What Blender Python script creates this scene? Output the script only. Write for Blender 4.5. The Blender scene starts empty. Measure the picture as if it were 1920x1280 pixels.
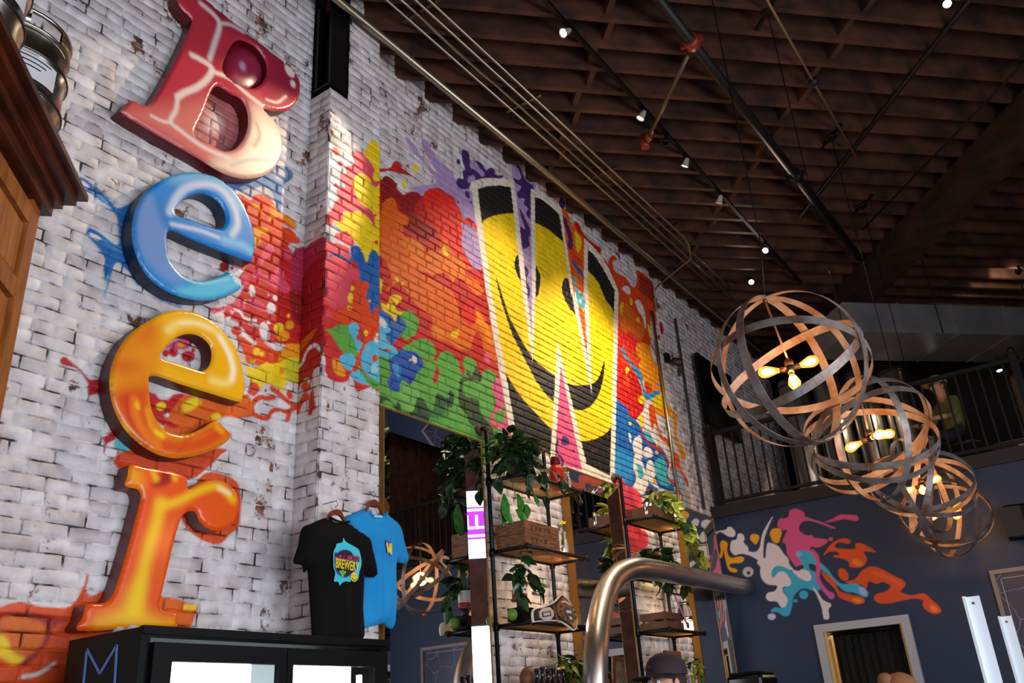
import bpy, bmesh, math, random
import numpy as np
from mathutils import Vector, Matrix
from mathutils.geometry import delaunay_2d_cdt

random.seed(7)
RNG = np.random.default_rng(11)
SC = bpy.context.scene
COL = SC.collection

# ------------------------------------------------------------------ camera
# Measured from the photograph: +X points away from the brick wall into the room,
# +Y runs along the brick wall away from the camera, +Z is up, metres, floor at 0.
CAM = np.array([0.0, 0.0, 1.5])
CR = np.array([[0.815071, 0.576171, -0.060724],
               [-0.282487, 0.303717, -0.909922],
               [-0.505827, 0.758804, 0.410311]])
FPX = 1622.69
cam_d = bpy.data.cameras.new('camera')
cam_d.sensor_width = 36.0
cam_d.lens = 36.0 * FPX / 1920.0
cam_d.clip_start = 0.05
cam_d.clip_end = 200
cam = bpy.data.objects.new('camera', cam_d)
COL.objects.link(cam)
cam.matrix_world = Matrix(((CR[0][0], -CR[1][0], -CR[2][0], CAM[0]),
                           (CR[0][1], -CR[1][1], -CR[2][1], CAM[1]),
                           (CR[0][2], -CR[1][2], -CR[2][2], CAM[2]),
                           (0, 0, 0, 1)))
SC.camera = cam

# ------------------------------------------------------------------ world, window light, exposure
SC.view_settings.view_transform = 'Standard'
SC.view_settings.look = 'None'
SC.view_settings.gamma = 1.0
SC.view_settings.use_curve_mapping = False
SC.view_settings.exposure = 0.22
SC.cycles.use_denoising = True
SC.cycles.max_bounces = 8
SC.cycles.sample_clamp_indirect = 6.0
W = bpy.data.worlds.new('sky')
SC.world = W
W.use_nodes = True
W.node_tree.nodes['Background'].inputs[0].default_value = (0.55, 0.65, 0.8, 1)
W.node_tree.nodes['Background'].inputs[1].default_value = 0.6

WALL_X, ROOM_R, FRONT_Y, BACK_Y, FAR_Y = -3.9, 3.2, -3.0, 9.95, 16.0
JZ = 6.65        # underside of the joists
DECK = 6.92
MEZ = 3.70       # mezzanine level


def window_light(name, loc, rot, sx, sy, power, col=(0.85, 0.91, 1.0)):
    d = bpy.data.lights.new(name, 'AREA')
    d.shape = 'RECTANGLE'
    d.size, d.size_y, d.energy, d.color = sx, sy, power, col
    o = bpy.data.objects.new(name, d)
    o.location, o.rotation_euler = loc, rot
    COL.objects.link(o)
    return o


# daylight coming in through the street windows behind and to the right of the viewer
window_light('daylight_front', (0.6, FRONT_Y + 0.04, 1.9), (math.radians(90), 0, 0), 4.2, 2.4, 85)
window_light('daylight_right', (ROOM_R - 0.04, 1.7, 1.8), (0, math.radians(90), 0), 2.3, 7.4, 350)
window_light('daylight_transom', (ROOM_R - 0.04, 4.9, 4.47), (0, math.radians(90), 0), 1.05, 2.3, 14)


# ------------------------------------------------------------------ measuring helpers
def ray(px, py):
    return CR.T @ np.array([(px - 960) / FPX, (py - 640) / FPX, 1.0])


def on_plane(px, py, axis, val):
    """point of the plane <axis> = val seen at that spot of the photograph, in metres"""
    d = ray(px, py)
    return CAM + d * ((val - CAM[axis]) / d[axis])


def at_depth(px, py, t):
    return CAM + ray(px, py) * t


def s2l(c):
    c = np.asarray(c, float) / 255.0
    return np.where(c <= 0.04045, c / 12.92, ((c + 0.055) / 1.055) ** 2.4)


def lin(r, g, b):
    v = s2l((r, g, b))
    return (float(v[0]), float(v[1]), float(v[2]), 1.0)


# ------------------------------------------------------------------ materials
MATS = {}


def mat(name, color=(0.5, 0.5, 0.5, 1), rough=0.6, metal=0.0, emit=None, strength=0.0,
        noise=0.0, nscale=8.0, bump=0.0, bscale=60.0, dark=None, trans=0.0, ior=1.45, coat=0.0, stretch=None, spec=0.5):
    if name in MATS:
        return MATS[name]
    m = bpy.data.materials.new(name)
    m.use_nodes = True
    nt = m.node_tree
    b = nt.nodes['Principled BSDF']
    b.inputs['Base Color'].default_value = color
    b.inputs['Roughness'].default_value = rough
    b.inputs['Metallic'].default_value = metal
    b.inputs['Specular IOR Level'].default_value = spec
    if trans:
        b.inputs['Transmission Weight'].default_value = trans
        b.inputs['IOR'].default_value = ior
    if coat:
        b.inputs['Coat Weight'].default_value = coat
        b.inputs['Coat Roughness'].default_value = 0.1
    if emit:
        b.inputs['Emission Color'].default_value = emit
        b.inputs['Emission Strength'].default_value = strength
    tc = None
    if noise or bump:
        tc = nt.nodes.new('ShaderNodeTexCoord')
        vec = tc.outputs['Object']
        if stretch:
            mp = nt.nodes.new('ShaderNodeMapping')
            mp.inputs['Scale'].default_value = stretch
            nt.links.new(vec, mp.inputs['Vector'])
            vec = mp.outputs['Vector']
    if noise:
        n = nt.nodes.new('ShaderNodeTexNoise')
        n.inputs['Scale'].default_value = nscale
        n.inputs['Detail'].default_value = 5
        nt.links.new(vec, n.inputs['Vector'])
        r = nt.nodes.new('ShaderNodeValToRGB')
        r.color_ramp.elements[0].position = 0.35
        r.color_ramp.elements[1].position = 0.68
        d = dark or tuple(c * (1 - noise) for c in color[:3]) + (1,)
        r.color_ramp.elements[0].color = d
        r.color_ramp.elements[1].color = color
        nt.links.new(n.outputs['Fac'], r.inputs['Fac'])
        nt.links.new(r.outputs['Color'], b.inputs['Base Color'])
    if bump:
        n2 = nt.nodes.new('ShaderNodeTexNoise')
        n2.inputs['Scale'].default_value = bscale
        n2.inputs['Detail'].default_value = 4
        nt.links.new(vec, n2.inputs['Vector'])
        bp = nt.nodes.new('ShaderNodeBump')
        bp.inputs['Strength'].default_value = bump
        bp.inputs['Distance'].default_value = 0.01
        nt.links.new(n2.outputs['Fac'], bp.inputs['Height'])
        nt.links.new(bp.outputs['Normal'], b.inputs['Normal'])
    MATS[name] = m
    return m


def mat_painted(name, base, rough=0.5, coat=0.0):
    """colour comes from the paint baked on the mesh ('paint' attribute)"""
    m = bpy.data.materials.new(name)
    m.use_nodes = True
    nt = m.node_tree
    b = nt.nodes['Principled BSDF']
    a = nt.nodes.new('ShaderNodeAttribute')
    a.attribute_name = 'paint'
    nt.links.new(a.outputs['Color'], b.inputs['Base Color'])
    b.inputs['Roughness'].default_value = rough
    if coat:
        b.inputs['Coat Weight'].default_value = coat
        b.inputs['Coat Roughness'].default_value = 0.15
    MATS[name] = m
    return m


def mat_brick():
    m = bpy.data.materials.new('painted_brick')
    m.use_nodes = True
    nt = m.node_tree
    L = nt.links.new
    N = nt.nodes.new
    b = nt.nodes['Principled BSDF']
    b.inputs['Roughness'].default_value = 0.55
    geo = N('ShaderNodeNewGeometry')
    att = N('ShaderNodeAttribute'); att.attribute_name = 'paint'
    rnd = N('ShaderNodeAttribute'); rnd.attribute_name = 'tone'
    # white coat, uneven from brick to brick, thin in places so the red clay glows through
    n1 = N('ShaderNodeTexNoise'); n1.inputs['Scale'].default_value = 9; n1.inputs['Detail'].default_value = 6
    L(geo.outputs['Position'], n1.inputs['Vector'])
    r1 = N('ShaderNodeValToRGB')
    r1.color_ramp.elements[0].position = 0.30; r1.color_ramp.elements[0].color = (0.53, 0.475, 0.47, 1)
    r1.color_ramp.elements[1].position = 0.62; r1.color_ramp.elements[1].color = (0.80, 0.765, 0.765, 1)
    L(n1.outputs['Fac'], r1.inputs['Fac'])
    tone = N('ShaderNodeMix'); tone.data_type = 'RGBA'; tone.blend_type = 'MULTIPLY'
    tone.inputs['Factor'].default_value = 1.0
    L(r1.outputs['Color'], tone.inputs[6])
    tr = N('ShaderNodeValToRGB')
    tr.color_ramp.elements[0].color = (0.80, 0.76, 0.75, 1)
    tr.color_ramp.elements[1].color = (1.0, 0.99, 1.0, 1)
    L(rnd.outputs['Fac'], tr.inputs['Fac'])
    L(tr.outputs['Color'], tone.inputs[7])
    # the mural over the white coat
    mix = N('ShaderNodeMix'); mix.data_type = 'RGBA'
    L(att.outputs['Alpha'], mix.inputs['Factor'])
    L(tone.outputs[2], mix.inputs[6])
    # mural paint slightly uneven
    mp = N('ShaderNodeMix'); mp.data_type = 'RGBA'; mp.blend_type = 'MULTIPLY'; mp.inputs['Factor'].default_value = 1
    rp = N('ShaderNodeValToRGB')
    rp.color_ramp.elements[0].position = 0.25; rp.color_ramp.elements[0].color = (0.80, 0.80, 0.80, 1)
    rp.color_ramp.elements[1].position = 0.6
    L(n1.outputs['Fac'], rp.inputs['Fac'])
    L(att.outputs['Color'], mp.inputs[6]); L(rp.outputs['Color'], mp.inputs[7])
    L(mp.outputs[2], mix.inputs[7])
    # chipped spots show the bare brick
    n2 = N('ShaderNodeTexNoise'); n2.inputs['Scale'].default_value = 4.2; n2.inputs['Detail'].default_value = 9
    n2.inputs['Roughness'].default_value = 0.68
    L(geo.outputs['Position'], n2.inputs['Vector'])
    r2 = N('ShaderNodeValToRGB')
    r2.color_ramp.elements[0].position = 0.605; r2.color_ramp.elements[0].color = (0, 0, 0, 1)
    r2.color_ramp.elements[1].position = 0.64; r2.color_ramp.elements[1].color = (1, 1, 1, 1)
    L(n2.outputs['Fac'], r2.inputs['Fac'])
    inv = N('ShaderNodeMath'); inv.operation = 'MULTIPLY_ADD'
    L(att.outputs['Alpha'], inv.inputs[0]); inv.inputs[1].default_value = -0.85; inv.inputs[2].default_value = 1.0
    mm = N('ShaderNodeMath'); mm.operation = 'MULTIPLY'
    L(r2.outputs['Color'], mm.inputs[0]); L(inv.outputs[0], mm.inputs[1])
    chip = N('ShaderNodeMix'); chip.data_type = 'RGBA'
    L(mm.outputs[0], chip.inputs['Factor'])
    L(mix.outputs[2], chip.inputs[6])
    n3 = N('ShaderNodeTexNoise'); n3.inputs['Scale'].default_value = 14
    L(geo.outputs['Position'], n3.inputs['Vector'])
    r3 = N('ShaderNodeValToRGB')
    r3.color_ramp.elements[0].position = 0.4; r3.color_ramp.elements[0].color = (0.07, 0.035, 0.03, 1)
    r3.color_ramp.elements[1].position = 0.6; r3.color_ramp.elements[1].color = (0.26, 0.075, 0.035, 1)
    L(n3.outputs['Fac'], r3.inputs['Fac'])
    L(r3.outputs['Color'], chip.inputs[7])
    L(chip.outputs[2], b.inputs['Base Color'])
    n4 = N('ShaderNodeTexNoise'); n4.inputs['Scale'].default_value = 45; n4.inputs['Detail'].default_value = 5
    L(geo.outputs['Position'], n4.inputs['Vector'])
    bp = N('ShaderNodeBump'); bp.inputs['Strength'].default_value = 0.45; bp.inputs['Distance'].default_value = 0.008
    L(n4.outputs['Fac'], bp.inputs['Height'])
    L(bp.outputs['Normal'], b.inputs['Normal'])
    return m


def mat_mortar():
    m = bpy.data.materials.new('mortar')
    m.use_nodes = True
    nt = m.node_tree
    L = nt.links.new
    b = nt.nodes['Principled BSDF']
    b.inputs['Roughness'].default_value = 0.9
    geo = nt.nodes.new('ShaderNodeNewGeometry')
    n1 = nt.nodes.new('ShaderNodeTexNoise')
    n1.inputs['Scale'].default_value = 9
    n1.inputs['Detail'].default_value = 6
    L(geo.outputs['Position'], n1.inputs['Vector'])
    r1 = nt.nodes.new('ShaderNodeValToRGB')
    r1.color_ramp.elements[0].position = 0.40
    r1.color_ramp.elements[0].color = (0.035, 0.028, 0.028, 1)
    r1.color_ramp.elements[1].position = 0.56
    r1.color_ramp.elements[1].color = (0.62, 0.58, 0.59, 1)
    L(n1.outputs['Fac'], r1.inputs['Fac'])
    # mural paint that ran into the joints, dark where it did not
    att = nt.nodes.new('ShaderNodeAttribute')
    att.attribute_name = 'paint'
    n2 = nt.nodes.new('ShaderNodeTexNoise')
    n2.inputs['Scale'].default_value = 6
    n2.inputs['Detail'].default_value = 5
    L(geo.outputs['Position'], n2.inputs['Vector'])
    r2 = nt.nodes.new('ShaderNodeValToRGB')
    r2.color_ramp.elements[0].position = 0.38
    r2.color_ramp.elements[0].color = (0.10, 0.09, 0.09, 1)
    r2.color_ramp.elements[1].position = 0.55
    r2.color_ramp.elements[1].color = (0.9, 0.9, 0.9, 1)
    L(n2.outputs['Fac'], r2.inputs['Fac'])
    pm = nt.nodes.new('ShaderNodeMix'); pm.data_type = 'RGBA'; pm.blend_type = 'MULTIPLY'
    pm.inputs['Factor'].default_value = 1.0
    L(att.outputs['Color'], pm.inputs[6]); L(r2.outputs['Color'], pm.inputs[7])
    mx = nt.nodes.new('ShaderNodeMix'); mx.data_type = 'RGBA'
    L(att.outputs['Alpha'], mx.inputs['Factor'])
    L(r1.outputs['Color'], mx.inputs[6]); L(pm.outputs[2], mx.inputs[7])
    L(mx.outputs[2], b.inputs['Base Color'])
    return m


# ------------------------------------------------------------------ mesh helpers
def link(o, parent=None):
    COL.objects.link(o)
    if parent is not None:
        o.parent = parent
    return o


def mesh_np(name, V, F, m=None, smooth=False, paint=None, tone=None):
    me = bpy.data.meshes.new(name)
    V = np.ascontiguousarray(V, np.float32)
    me.vertices.add(len(V))
    me.vertices.foreach_set('co', V.ravel())
    F = np.asarray(F, np.int32)
    k = F.shape[1]
    me.loops.add(F.size)
    me.loops.foreach_set('vertex_index', F.ravel())
    me.polygons.add(len(F))
    me.polygons.foreach_set('loop_start', np.arange(0, F.size, k, dtype=np.int32))
    me.polygons.foreach_set('loop_total', np.full(len(F), k, np.int32))
    if smooth:
        me.polygons.foreach_set('use_smooth', np.ones(len(F), bool))
    me.update(calc_edges=True)
    if paint is not None:
        a = me.attributes.new('paint', 'FLOAT_COLOR', 'POINT')
        a.data.foreach_set('color', np.ascontiguousarray(paint, np.float32).ravel())
    if tone is not None:
        a = me.attributes.new('tone', 'FLOAT', 'POINT')
        a.data.foreach_set('value', np.ascontiguousarray(tone, np.float32))
    if m:
        me.materials.append(m)
    return me


class MB:
    """collects shapes into one mesh"""

    def __init__(s):
        s.v, s.f, s.sm = [], [], []

    def add(s, vs, fs, smooth=False):
        b = len(s.v)
        s.v += [tuple(float(c) for c in p) for p in vs]
        s.f += [tuple(b + i for i in f) for f in fs]
        s.sm += [smooth] * len(fs)
        return s

    def box(s, c, d, rz=0.0, bev=0.0):
        cx, cy, cz = c
        hx, hy, hz = d[0] / 2, d[1] / 2, d[2] / 2
        ca, sa = math.cos(rz), math.sin(rz)

        def P(x, y, z):
            return (cx + x * ca - y * sa, cy + x * sa + y * ca, cz + z)
        if bev <= 0:
            vs = [P(x, y, z) for z in (-hz, hz) for y in (-hy, hy) for x in (-hx, hx)]
            fs = [(0, 2, 3, 1), (4, 5, 7, 6), (0, 1, 5, 4), (2, 6, 7, 3), (0, 4, 6, 2), (1, 3, 7, 5)]
            return s.add(vs, fs)
        bm = bmesh.new()
        bmesh.ops.create_cube(bm, size=1)
        for v in bm.verts:
            v.co = Vector((v.co.x * d[0], v.co.y * d[1], v.co.z * d[2]))
        bmesh.ops.bevel(bm, geom=list(bm.edges), offset=min(bev, min(d) * 0.45), segments=2, affect='EDGES', profile=0.6)
        bm.verts.index_update()
        vs = [P(*v.co) for v in bm.verts]
        fs = [[v.index for v in f.verts] for f in bm.faces]
        bm.free()
        return s.add(vs, fs)

    def bar(s, p0, p1, w, h, up=(0, 0, 1)):
        p0, p1 = Vector(p0), Vector(p1)
        d = (p1 - p0).normalized()
        u = Vector(up)
        a = d.cross(u)
        if a.length < 1e-5:
            a = d.cross(Vector((1, 0, 0)))
        a.normalize()
        b = a.cross(d)
        vs = []
        for p in (p0, p1):
            for i, j in ((-1, -1), (1, -1), (1, 1), (-1, 1)):
                vs.append(p + a * (i * w / 2) + b * (j * h / 2))
        return s.add(vs, [(0, 1, 2, 3), (7, 6, 5, 4), (0, 4, 5, 1), (1, 5, 6, 2), (2, 6, 7, 3), (3, 7, 4, 0)])

    def tube(s, path, r, n=10, caps=True, closed=False):
        P = [Vector(p) for p in path]
        m = len(P)
        rs = r if isinstance(r, (list, tuple)) else [r] * m
        T = []
        for i in range(m):
            a = P[(i - 1) % m] if (closed or i > 0) else P[i]
            b = P[(i + 1) % m] if (closed or i < m - 1) else P[i]
            T.append((b - a).normalized())
        u = T[0].orthogonal().normalized()
        vs = []
        for i in range(m):
            u = (u - T[i] * u.dot(T[i])).normalized()
            w = T[i].cross(u)
            for k in range(n):
                a = 2 * math.pi * k / n
                vs.append(P[i] + (u * math.cos(a) + w * math.sin(a)) * rs[i])
        fs = []
        for i in range(m if closed else m - 1):
            j = (i + 1) % m
            for k in range(n):
                l = (k + 1) % n
                fs.append((i * n + k, i * n + l, j * n + l, j * n + k))
        s.add(vs, fs, True)
        if caps and not closed:
            b = len(s.v) - m * n
            s.f += [tuple(b + k for k in reversed(range(n))), tuple(b + (m - 1) * n + k for k in range(n))]
            s.sm += [False, False]
        return s

    def lathe(s, prof, c=(0, 0, 0), n=24, axis=(0, 0, 1)):
        z = Vector(axis).normalized()
        x = z.orthogonal().normalized()
        y = z.cross(x)
        c = Vector(c)
        vs, fs = [], []
        for r, h in prof:
            for k in range(n):
                a = 2 * math.pi * k / n
                vs.append(c + z * h + (x * math.cos(a) + y * math.sin(a)) * max(r, 1e-4))
        for i in range(len(prof) - 1):
            for k in range(n):
                l = (k + 1) % n
                fs.append((i * n + k, i * n + l, (i + 1) * n + l, (i + 1) * n + k))
        s.add(vs, fs, True)
        b = len(s.v) - len(vs)
        if prof[0][0] > 1e-3:
            s.f.append(tuple(b + k for k in reversed(range(n)))); s.sm.append(False)
        if prof[-1][0] > 1e-3:
            s.f.append(tuple(b + (len(prof) - 1) * n + k for k in range(n))); s.sm.append(False)
        return s

    def ball(s, c, r, n=12, sq=(1, 1, 1)):
        c = Vector(c)
        vs, fs = [], []
        h = n // 2
        for i in range(h + 1):
            t = math.pi * i / h
            for k in range(n):
                a = 2 * math.pi * k / n
                vs.append(c + Vector((math.sin(t) * math.cos(a) * sq[0], math.sin(t) * math.sin(a) * sq[1], math.cos(t) * sq[2])) * r)
        for i in range(h):
            for k in range(n):
                l = (k + 1) % n
                fs.append((i * n + k, (i + 1) * n + k, (i + 1) * n + l, i * n + l))
        return s.add(vs, fs, True)

    def prism(s, pts, vec):
        """flat polygon pushed along vec"""
        n = len(pts)
        vec = Vector(vec)
        vs = [Vector(p) for p in pts] + [Vector(p) + vec for p in pts]
        fs = [tuple(range(n)), tuple(reversed(range(n, 2 * n)))]
        fs += [(i, i + n, (i + 1) % n + n, (i + 1) % n) for i in range(n)]
        return s.add(vs, fs)

    def mesh(s, name, m=None, off=(0, 0, 0)):
        me = bpy.data.meshes.new(name)
        me.from_pydata([(v[0] - off[0], v[1] - off[1], v[2] - off[2]) for v in s.v], [], s.f)
        me.polygons.foreach_set('use_smooth', s.sm)
        me.update()
        bm = bmesh.new()
        bm.from_mesh(me)
        bmesh.ops.recalc_face_normals(bm, faces=bm.faces)
        bm.to_mesh(me)
        bm.free()
        if m:
            me.materials.append(m)
        return me

    def obj(s, name, m, parent=None, off=None):
        if off is None:
            q = parent
            while q is not None and '_o' not in q:
                q = q.parent
            off = q['_o'] if q is not None else (0, 0, 0)
        return link(bpy.data.objects.new(name, s.mesh(name, m, off)), parent)


def tag(o, label=None, cat=None, group=None, kind=None):
    if label:
        o['label'] = label
    if cat:
        o['category'] = cat
    if group:
        o['group'] = group
    if kind:
        o['kind'] = kind
    return o


def thing(name, loc, label, cat, group=None):
    """an Empty at the thing's base; its parts are modelled in room coordinates"""
    o = bpy.data.objects.new(name, None)
    o.empty_display_size = 0.1
    o.location = loc
    o['_o'] = tuple(float(c) for c in loc)
    COL.objects.link(o)
    return tag(o, label, cat, group)


def structure(name, mb, m, parent=None):
    o = mb.obj(name, m, parent)
    if parent is None:
        o['kind'] = 'structure'
    return o


def copy_tree(o, parent=None):
    c = o.copy()
    COL.objects.link(c)
    c.parent = parent
    for ch in list(o.children):
        copy_tree(ch, c)
    return c


def text_mesh(txt, size, m, name='lettering', extrude=0.001):
    cu = bpy.data.curves.new('tmp_text', 'FONT')
    cu.body = txt
    cu.size = size
    cu.extrude = extrude
    cu.align_x = 'CENTER'
    cu.align_y = 'CENTER'
    cu.offset = size * 0.018
    to = bpy.data.objects.new('tmp_text', cu)
    COL.objects.link(to)
    dg = bpy.context.evaluated_depsgraph_get()
    me = bpy.data.meshes.new_from_object(to.evaluated_get(dg))
    me.name = name
    bpy.data.objects.remove(to)
    bpy.data.curves.remove(cu)
    me.materials.clear()
    me.materials.append(m)
    return me


# ------------------------------------------------------------------ paint: shapes laid out on a wall, in metres
def smooth_closed(P, k=5):
    P = np.asarray(P, float)
    n = len(P)
    out = []
    for i in range(n):
        p0, p1, p2, p3 = P[i - 1], P[i], P[(i + 1) % n], P[(i + 2) % n]
        for j in range(k):
            t = j / k
            out.append(0.5 * ((2 * p1) + (p2 - p0) * t + (2 * p0 - 5 * p1 + 4 * p2 - p3) * t * t + (-p0 + 3 * p1 - 3 * p2 + p3) * t ** 3))
    return np.array(out)


def smooth_open(P, k=6):
    P = np.asarray(P, float)
    Q = np.vstack([2 * P[0] - P[1], P, 2 * P[-1] - P[-2]])
    out = []
    for i in range(1, len(Q) - 2):
        p0, p1, p2, p3 = Q[i - 1], Q[i], Q[i + 1], Q[i + 2]
        for j in range(k):
            t = j / k
            out.append(0.5 * ((2 * p1) + (p2 - p0) * t + (2 * p0 - 5 * p1 + 4 * p2 - p3) * t * t + (-p0 + 3 * p1 - 3 * p2 + p3) * t ** 3))
    out.append(P[-1])
    return np.array(out)


def inside(P, poly):
    x, y = P[:, 0], P[:, 1]
    c = np.zeros(len(P), bool)
    a = poly
    b = np.roll(poly, -1, 0)
    for (x1, y1), (x2, y2) in zip(a, b):
        if y1 == y2:
            continue
        m = (y1 > y) != (y2 > y)
        if m.any():
            c[m] ^= x[m] < (x2 - x1) * (y[m] - y1) / (y2 - y1) + x1
    return c


def seg_dist(P, line, closed=False):
    d = np.full(len(P), 1e9)
    L = np.vstack([line, line[:1]]) if closed else line
    for a, b in zip(L[:-1], L[1:]):
        ab = b - a
        l2 = ab @ ab
        if l2 < 1e-14:
            continue
        t = np.clip(((P - a) @ ab) / l2, 0, 1)
        q = a + t[:, None] * ab - P
        d = np.minimum(d, (q * q).sum(1))
    return np.sqrt(d)


VIEW = {'a': (700, 240, 4.925), 'b': (700, 480, 5.819), 'c': (700, 640, 5.819), 'd': (860, 260, 4.2656),
        'e': (860, 540, 3.369), 'f': (1140, 440, 4.922), 'g': (1130, 680, 4.416), 'h': (560, 240, 4.922),
        'i': (560, 460, 4.267), 'j': (380, 340, 4.923), 'k': (380, 560, 4.925), 'l': (100, 320, 4.571),
        'm': (180, 570, 4.13), 'n': (0, 1060, 4.8), 'o': (1320, 930, 4.174), 'p': (0, 0, 1.0),
        'q': (0, 0, 3.0), 'r': (0, 427, 3.0), 's': (0, 853, 3.0), 't': (1000, 853, 3.0), 'u': (540, 930, 4.742)}


def pts(txt):
    """'a 12,30 40,50 e 7,8' -> photo coordinates; a letter picks the close-up the numbers were read from"""
    v = VIEW['p']
    out = []
    for w in txt.split():
        if w in VIEW:
            v = VIEW[w]
        else:
            x, y = w.split(',')
            out.append((v[0] + float(x) / v[2], v[1] + float(y) / v[2]))
    return out


class Paint:
    def __init__(s, axis, val):
        s.axis, s.val, s.items = axis, val, []
        s.ax = [i for i in range(3) if i != axis]

    def to2d(s, P):
        return np.array([on_plane(x, y, s.axis, s.val)[s.ax] for x, y in P])

    def width(s, p, w):
        a = on_plane(p[0] - 4, p[1] - 4, s.axis, s.val)
        b = on_plane(p[0] + 4, p[1] + 4, s.axis, s.val)
        return w * np.linalg.norm(b - a) / 11.3

    def poly(s, col, txt, sharp=False, soft=0.0, clip=None, alpha=1.0):
        P = pts(txt)
        Q = s.to2d(P)
        if not sharp:
            Q = smooth_closed(Q)
        s.items.append(('poly', s2l(col), Q, s.width(P[0], soft) if soft else 0, clip, alpha))
        return Q

    def stroke(s, col, txt, w, soft=0.0, alpha=1.0):
        """w and soft in the close-up's own units"""
        v = VIEW[txt.split()[0]] if txt.split()[0] in VIEW else VIEW['p']
        P = pts(txt)
        Q = smooth_open(s.to2d(P))
        s.items.append(('stroke', s2l(col), Q, s.width(P[0], w / 2 / v[2]), s.width(P[0], soft / v[2]), alpha))

    def ell(s, col, txt, rx, ry, rot=0, soft=0.0, alpha=1.0):
        v = VIEW[txt.split()[0]] if txt.split()[0] in VIEW else VIEW['p']
        x, y = pts(txt)[0]
        c, sn = math.cos(math.radians(rot)), math.sin(math.radians(rot))
        ring = [(x + (rx * math.cos(t) * c - ry * math.sin(t) * sn) / v[2], y + (rx * math.cos(t) * sn + ry * math.sin(t) * c) / v[2])
                for t in np.linspace(0, 2 * math.pi, 20, endpoint=False)]
        s.items.append(('poly', s2l(col), s.to2d(ring), s.width((x, y), soft / v[2]) if soft else 0, None, alpha))

    def _eval(s, P, base=None):
        out = np.zeros((len(P), 4))
        if base is not None:
            out[:, :3] = base
            out[:, 3] = 1
        for it in s.items:
            Q = it[2]
            pad = {'poly': it[3], 'stroke': 0}[it[0]] if it[0] == 'poly' else it[3] + it[4]
            lo, hi = Q.min(0) - pad, Q.max(0) + pad
            k = np.where((P[:, 0] >= lo[0]) & (P[:, 0] <= hi[0]) & (P[:, 1] >= lo[1]) & (P[:, 1] <= hi[1]))[0]
            if not len(k):
                continue
            q = P[k]
            if it[0] == 'poly':
                ins = inside(q, Q)
                if it[4] is not None:
                    ins &= inside(q, it[4])
                if it[3] > 0:
                    d = seg_dist(q, Q, True) * np.where(ins, 1, -1)
                    t = np.clip(0.5 + d / (2 * it[3]), 0, 1)
                    f = t * t * (3 - 2 * t)
                else:
                    f = ins.astype(float)
                f = f * it[5]
            else:
                d = seg_dist(q, Q)
                if it[4] > 0:
                    t = np.clip((it[3] + it[4] - d) / (it[4] * 2 if it[4] > 0 else 1), 0, 1)
                    f = t * t * (3 - 2 * t)
                else:
                    f = (d < it[3]).astype(float)
                f = f * it[5]
            o = out[k]
            na = f + o[:, 3] * (1 - f)
            rgb = (it[1][None] * f[:, None] + o[:, :3] * (o[:, 3] * (1 - f))[:, None]) / np.maximum(na, 1e-6)[:, None]
            out[k, :3] = rgb
            out[k, 3] = na
        return out

    def eval(s, P, base=None, aa=0.0):
        if aa <= 0:
            return s._eval(P, base)
        acc = np.zeros((len(P), 4))
        for dx, dy in ((-.25, -.25), (.25, -.25), (-.25, .25), (.25, .25)):
            e = s._eval(P + np.array([dx, dy]) * aa, base)
            acc[:, :3] += e[:, :3] * e[:, 3:4]
            acc[:, 3] += e[:, 3]
        acc[:, :3] /= np.maximum(acc[:, 3:4], 1e-6)
        acc[:, 3] /= 4
        return acc


# ================================================================== the murals
RED, RED2, REDB, PINKR = (196, 24, 20), (146, 12, 14), (226, 34, 18), (222, 72, 88)
ORR, ORA, ORY, YEL = (222, 66, 14), (228, 98, 12), (242, 150, 10), (242, 206, 8)
LAV, DPU = (178, 148, 196), (66, 38, 104)
GRN, DGR, DG2 = (92, 166, 62), (18, 66, 34), (40, 66, 26)
BLU, LBL, DBL, TEA = (22, 96, 172), (84, 190, 222), (18, 78, 168), (70, 178, 186)
PNK, WHT, BLK = (226, 84, 130), (232, 222, 218), (24, 20, 18)

# ---- right of the pilaster: the splash and the big W with its grin
M = Paint(0, WALL_X)
M.poly(LAV, 'a 300,88 325,90 395,175 440,250 500,330 560,395 595,410 545,330 500,260 455,170 455,110 485,105 530,180 590,280 660,340 725,395 750,470 800,530 900,590 925,700 950,900 1000,1150 1020,1300 930,1300 830,1130 815,1000 825,930 800,860 740,650 650,600 560,560 450,615 390,590 360,545 420,540 470,525 540,520 580,485 520,400 470,330 410,270 340,180')
M.poly(DPU, 'a 815,215 850,200 885,230 895,290 940,300 990,320 1040,390 1080,365 1120,380 1135,430 1200,440 1160,470 1040,460 930,490 900,520 880,560 800,555 765,500 790,460 830,470 825,400 850,380 830,320')
M.poly(LAV, 'a 895,310 930,300 980,360 1030,420 1000,450 950,390 900,370')
M.poly(LAV, 'a 870,460 930,430 945,470 910,500 880,500')
M.ell(DPU, 'a 785,310', 14, 26, -25)
M.ell(DPU, 'a 870,615', 20, 36, -20)
M.ell(DPU, 'a 905,685', 9, 14)
RB = '715,337 720,331 728,330 735,339 746,344 744,352 758,365 769,359 781,360 791,367 801,356 814,352 826,354 838,363 848,366 851,374 862,392 870,410 879,408 889,417 894,431 905,500 920,600 935,690 945,745 940,800 700,760 700,340'
M.poly(RED, 'p ' + RB)
M.poly(RED2, 'a 270,620 400,590 440,640 380,740 430,850 520,900 600,960 480,1040 420,1000 330,950 290,900 330,830 260,760 240,660')
M.poly(RED2, 'a 85,480 140,445 220,520 210,570 270,620 230,680 150,640 80,680')
M.poly(REDB, 'a 470,600 560,555 660,600 740,640 830,830 950,900 960,960 1010,1290 930,1290 800,1210 740,1110 690,1040 620,1020 560,870 480,740')
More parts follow.
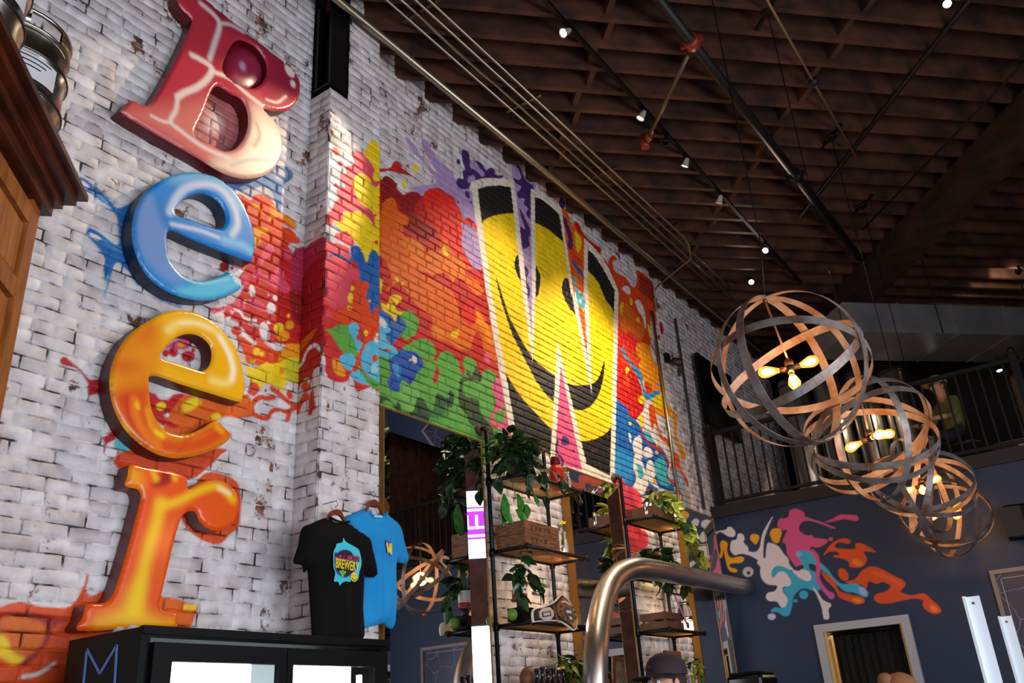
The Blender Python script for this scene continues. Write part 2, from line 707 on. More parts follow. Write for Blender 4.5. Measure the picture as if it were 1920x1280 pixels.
M.poly(LAV, 'a 815,870 870,890 930,920 962,970 990,1150 1012,1290 930,1292 850,1160 815,1060 825,950')
M.poly(ORA, 'a 60,900 75,760 90,690 150,645 200,660 220,740 250,780 320,830 325,890 270,900 290,1000 340,1005 420,1040 470,1120 490,1150 540,1120 620,1130 620,1060 650,1030 690,1060 760,1180 800,1220 850,1260 900,1300 500,1330 60,1300')
M.poly((232, 120, 22), 'a 280,1040 340,1010 420,1050 460,1120 420,1180 330,1160 280,1100')
M.poly((236, 112, 10), 'b 430,0 900,0 1000,90 1010,200 1150,280 1200,400 1130,420 1050,340 980,260 900,240 870,290 820,210 740,180 650,210 560,160 450,140 400,60')
M.poly(ORA, 'b 100,-20 290,10 400,150 560,210 700,290 850,380 920,520 940,620 990,700 1060,750 1130,700 1110,570 1130,560 1200,640 1250,750 1290,770 1330,1000 1370,1190 1300,1130 1200,1000 1180,880 1120,830 1060,1000 1000,1020 900,980 800,900 690,900 640,830 650,720 620,640 500,560 400,440 320,320 260,290 200,340 130,390 180,300 190,180 150,60')
M.poly((236, 124, 20), 'b 640,820 700,760 900,900 1040,960 1060,1010 950,1000 820,930 720,900', soft=8)
M.poly((240, 140, 10), 'b 1130,600 1200,680 1260,780 1310,960 1230,900 1180,780 1120,720')
M.ell(YEL, 'b 888,855', 44, 36, 20)
M.ell(YEL, 'b 928,805', 13, 15)
M.poly(YEL, 'a 640,1110 660,1095 690,1160 680,1185 645,1160')
M.poly(RED, 'b 66,20 110,30 170,130 195,230 180,310 110,400 66,440')
M.poly(YEL, 'b 66,250 95,250 105,290 90,340 95,390 66,400')
M.ell(YEL, 'b 262,255', 16, 30, -25)
M.ell(YEL, 'b 325,298', 14, 20, -20)
M.poly(REDB, 'b 1080,640 1130,640 1120,720 1060,752 1000,700 960,620 1000,520 1080,480')
M.ell(PNK, 'b 1245,1110', 34, 60, -15)
M.poly(YEL, 'b 110,590 90,510 150,530 190,440 240,420 300,440 305,490 260,520 240,560 270,600 340,610 310,650 260,660 245,720 200,650')
M.poly(ORR, 'b 180,480 200,455 215,490 240,510 238,532 215,530 205,500')
# green below, drips of red run down into it
M.poly(GRN, 'c 60,160 150,170 330,60 400,20 470,-20 560,-30 620,0 665,50 680,130 650,200 570,205 570,222 690,212 690,300 655,390 655,450 690,450 720,340 700,240 715,160 760,108 830,115 900,175 945,260 940,300 985,370 1000,300 985,260 990,190 1040,155 1090,190 1130,250 1190,380 1195,330 1240,305 1300,320 1350,390 1330,440 1300,480 1300,560 1340,620 1320,720 1290,800 1260,870 1310,930 1390,960 1430,1020 1430,1080 1380,1110 1350,1210 1280,1290 1000,1290 1000,1180 40,760')
M.poly((112, 178, 84), 'c 300,500 420,470 520,560 470,640 440,740 360,740 320,640', soft=10)
M.poly(BLU, 'b 60,600 130,610 190,650 240,730 260,650 310,660 360,760 350,830 300,860 240,940 200,960 150,900 60,900')
M.poly(GRN, 'b 300,650 350,600 420,600 470,660 500,730 480,820 430,880 380,920 310,880 300,850 360,800 350,720')
M.poly(LBL, 'b 60,670 120,690 180,780 200,800 170,830 140,850 150,920 200,960 250,1010 240,1050 150,1010 60,1000')
M.ell(WHT, 'b 105,730', 30, 60, -35)
M.poly((70, 182, 206), 'c 60,100 200,110 250,100 270,130 200,190 60,150')
M.poly(DBL, 'c 180,200 230,150 270,130 300,70 350,100 440,110 500,150 545,230 530,290 480,340 440,430 390,470 350,430 310,430 290,480 285,540 240,550 190,520 150,440 180,400 200,350 180,270')
M.poly((64, 150, 206), 'c 215,240 260,230 300,290 290,380 260,380 215,290')
M.ell(WHT, 'c 450,195', 26, 46, -20)
M.ell(WHT, 'c 405,202', 13, 13)
M.stroke(RED, 'b 240,955 300,935 360,950 450,890 540,880', 42)
M.ell(RED, 'b 262,965', 34, 36)
M.poly(DGR, 'c 60,690 70,600 100,585 160,610 220,670 250,690 265,650 300,700 310,750 380,770 440,750 470,640 500,610 560,640 600,720 650,745 680,640 685,580 720,570 800,615 830,600 820,545 850,540 885,600 870,680 850,725 800,700 780,760 700,820 620,830 600,920 470,900 60,760')
M.poly((30, 112, 52), 'c 640,760 700,690 790,720 800,790 700,830 640,840', soft=12)
M.poly(GRN, 'c 80,690 130,645 190,660 235,720 240,765 150,760')
M.poly(DG2, 'c 940,480 950,410 1000,390 1080,430 1010,360 1040,320 1080,370 1110,290 1140,280 1190,400 1160,440 1100,420 1040,430 980,450 975,540 1010,590 1060,610 1150,640 1165,760 1250,880 1310,960 1310,1060 1290,1070 1150,1030 1140,920 1090,920 1040,870 1020,800 950,720 930,620')
M.poly(PNK, 'c 1340,410 1390,400 1410,500 1450,650 1480,850 1510,1100 1500,1230 1370,1190 1430,1080 1440,1010 1390,950 1270,880 1300,780 1340,700 1330,600 1295,540 1300,480')
M.poly(GRN, 'c 1340,760 1400,760 1420,650 1440,820 1400,890 1340,870 1310,830')
M.stroke(DG2, 'c 1340,1000 1360,1050 1370,1100', 40)
# red swoosh and dots above
M.poly(RED, 'a 66,372 150,370 185,315 220,305 250,330 270,370 330,415 400,460 475,520 360,450 250,420 150,395 66,405')
M.ell(YEL, 'a 390,368', 26, 40, -20)
M.poly(YEL, 'a 260,500 300,485 320,500 290,530 310,545 280,560')
M.ell(RED, 'a 322,348', 12, 20, -20)
M.ell(RED, 'a 780,683', 11, 11)
# right of the W
M.poly(ORR, 'f 0,330 10,230 50,190 85,230 45,250 70,340 150,385 200,450 245,485 270,410 262,325 340,365 415,450 425,600 440,720 450,830 425,820 400,740 395,830 400,960 390,1040 430,1180 480,1290 300,1330 60,1320 60,1100 70,540 60,470 -30,350')
M.poly((160, 40, 14), 'f 300,370 410,460 420,610 380,590 300,520 290,440')
M.poly(WHT, 'f 250,620 285,600 320,650 345,740 355,850 340,850 320,760 290,720')
M.poly(WHT, 'f 130,490 160,470 200,490 205,540 180,550 150,520')
M.poly((232, 106, 14), 'f 110,640 180,640 260,740 330,830 340,900 300,970 220,900 120,860')
M.poly(YEL, 'f 118,640 145,625 135,700 140,750 115,710')
for q, a, b in (('f 280,785', 14, 26), ('f 165,1015', 18, 24), ('f 385,890', 12, 70), ('f 215,615', 14, 34), ('f 300,1200', 16, 26), ('f 185,1245', 15, 24), ('f 235,960', 14, 14)):
    M.ell(YEL, q, a, b, -12)
M.poly(REDB, 'f 60,960 160,900 260,960 260,1040 210,1080 140,1040 130,1300 60,1300')
M.poly(ORY, 'f 270,1000 360,1010 400,1050 410,1130 480,1290 300,1300 310,1180 270,1100')
M.poly(RED, 'f 475,805 500,810 515,870 505,920 485,900')
M.ell(RED, 'f 468,945', 12, 24)
M.stroke(RED, 'f 395,1010 425,1060 448,1120 460,1170', 14)
M.poly(RED, 'g 100,0 180,20 250,80 310,170 330,250 345,370 300,440 260,480 215,420 200,370 100,310')
M.poly(ORY, 'g 320,-20 440,0 480,100 520,200 520,300 580,400 620,480 610,580 640,660 690,760 670,800 630,720 590,600 590,500 560,440 500,450 430,400 410,330 440,270 380,270 350,190 330,60')
M.ell((248, 206, 10), 'g 470,320', 60, 60)
M.poly(ORR, 'g 345,150 390,190 420,215 400,250 360,240')
M.poly((52, 146, 200), 'g 150,-110 170,-130 200,-60 260,20 320,80 340,200 380,260 430,230 480,230 470,190 440,180 450,165 490,210 450,270 390,300 345,300 320,170 250,50 190,-40')
M.poly(BLU, 'g 90,310 200,370 220,430 290,490 330,560 420,650 500,720 550,830 540,930 580,1000 600,1090 480,1040 400,1100 300,1110 200,1040 170,960 80,900 90,600')
M.poly((44, 142, 206), 'g 90,720 200,740 260,820 250,930 200,1000 160,960 80,900', soft=6)
for q in ('g 370,330 400,320 410,340 380,380 400,450 430,480 410,520 440,640 470,680 440,660 380,560 340,520 320,440',
          'g 250,655 290,605 320,620 330,780 290,760 260,740', 'g 340,720 380,690 420,760 370,790 340,770',
          'g 370,820 410,810 440,900 430,960 470,1040 400,1000 360,900',
          'g 260,770 300,770 340,850 380,1000 330,1090 270,1040 240,1050 280,960 260,880', 'g 215,580 235,600 240,660 225,650'):
    M.poly(WHT, q)
M.poly(TEA, 'g 440,810 500,780 540,880 530,940 570,1010 480,1000 430,880')
M.poly(TEA, 'g 340,560 400,600 420,660 370,640')
M.poly(TEA, 'g 285,830 320,860 340,930 310,960 290,900')
M.poly((228, 84, 18), 'g 385,350 430,370 440,430 460,510 490,600 530,630 580,720 630,770 650,880 700,960 715,1030 690,1000 640,910 600,840 570,900 560,880 575,780 540,680 480,630 460,560 430,500 410,560 390,460')
M.poly((150, 176, 196), 'g 590,850 640,900 680,980 700,1100 720,1200 690,1200 640,1050 570,950')
M.stroke(RED, 'g 320,480 330,590 380,660 470,720 530,780 545,850', 18)
M.stroke(RED, 'g 545,960 590,1000 640,1070 660,1140 650,1200', 18)
for q, a, b in (('g 325,305', 28, 34), ('g 320,480', 20, 55), ('g 230,500', 13, 16), ('g 460,675', 13, 20), ('g 450,740', 14, 16), ('g 205,60', 16, 26), ('g 640,1110', 12, 30)):
    M.ell(YEL, q, a, b)
M.ell(ORR, 'g 200,150', 22, 60, -10)
M.ell(ORY, 'g 432,975', 14, 22)
M.stroke(ORY, 'g 680,1040 705,1100 725,1200', 14)
M.poly((214, 58, 92), 'g 90,950 170,970 200,1040 300,1075 320,1150 310,1300 100,1300')
M.poly((220, 66, 92), 't 505,190 540,170 600,220 610,290 560,330 500,340')
M.poly((226, 60, 70), 't 530,390 600,410 640,440 645,500 600,540 530,540')
# the gaps of the W show the splash behind it
M.poly(LAV, 'd 420,180 470,200 540,320 612,370 600,480 600,700 590,1000 585,1300 e 470,200 466,330 452,200 d 540,1300 515,1100 475,800 440,400')
M.poly(DPU, 'd 440,310 480,330 500,300 460,200 490,230 540,330 590,370 600,400 580,430 575,560 570,640 540,600 555,560 520,520 530,480 480,470 470,430 500,390 450,350')
M.poly(DPU, 'd 480,550 520,610 560,690 575,760 560,800 570,850 530,880 500,870 490,780 490,700 530,720 500,620')
M.poly(DPU, 'd 530,1010 560,1060 545,1130 570,1200 560,1280 540,1280 525,1100')
M.poly(ORA, 'd 640,395 700,420 790,490 830,540 870,580 910,700 930,660 1000,780 1010,900 1008,1300 e 815,480 790,400 745,100 d 925,1300 885,1000 845,750 820,540 720,455')
M.ell(DPU, 'd 828,515', 25, 45, -10)
M.poly(RED, 'd 930,665 960,680 1000,760 1060,820 1140,880 1130,930 1180,980 1240,1080 1210,1060 1150,955 1080,870 1005,795 950,740')
M.poly(DPU, 'd 835,620 860,640 880,700 905,760 915,860 900,900 870,850 880,800 855,720')
M.poly(YEL, 'd 930,740 980,800 980,870 950,900')
M.poly(BLU, 'd 905,960 940,1000 1000,1090 990,1100 930,1030')
M.poly(ORR, 'd 880,880 930,900 990,1000 960,1010 900,950')
M.poly(TEA, 'd 920,1090 945,1110 940,1180 990,1240 1005,1300 e 805,60 790,150 775,120 d 940,1300 930,1200')
M.ell(WHT, 'e 770,80', 9, 13)
M.ell(WHT, 'e 762,25', 7, 7)
W_OUT = 'd 98,345 160,325 250,313 340,318 440,335 455,420 e 432,0 462,330 464,0 d 578,430 580,400 640,415 720,470 822,557 850,750 930,1290 e 735,0 820,480 800,0 d 1000,1290 1003,900 1008,795 1080,865 1150,950 1210,1050 1280,1225 e 1012,30 985,1235 785,1160 645,480 605,1105 570,1090 480,1045 340,1003 170,0'
W_IN = 'd 152,402 230,378 320,372 415,388 440,590 e 400,0 470,478 488,0 d 612,700 610,465 680,490 805,605 835,790 905,1290 e 708,0 842,672 822,0 d 1030,1290 1036,880 1100,950 1180,1080 1250,1215 e 985,30 957,1185 808,1110 625,330 580,1060 520,1020 375,985 205,0'
M.poly((240, 228, 206), W_OUT, sharp=True)
BODY = M.poly(BLK, W_IN, sharp=True)
M.poly((250, 212, 4), 'd 120,760 185,680 215,645 300,610 440,597 530,630 610,668 720,725 835,825 940,930 1035,1055 1110,1140 1180,1290 e 980,155 1030,400 1010,700 965,870 900,935 800,965 690,945 585,885 500,800 400,690 305,550 220,350 150,100', clip=BODY)
M.poly(BLK, 'd 470,930 520,925 580,960 620,1015 650,1080 655,1160 635,1250 600,1270 560,1240 500,1145 460,1060 447,990', clip=BODY)
M.poly(BLK, 'd 850,1113 900,1140 960,1230 e 760,60 740,160 725,155 690,110 662,50 d 835,1250 825,1180', clip=BODY)
M.poly(BLK, 'd 298,1105 330,1190 e 280,60 330,200 400,330 480,450 600,545 705,605 780,612 850,600 890,550 920,455 918,540 890,660 840,740 780,770 730,765 650,740 590,710 500,600 420,450 340,290 300,170 262,50', clip=BODY)
M.poly(PNK, 'e 645,490 780,1150 608,1100', sharp=True)
M.stroke(DPU, 'e 625,960 618,1010 630,1050 658,1085 655,1120', 18)
M.poly(DPU, 'e 655,940 670,930 700,960 695,990 650,985')
M.ell(DPU, 'e 725,1030', 6, 10)

# ---- pilaster front
PIL_X, PIL_Y0, PIL_Y1 = -3.696, 3.414, 3.935
MP = Paint(0, PIL_X)
MP.poly((206, 40, 40), 'i 150,150 660,200 660,1090 580,1130 470,1170 455,1150 420,1030 380,1090 270,1080 210,1000 190,870 150,800')
MP.poly(PINKR, 'h 200,1030 330,1070 340,1060 450,1100 470,1150 500,1290 i 490,200 490,280 430,280 440,370 390,470 300,510 250,480 200,380 150,300')
MP.poly(PINKR, 'i 215,535 240,520 275,545 280,580 240,590')
MP.poly(ORR, 'i 470,280 550,290 560,400 570,490 660,480 660,700 600,760 540,780 500,640 400,620 330,630 280,600 280,520 390,480 430,400')
MP.poly(YEL, 'h 605,240 682,102 765,200 790,240 790,1240 640,1245 560,1100 480,1000 400,960 320,855 370,862 408,850 425,765 480,785 540,757 600,790 640,760 600,740 560,680 510,580 505,480 540,425 590,415 640,450 690,420 700,380 650,300')
MP.poly(PINKR, 'h 500,240 520,208 560,215 610,250 660,320 705,380 690,420 690,470 710,490 750,490 740,520 715,545 680,520 660,470 590,418 540,430 508,490 515,570 560,680 620,735 650,745 690,790 725,795 700,840 715,920 690,890 650,830 600,790 540,757 490,785 430,765 410,790 408,850 370,862 320,850 300,905 270,900 245,850 270,780 305,760 330,690 370,650 345,580 360,560 325,530 345,505 380,540 430,540 380,460 390,420 440,420 440,355 510,330')
MP.ell((226, 84, 70), 'h 342,215', 28, 46, -30)
MP.ell((226, 84, 80), 'h 388,327', 20, 30, -25)
MP.poly(PINKR, 'h 340,980 400,960 440,955 500,1010 510,1080 470,1095 350,1020')
MP.ell(RED, 'h 718,1055', 18, 20)
MP.poly((16, 92, 168), 'i 410,20 460,0 500,30 525,100 545,140 570,60 600,32 640,80 660,120 660,480 610,500 600,545 580,540 570,490 545,400 560,330 550,290 500,280 480,180 450,130 400,130 420,80')
MP.stroke((16, 92, 168), 'i 245,90 290,70 350,95 400,135', 20)
MP.poly(GRN, 'i 210,665 250,670 330,630 370,625 410,660 430,720 490,850 480,900 440,870 370,860 310,790 270,720')
MP.poly(LBL, 'i 400,640 440,615 480,640 480,690 460,740 500,760 510,810 490,860 470,840 440,740 410,700')
MP.poly(LBL, 'i 330,900 370,865 430,870 470,920 440,990 400,1000 350,960')
MP.poly(LBL, 'i 420,1020 480,990 520,1050 590,1110 560,1120 450,1080')
MP.poly(GRN, 'i 490,960 540,1040 660,1090 660,1140 590,1140 520,1050 480,990')
MP.poly(LBL, 'i 510,850 540,790 600,765 660,800 660,1080 580,1060 520,1000 500,920')
MP.ell((160, 214, 232), 'i 605,980', 35, 40)
MP.stroke(ORR, 'i 530,770 500,850 470,930 452,990', 30)
MP.ell(ORR, 'i 452,985', 22, 28)
MP.ell(ORR, 'i 610,900', 24, 30)
MP.poly(ORY, 'i 270,910 320,910 350,970 380,1020 360,1050 300,1030 275,980')
for q, a, b in (('i 415,420', 22, 42), ('i 432,340', 14, 20), ('i 408,498', 20, 16), ('i 540,700', 18, 25), ('i 572,440', 12, 12)):
    MP.ell(YEL, q, a, b)
MP.ell(WHT, 'i 620,755', 20, 24)
MP.ell(WHT, 'i 628,715', 12, 13)
MP.stroke(WHT, 'i 150,800 180,840 205,910 203,1010', 20)
# ---- pilaster flank
MS = Paint(1, PIL_Y0)
MS.poly((176, 36, 74), 'h -60,1130 50,1110 150,1040 260,1030 260,1400 -60,1400')
MS.poly((170, 16, 24), 'i -40,330 60,200 210,100 200,840 160,830 130,800 70,840 30,930 0,1000 -40,1010')
MS.poly((206, 100, 20), 'i -40,860 10,780 100,690 160,640 90,760 20,840 -20,920')
MS.poly((180, 20, 28), 'i 30,930 70,840 130,800 175,850 175,950 120,1000 110,1100 135,1290 100,1290 105,1100 60,1060 20,1100 -10,1180 -20,1000')
MS.stroke(WHT, 'i -20,990 30,930 60,850 120,795 175,835', 20)
MS.ell(ORR, 'i 55,1130', 34, 44)
MS.ell(ORR, 'i 55,1210', 30, 34)
MS.stroke(ORR, 'i 40,1220 10,1270 -10,1320', 40)
MS.stroke(RED, 'k 1010,880 1000,980 990,1050', 40)

# ---- behind the letters
ML = Paint(0, WALL_X)
ML.poly(ORR, 'j 300,150 440,170 480,125 550,115 620,150 680,230 720,280 800,320 850,370 865,430 830,430 780,410 740,380 740,420 800,430 870,500 900,540 880,575 810,570 790,600 830,660 800,720 600,760 300,760')
ML.poly(RED, 'j 400,760 490,580 640,560 740,580 820,660 900,640 990,640 990,1290 300,1290 340,1150 300,1120 360,1010 380,960 340,880 400,800')
ML.poly(RED, 'k 320,60 360,-20 940,-20 940,440 800,430 640,400 560,400 480,390 420,330 330,230 330,190 400,170')
ML.poly(ORR, 'k 310,340 420,370 540,390 640,460 720,480 800,420 930,420 930,560 700,600 640,650 480,610 400,580 380,500')
ML.poly(YEL, 'k 385,480 410,600 480,640 560,600 700,590 790,540 920,570 920,760 770,770 760,860 680,810 600,780 530,820 440,760 400,650')
ML.poly((206, 196, 30), 'k 770,560 920,590 920,760 790,760', soft=4)
ML.poly(ORY, 'k 760,430 800,415 930,430 930,540 790,530 700,580 720,500')
ML.poly(ORY, 'j 450,210 500,215 560,280 570,310 520,270')
ML.poly(ORY, 'j 620,230 670,220 720,290 790,330 850,380 860,430 810,400 700,330 640,360 600,360 630,310')
ML.poly(ORY, 'j 480,430 530,420 600,440 590,490 540,480 530,560 500,600 470,600')
for q in ('j 500,800 560,860 700,870 800,960 800,1030 700,1000 560,910 460,880', 'j 350,880 400,860 430,920 400,960 360,950',
          'j 560,640 620,570 660,600 640,660 580,720 530,780', 'j 750,620 820,660 820,720 760,700', 'j 660,830 720,790 760,880 700,880',
          'k 70,90 200,70 290,30 330,0 400,60 360,140 300,120 200,100 110,140', 'k 400,20 480,0 560,40 600,120 520,100'):
    ML.poly((224, 76, 100), q)
ML.poly((166, 34, 70), 'j 830,660 990,630 990,1060 840,1000 820,900')
ML.poly(RED2, 'j 800,1020 900,1010 990,1060 990,1290 850,1290')
ML.ell(RED2, 'j 200,785', 46, 48, 20)
ML.ell(RED2, 'j 270,800', 16, 18)
ML.stroke(ORR, 'k 660,910 600,918 530,910 470,960 440,1040', 46)
ML.stroke(ORR, 'k 430,1050 520,1090 600,1100 640,1040 700,1020 780,1040 880,990', 44)
ML.stroke(ORR, 'k 640,830 700,870 780,940 850,985', 50)
ML.stroke(ORR, 'k 800,1040 785,1110', 48)
ML.ell(ORR, 'k 805,885', 28, 46, -15)
ML.poly(ORR, 'k 440,770 500,780 525,840 470,900 430,850')
ML.poly(ORY, 'k 240,1010 360,930 430,900 440,960 400,1020 280,1050')
ML.poly(ORR, 'k 250,1060 460,1000 470,1080 300,1100')
ML.ell(WHT, 'k 635,82', 36, 52, -15)
ML.ell(WHT, 'k 572,305', 44, 92, -12)
ML.stroke(WHT, 'k 430,230 500,245 560,285', 22)
ML.ell(WHT, 'k 607,218', 18, 18)
ML.stroke(WHT, 'k 375,305 415,360 480,405', 40)
ML.stroke(WHT, 'k 300,95 350,125 390,180 490,200', 28)
ML.stroke(WHT, 'k 130,150 190,140 230,190', 40)
for q, a, b in (('j 455,1010', 26, 58), ('j 670,1075', 20, 27), ('j 632,1168', 38, 52), ('j 615,1048', 14, 14), ('j 395,1105', 12, 18)):
    ML.ell(WHT, q, a, b, -12)
ML.poly((222, 40, 34), 'k 200,110 240,100 270,140 230,170 200,150')
ML.ell(RED, 'k 315,295', 50, 42, 20)
for q, a, b in (('k 740,340', 66, 52), ('k 805,240', 40, 40), ('k 705,272', 52, 48), ('k 735,660', 24, 34)):
    ML.ell(ORY, q, a, b)
for q, a, b in (('k 705,265', 46, 42), ('k 500,485', 34, 36), ('k 548,510', 22, 22), ('k 465,575', 18, 22), ('k 795,155', 14, 18), ('k 590,610', 20, 24)):
    ML.ell(YEL, q, a, b)
ML.poly((26, 104, 168), 'q 1150,930 1560,930 1640,960 1645,1000 1590,1050 1585,1150 1570,1200 1540,1110 1500,1050 1400,1062 1330,1070 1150,980', alpha=0.85)
ML.poly(WHT, 'q 1540,960 1590,940 1620,980 1580,1010 1550,1000', soft=6, alpha=0.5)
ML.poly((30, 108, 178), 'l 195,110 220,60 260,60 380,150 470,230 540,320 620,300 740,290 760,960 640,860 560,790 520,810 500,880 470,1000 440,1090 455,960 430,860 440,760 400,680 340,610 290,550 300,495 340,500 420,550 500,610 560,620 545,400 480,310 420,270 330,200 220,150')
ML.stroke((96, 176, 220), 'l 330,170 420,240 500,330', 26, 14, 0.7)
ML.stroke((96, 176, 220), 'l 420,600 500,650 590,680', 40, 18, 0.6)
ML.stroke((150, 206, 226), 'l 470,900 455,1000 442,1080', 16, 10, 0.7)
ML.poly(WHT, 'l 215,95 260,90 310,140 270,150')
ML.poly(WHT, 'l 305,535 350,540 410,580 370,600')
ML.stroke((30, 84, 150), 'l 700,880 800,1000 920,1080 1080,1140', 60, 30, 0.8)
ML.poly((176, 12, 28), 'r 340,740 370,725 410,760 460,800 500,850 560,850 660,850 680,1180 650,1190 600,1220 580,1290 585,1200 570,1180 620,1150 600,1050 560,940 500,940 490,870 430,790 350,770')
ML.poly((60, 190, 196), 'm 150,1030 300,1150 145,1120', sharp=True)
for q, a, b in (('m 715,405', 55, 44), ('m 600,370', 38, 40), ('m 755,355', 16, 18), ('m 540,380', 26, 30)):
    ML.ell(RED, q, a, b)
ML.poly((214, 70, 120), 'm 540,330 640,270 730,270 740,320 680,350 600,340')
ML.ell(ORY, 'm 660,310', 30, 22)
ML.poly(RED, 'm 400,690 460,700 490,730 560,740 600,700 700,700 680,800 600,820 560,920 520,940 460,900 400,800')
ML.poly(ORA, 'm 520,960 590,820 700,700 860,740 960,740 1180,700 1190,860 960,880 830,980 700,1020 560,1000')
ML.poly(YEL, 'm 670,780 760,720 820,760 740,820 680,830', soft=4)
ML.ell(YEL, 'm 505,790', 36, 32)
ML.ell(YEL, 'm 930,868', 38, 26)
ML.ell(WHT, 'm 550,858', 20, 17)
ML.poly(RED, 'm 520,880 600,920 640,960 560,950')
ML.poly((206, 66, 12), 's 640,40 740,-30 1250,-40 1240,0 1180,60 1060,140 840,110 700,90')
ML.poly((214, 74, 14), 's 1040,300 1130,120 1230,100 1345,170 1350,380 1300,440 1230,500 1140,480 1060,420 1020,360')
ML.poly(ORA, 's 850,800 960,800 1060,830 1110,850 1100,900 1060,990 980,990 850,870')
ML.poly(YEL, 's 1040,840 1100,840 1100,870 1040,870')
ML.poly((222, 78, 18), 'n -60,400 0,375 160,325 300,350 400,375 600,375 680,320 740,220 790,60 800,100 780,200 800,270 860,260 930,230 1000,330 1000,760 700,1200 -60,1250')
ML.poly((150, 26, 24), 'n -20,440 200,410 500,460 620,480 480,560 440,680 330,820 200,900 80,720 30,500', soft=5)
ML.poly((220, 104, 26), 'n 30,470 200,460 400,530 380,700 280,800 150,870 60,830 -30,760 -20,600', soft=6)
ML.poly((246, 206, 30), 'n -50,640 50,640 120,780 220,830 130,890 30,840 -50,790', soft=5)
ML.stroke(WHT, 'n 210,1000 350,970 490,880', 34, 4)

ML.poly((176, 60, 54), 'q 1180,470 1330,520 1370,600 1350,760 1280,860 1060,780 1100,650', soft=10, alpha=.85)
ML.ell((240, 206, 200), 'q 1205,690', 50, 60, 0, soft=40, alpha=.8)

# ---- on the blue wall
NAVY = (27, 47, 78)
MB_ = Paint(1, BACK_Y)
WH2, PK2, CY2, OG2, YO2 = (226, 216, 220), (214, 82, 142), (50, 172, 210), (222, 78, 18), (244, 170, 18)
MB_.poly(PK2, 'o 575,240 590,180 655,165 670,115 725,98 785,130 795,160 900,195 1025,245 1000,250 880,205 800,192 755,215 745,265 800,305 845,305 860,325 950,335 965,360 900,400 840,395 830,415 860,440 840,520 750,540 720,550 695,520 650,450 640,380 615,355 640,290 650,265 610,265')
MB_.poly(PK2, 'o 945,200 1000,180 1060,145 1130,145 1190,150 1210,175 1190,195 1140,185 1080,180 1000,200')
MB_.ell(PK2, 'o 992,335', 18, 15)
MB_.poly(OG2, 'o 935,460 990,380 1050,340 1110,330 1150,350 1130,370 1060,360 1020,390 1060,410 1180,410 1185,370 1250,375 1345,435 1260,430 1250,440 1275,490 1250,540 1200,560 1140,550 1130,510 1060,480 1020,480 1020,460 1060,460 1040,435 980,435')
MB_.ell(OG2, 'o 1090,612', 36, 54, -32)
MB_.poly(OG2, 'o 1105,670 1180,650 1220,600 1270,560 1330,550 1400,575 1480,620 1560,660 1575,700 1540,745 1620,775 1720,760 1780,810 1845,870 1850,910 1800,920 1740,890 1710,850 1715,815 1650,800 1580,810 1460,835 1370,835 1330,800 1350,765 1430,740 1460,700 1400,670 1350,685 1290,665 1270,720 1230,690 1180,690')
MB_.poly(OG2, 'o 920,590 960,610 1020,660 1060,740 1150,770 1240,790 1255,830 1200,845 1130,820 1060,790 1020,720 950,650')
MB_.ell((244, 140, 30), 'o 1200,520', 46, 26, 20, soft=14, alpha=0.7)
MB_.ell((246, 150, 30), 'o 1800,880', 34, 18, 40, soft=12, alpha=0.8)
MB_.ell((246, 150, 30), 'o 1200,815', 40, 16, 10, soft=12, alpha=0.8)
MB_.stroke((240, 110, 40), 'o 1330,600 1440,640 1540,690', 26, 16, 0.6)
MB_.poly(CY2, 'o 720,450 745,425 800,425 870,460 900,510 960,560 1020,640 1080,685 1180,685 1260,720 1285,770 1260,790 1180,755 1110,745 1050,700 1000,640 940,590 870,540 820,525 830,570 900,620 910,720 870,745 790,720 740,740 700,790 690,860 665,930 620,935 570,905 530,905 525,890 560,870 620,875 650,840 655,790 620,740 640,705 680,680 660,620 600,590 550,600 535,620 530,580 560,545 620,550 690,590 740,600 780,560 750,500')
MB_.ell((190, 190, 232), 'o 1245,745', 40, 22, 40, soft=14, alpha=0.8)
MB_.ell((150, 180, 226), 'o 745,452', 24, 20, 0, soft=10, alpha=0.8)
MB_.ell(CY2, 'o 780,770', 36, 34)
MB_.ell(CY2, 'o 716,817', 17, 13)
MB_.stroke(PK2, 'o 850,430 885,480 895,560 890,640 925,710 985,775', 34)
MB_.ell(PK2, 'o 995,778', 26, 30, -30)
MB_.poly(WH2, 'o 60,300 120,270 170,262 185,243 215,243 245,280 235,315 195,315 165,300 120,280 60,330')
MB_.poly(WH2, 'o 205,400 215,350 255,335 265,295 300,295 318,330 310,360 345,400 350,430 400,435 435,400 455,300 495,220 530,165 536,170 500,250 470,350 465,470 480,480 485,430 495,370 520,365 580,390 625,450 660,490 668,530 700,575 650,570 600,545 545,570 540,635 590,590 640,600 680,660 670,700 620,710 620,750 655,800 640,860 605,870 570,825 510,820 485,790 500,755 555,740 570,700 500,690 455,650 440,600 440,555 415,520 420,500 370,470 300,450 240,460 210,430')
MB_.poly(WH2, 'o 690,575 740,585 770,570 820,590 840,640 815,665 770,650 720,620')
MB_.poly(CY2, 'o 540,640 530,590 560,548 620,550 690,590 740,640 690,650 640,600 590,590')
MB_.poly(WH2, 'o 848,705 890,750 930,810 990,840 995,860 975,885 980,950 960,965 935,950 920,870 890,790')
MB_.ell((206, 196, 236), 'o 530,942', 32, 25)
MB_.poly(YO2, 'o 95,480 130,440 125,370 150,345 185,370 180,430 210,480 290,470 315,490 290,520 215,525 200,550 250,570 260,590 230,595 190,570 165,480 155,420 140,480')
MB_.poly(YO2, 'o 360,330 370,302 400,296 430,310 428,345 405,378 385,362')
MB_.poly(YO2, 'o 515,290 540,255 590,255 608,290 595,330 585,360 555,365 535,345')
MB_.ell((196, 190, 190), 'o 345,592', 42, 40)
MB_.ell((22, 16, 18), 'o 348,600', 14, 14)

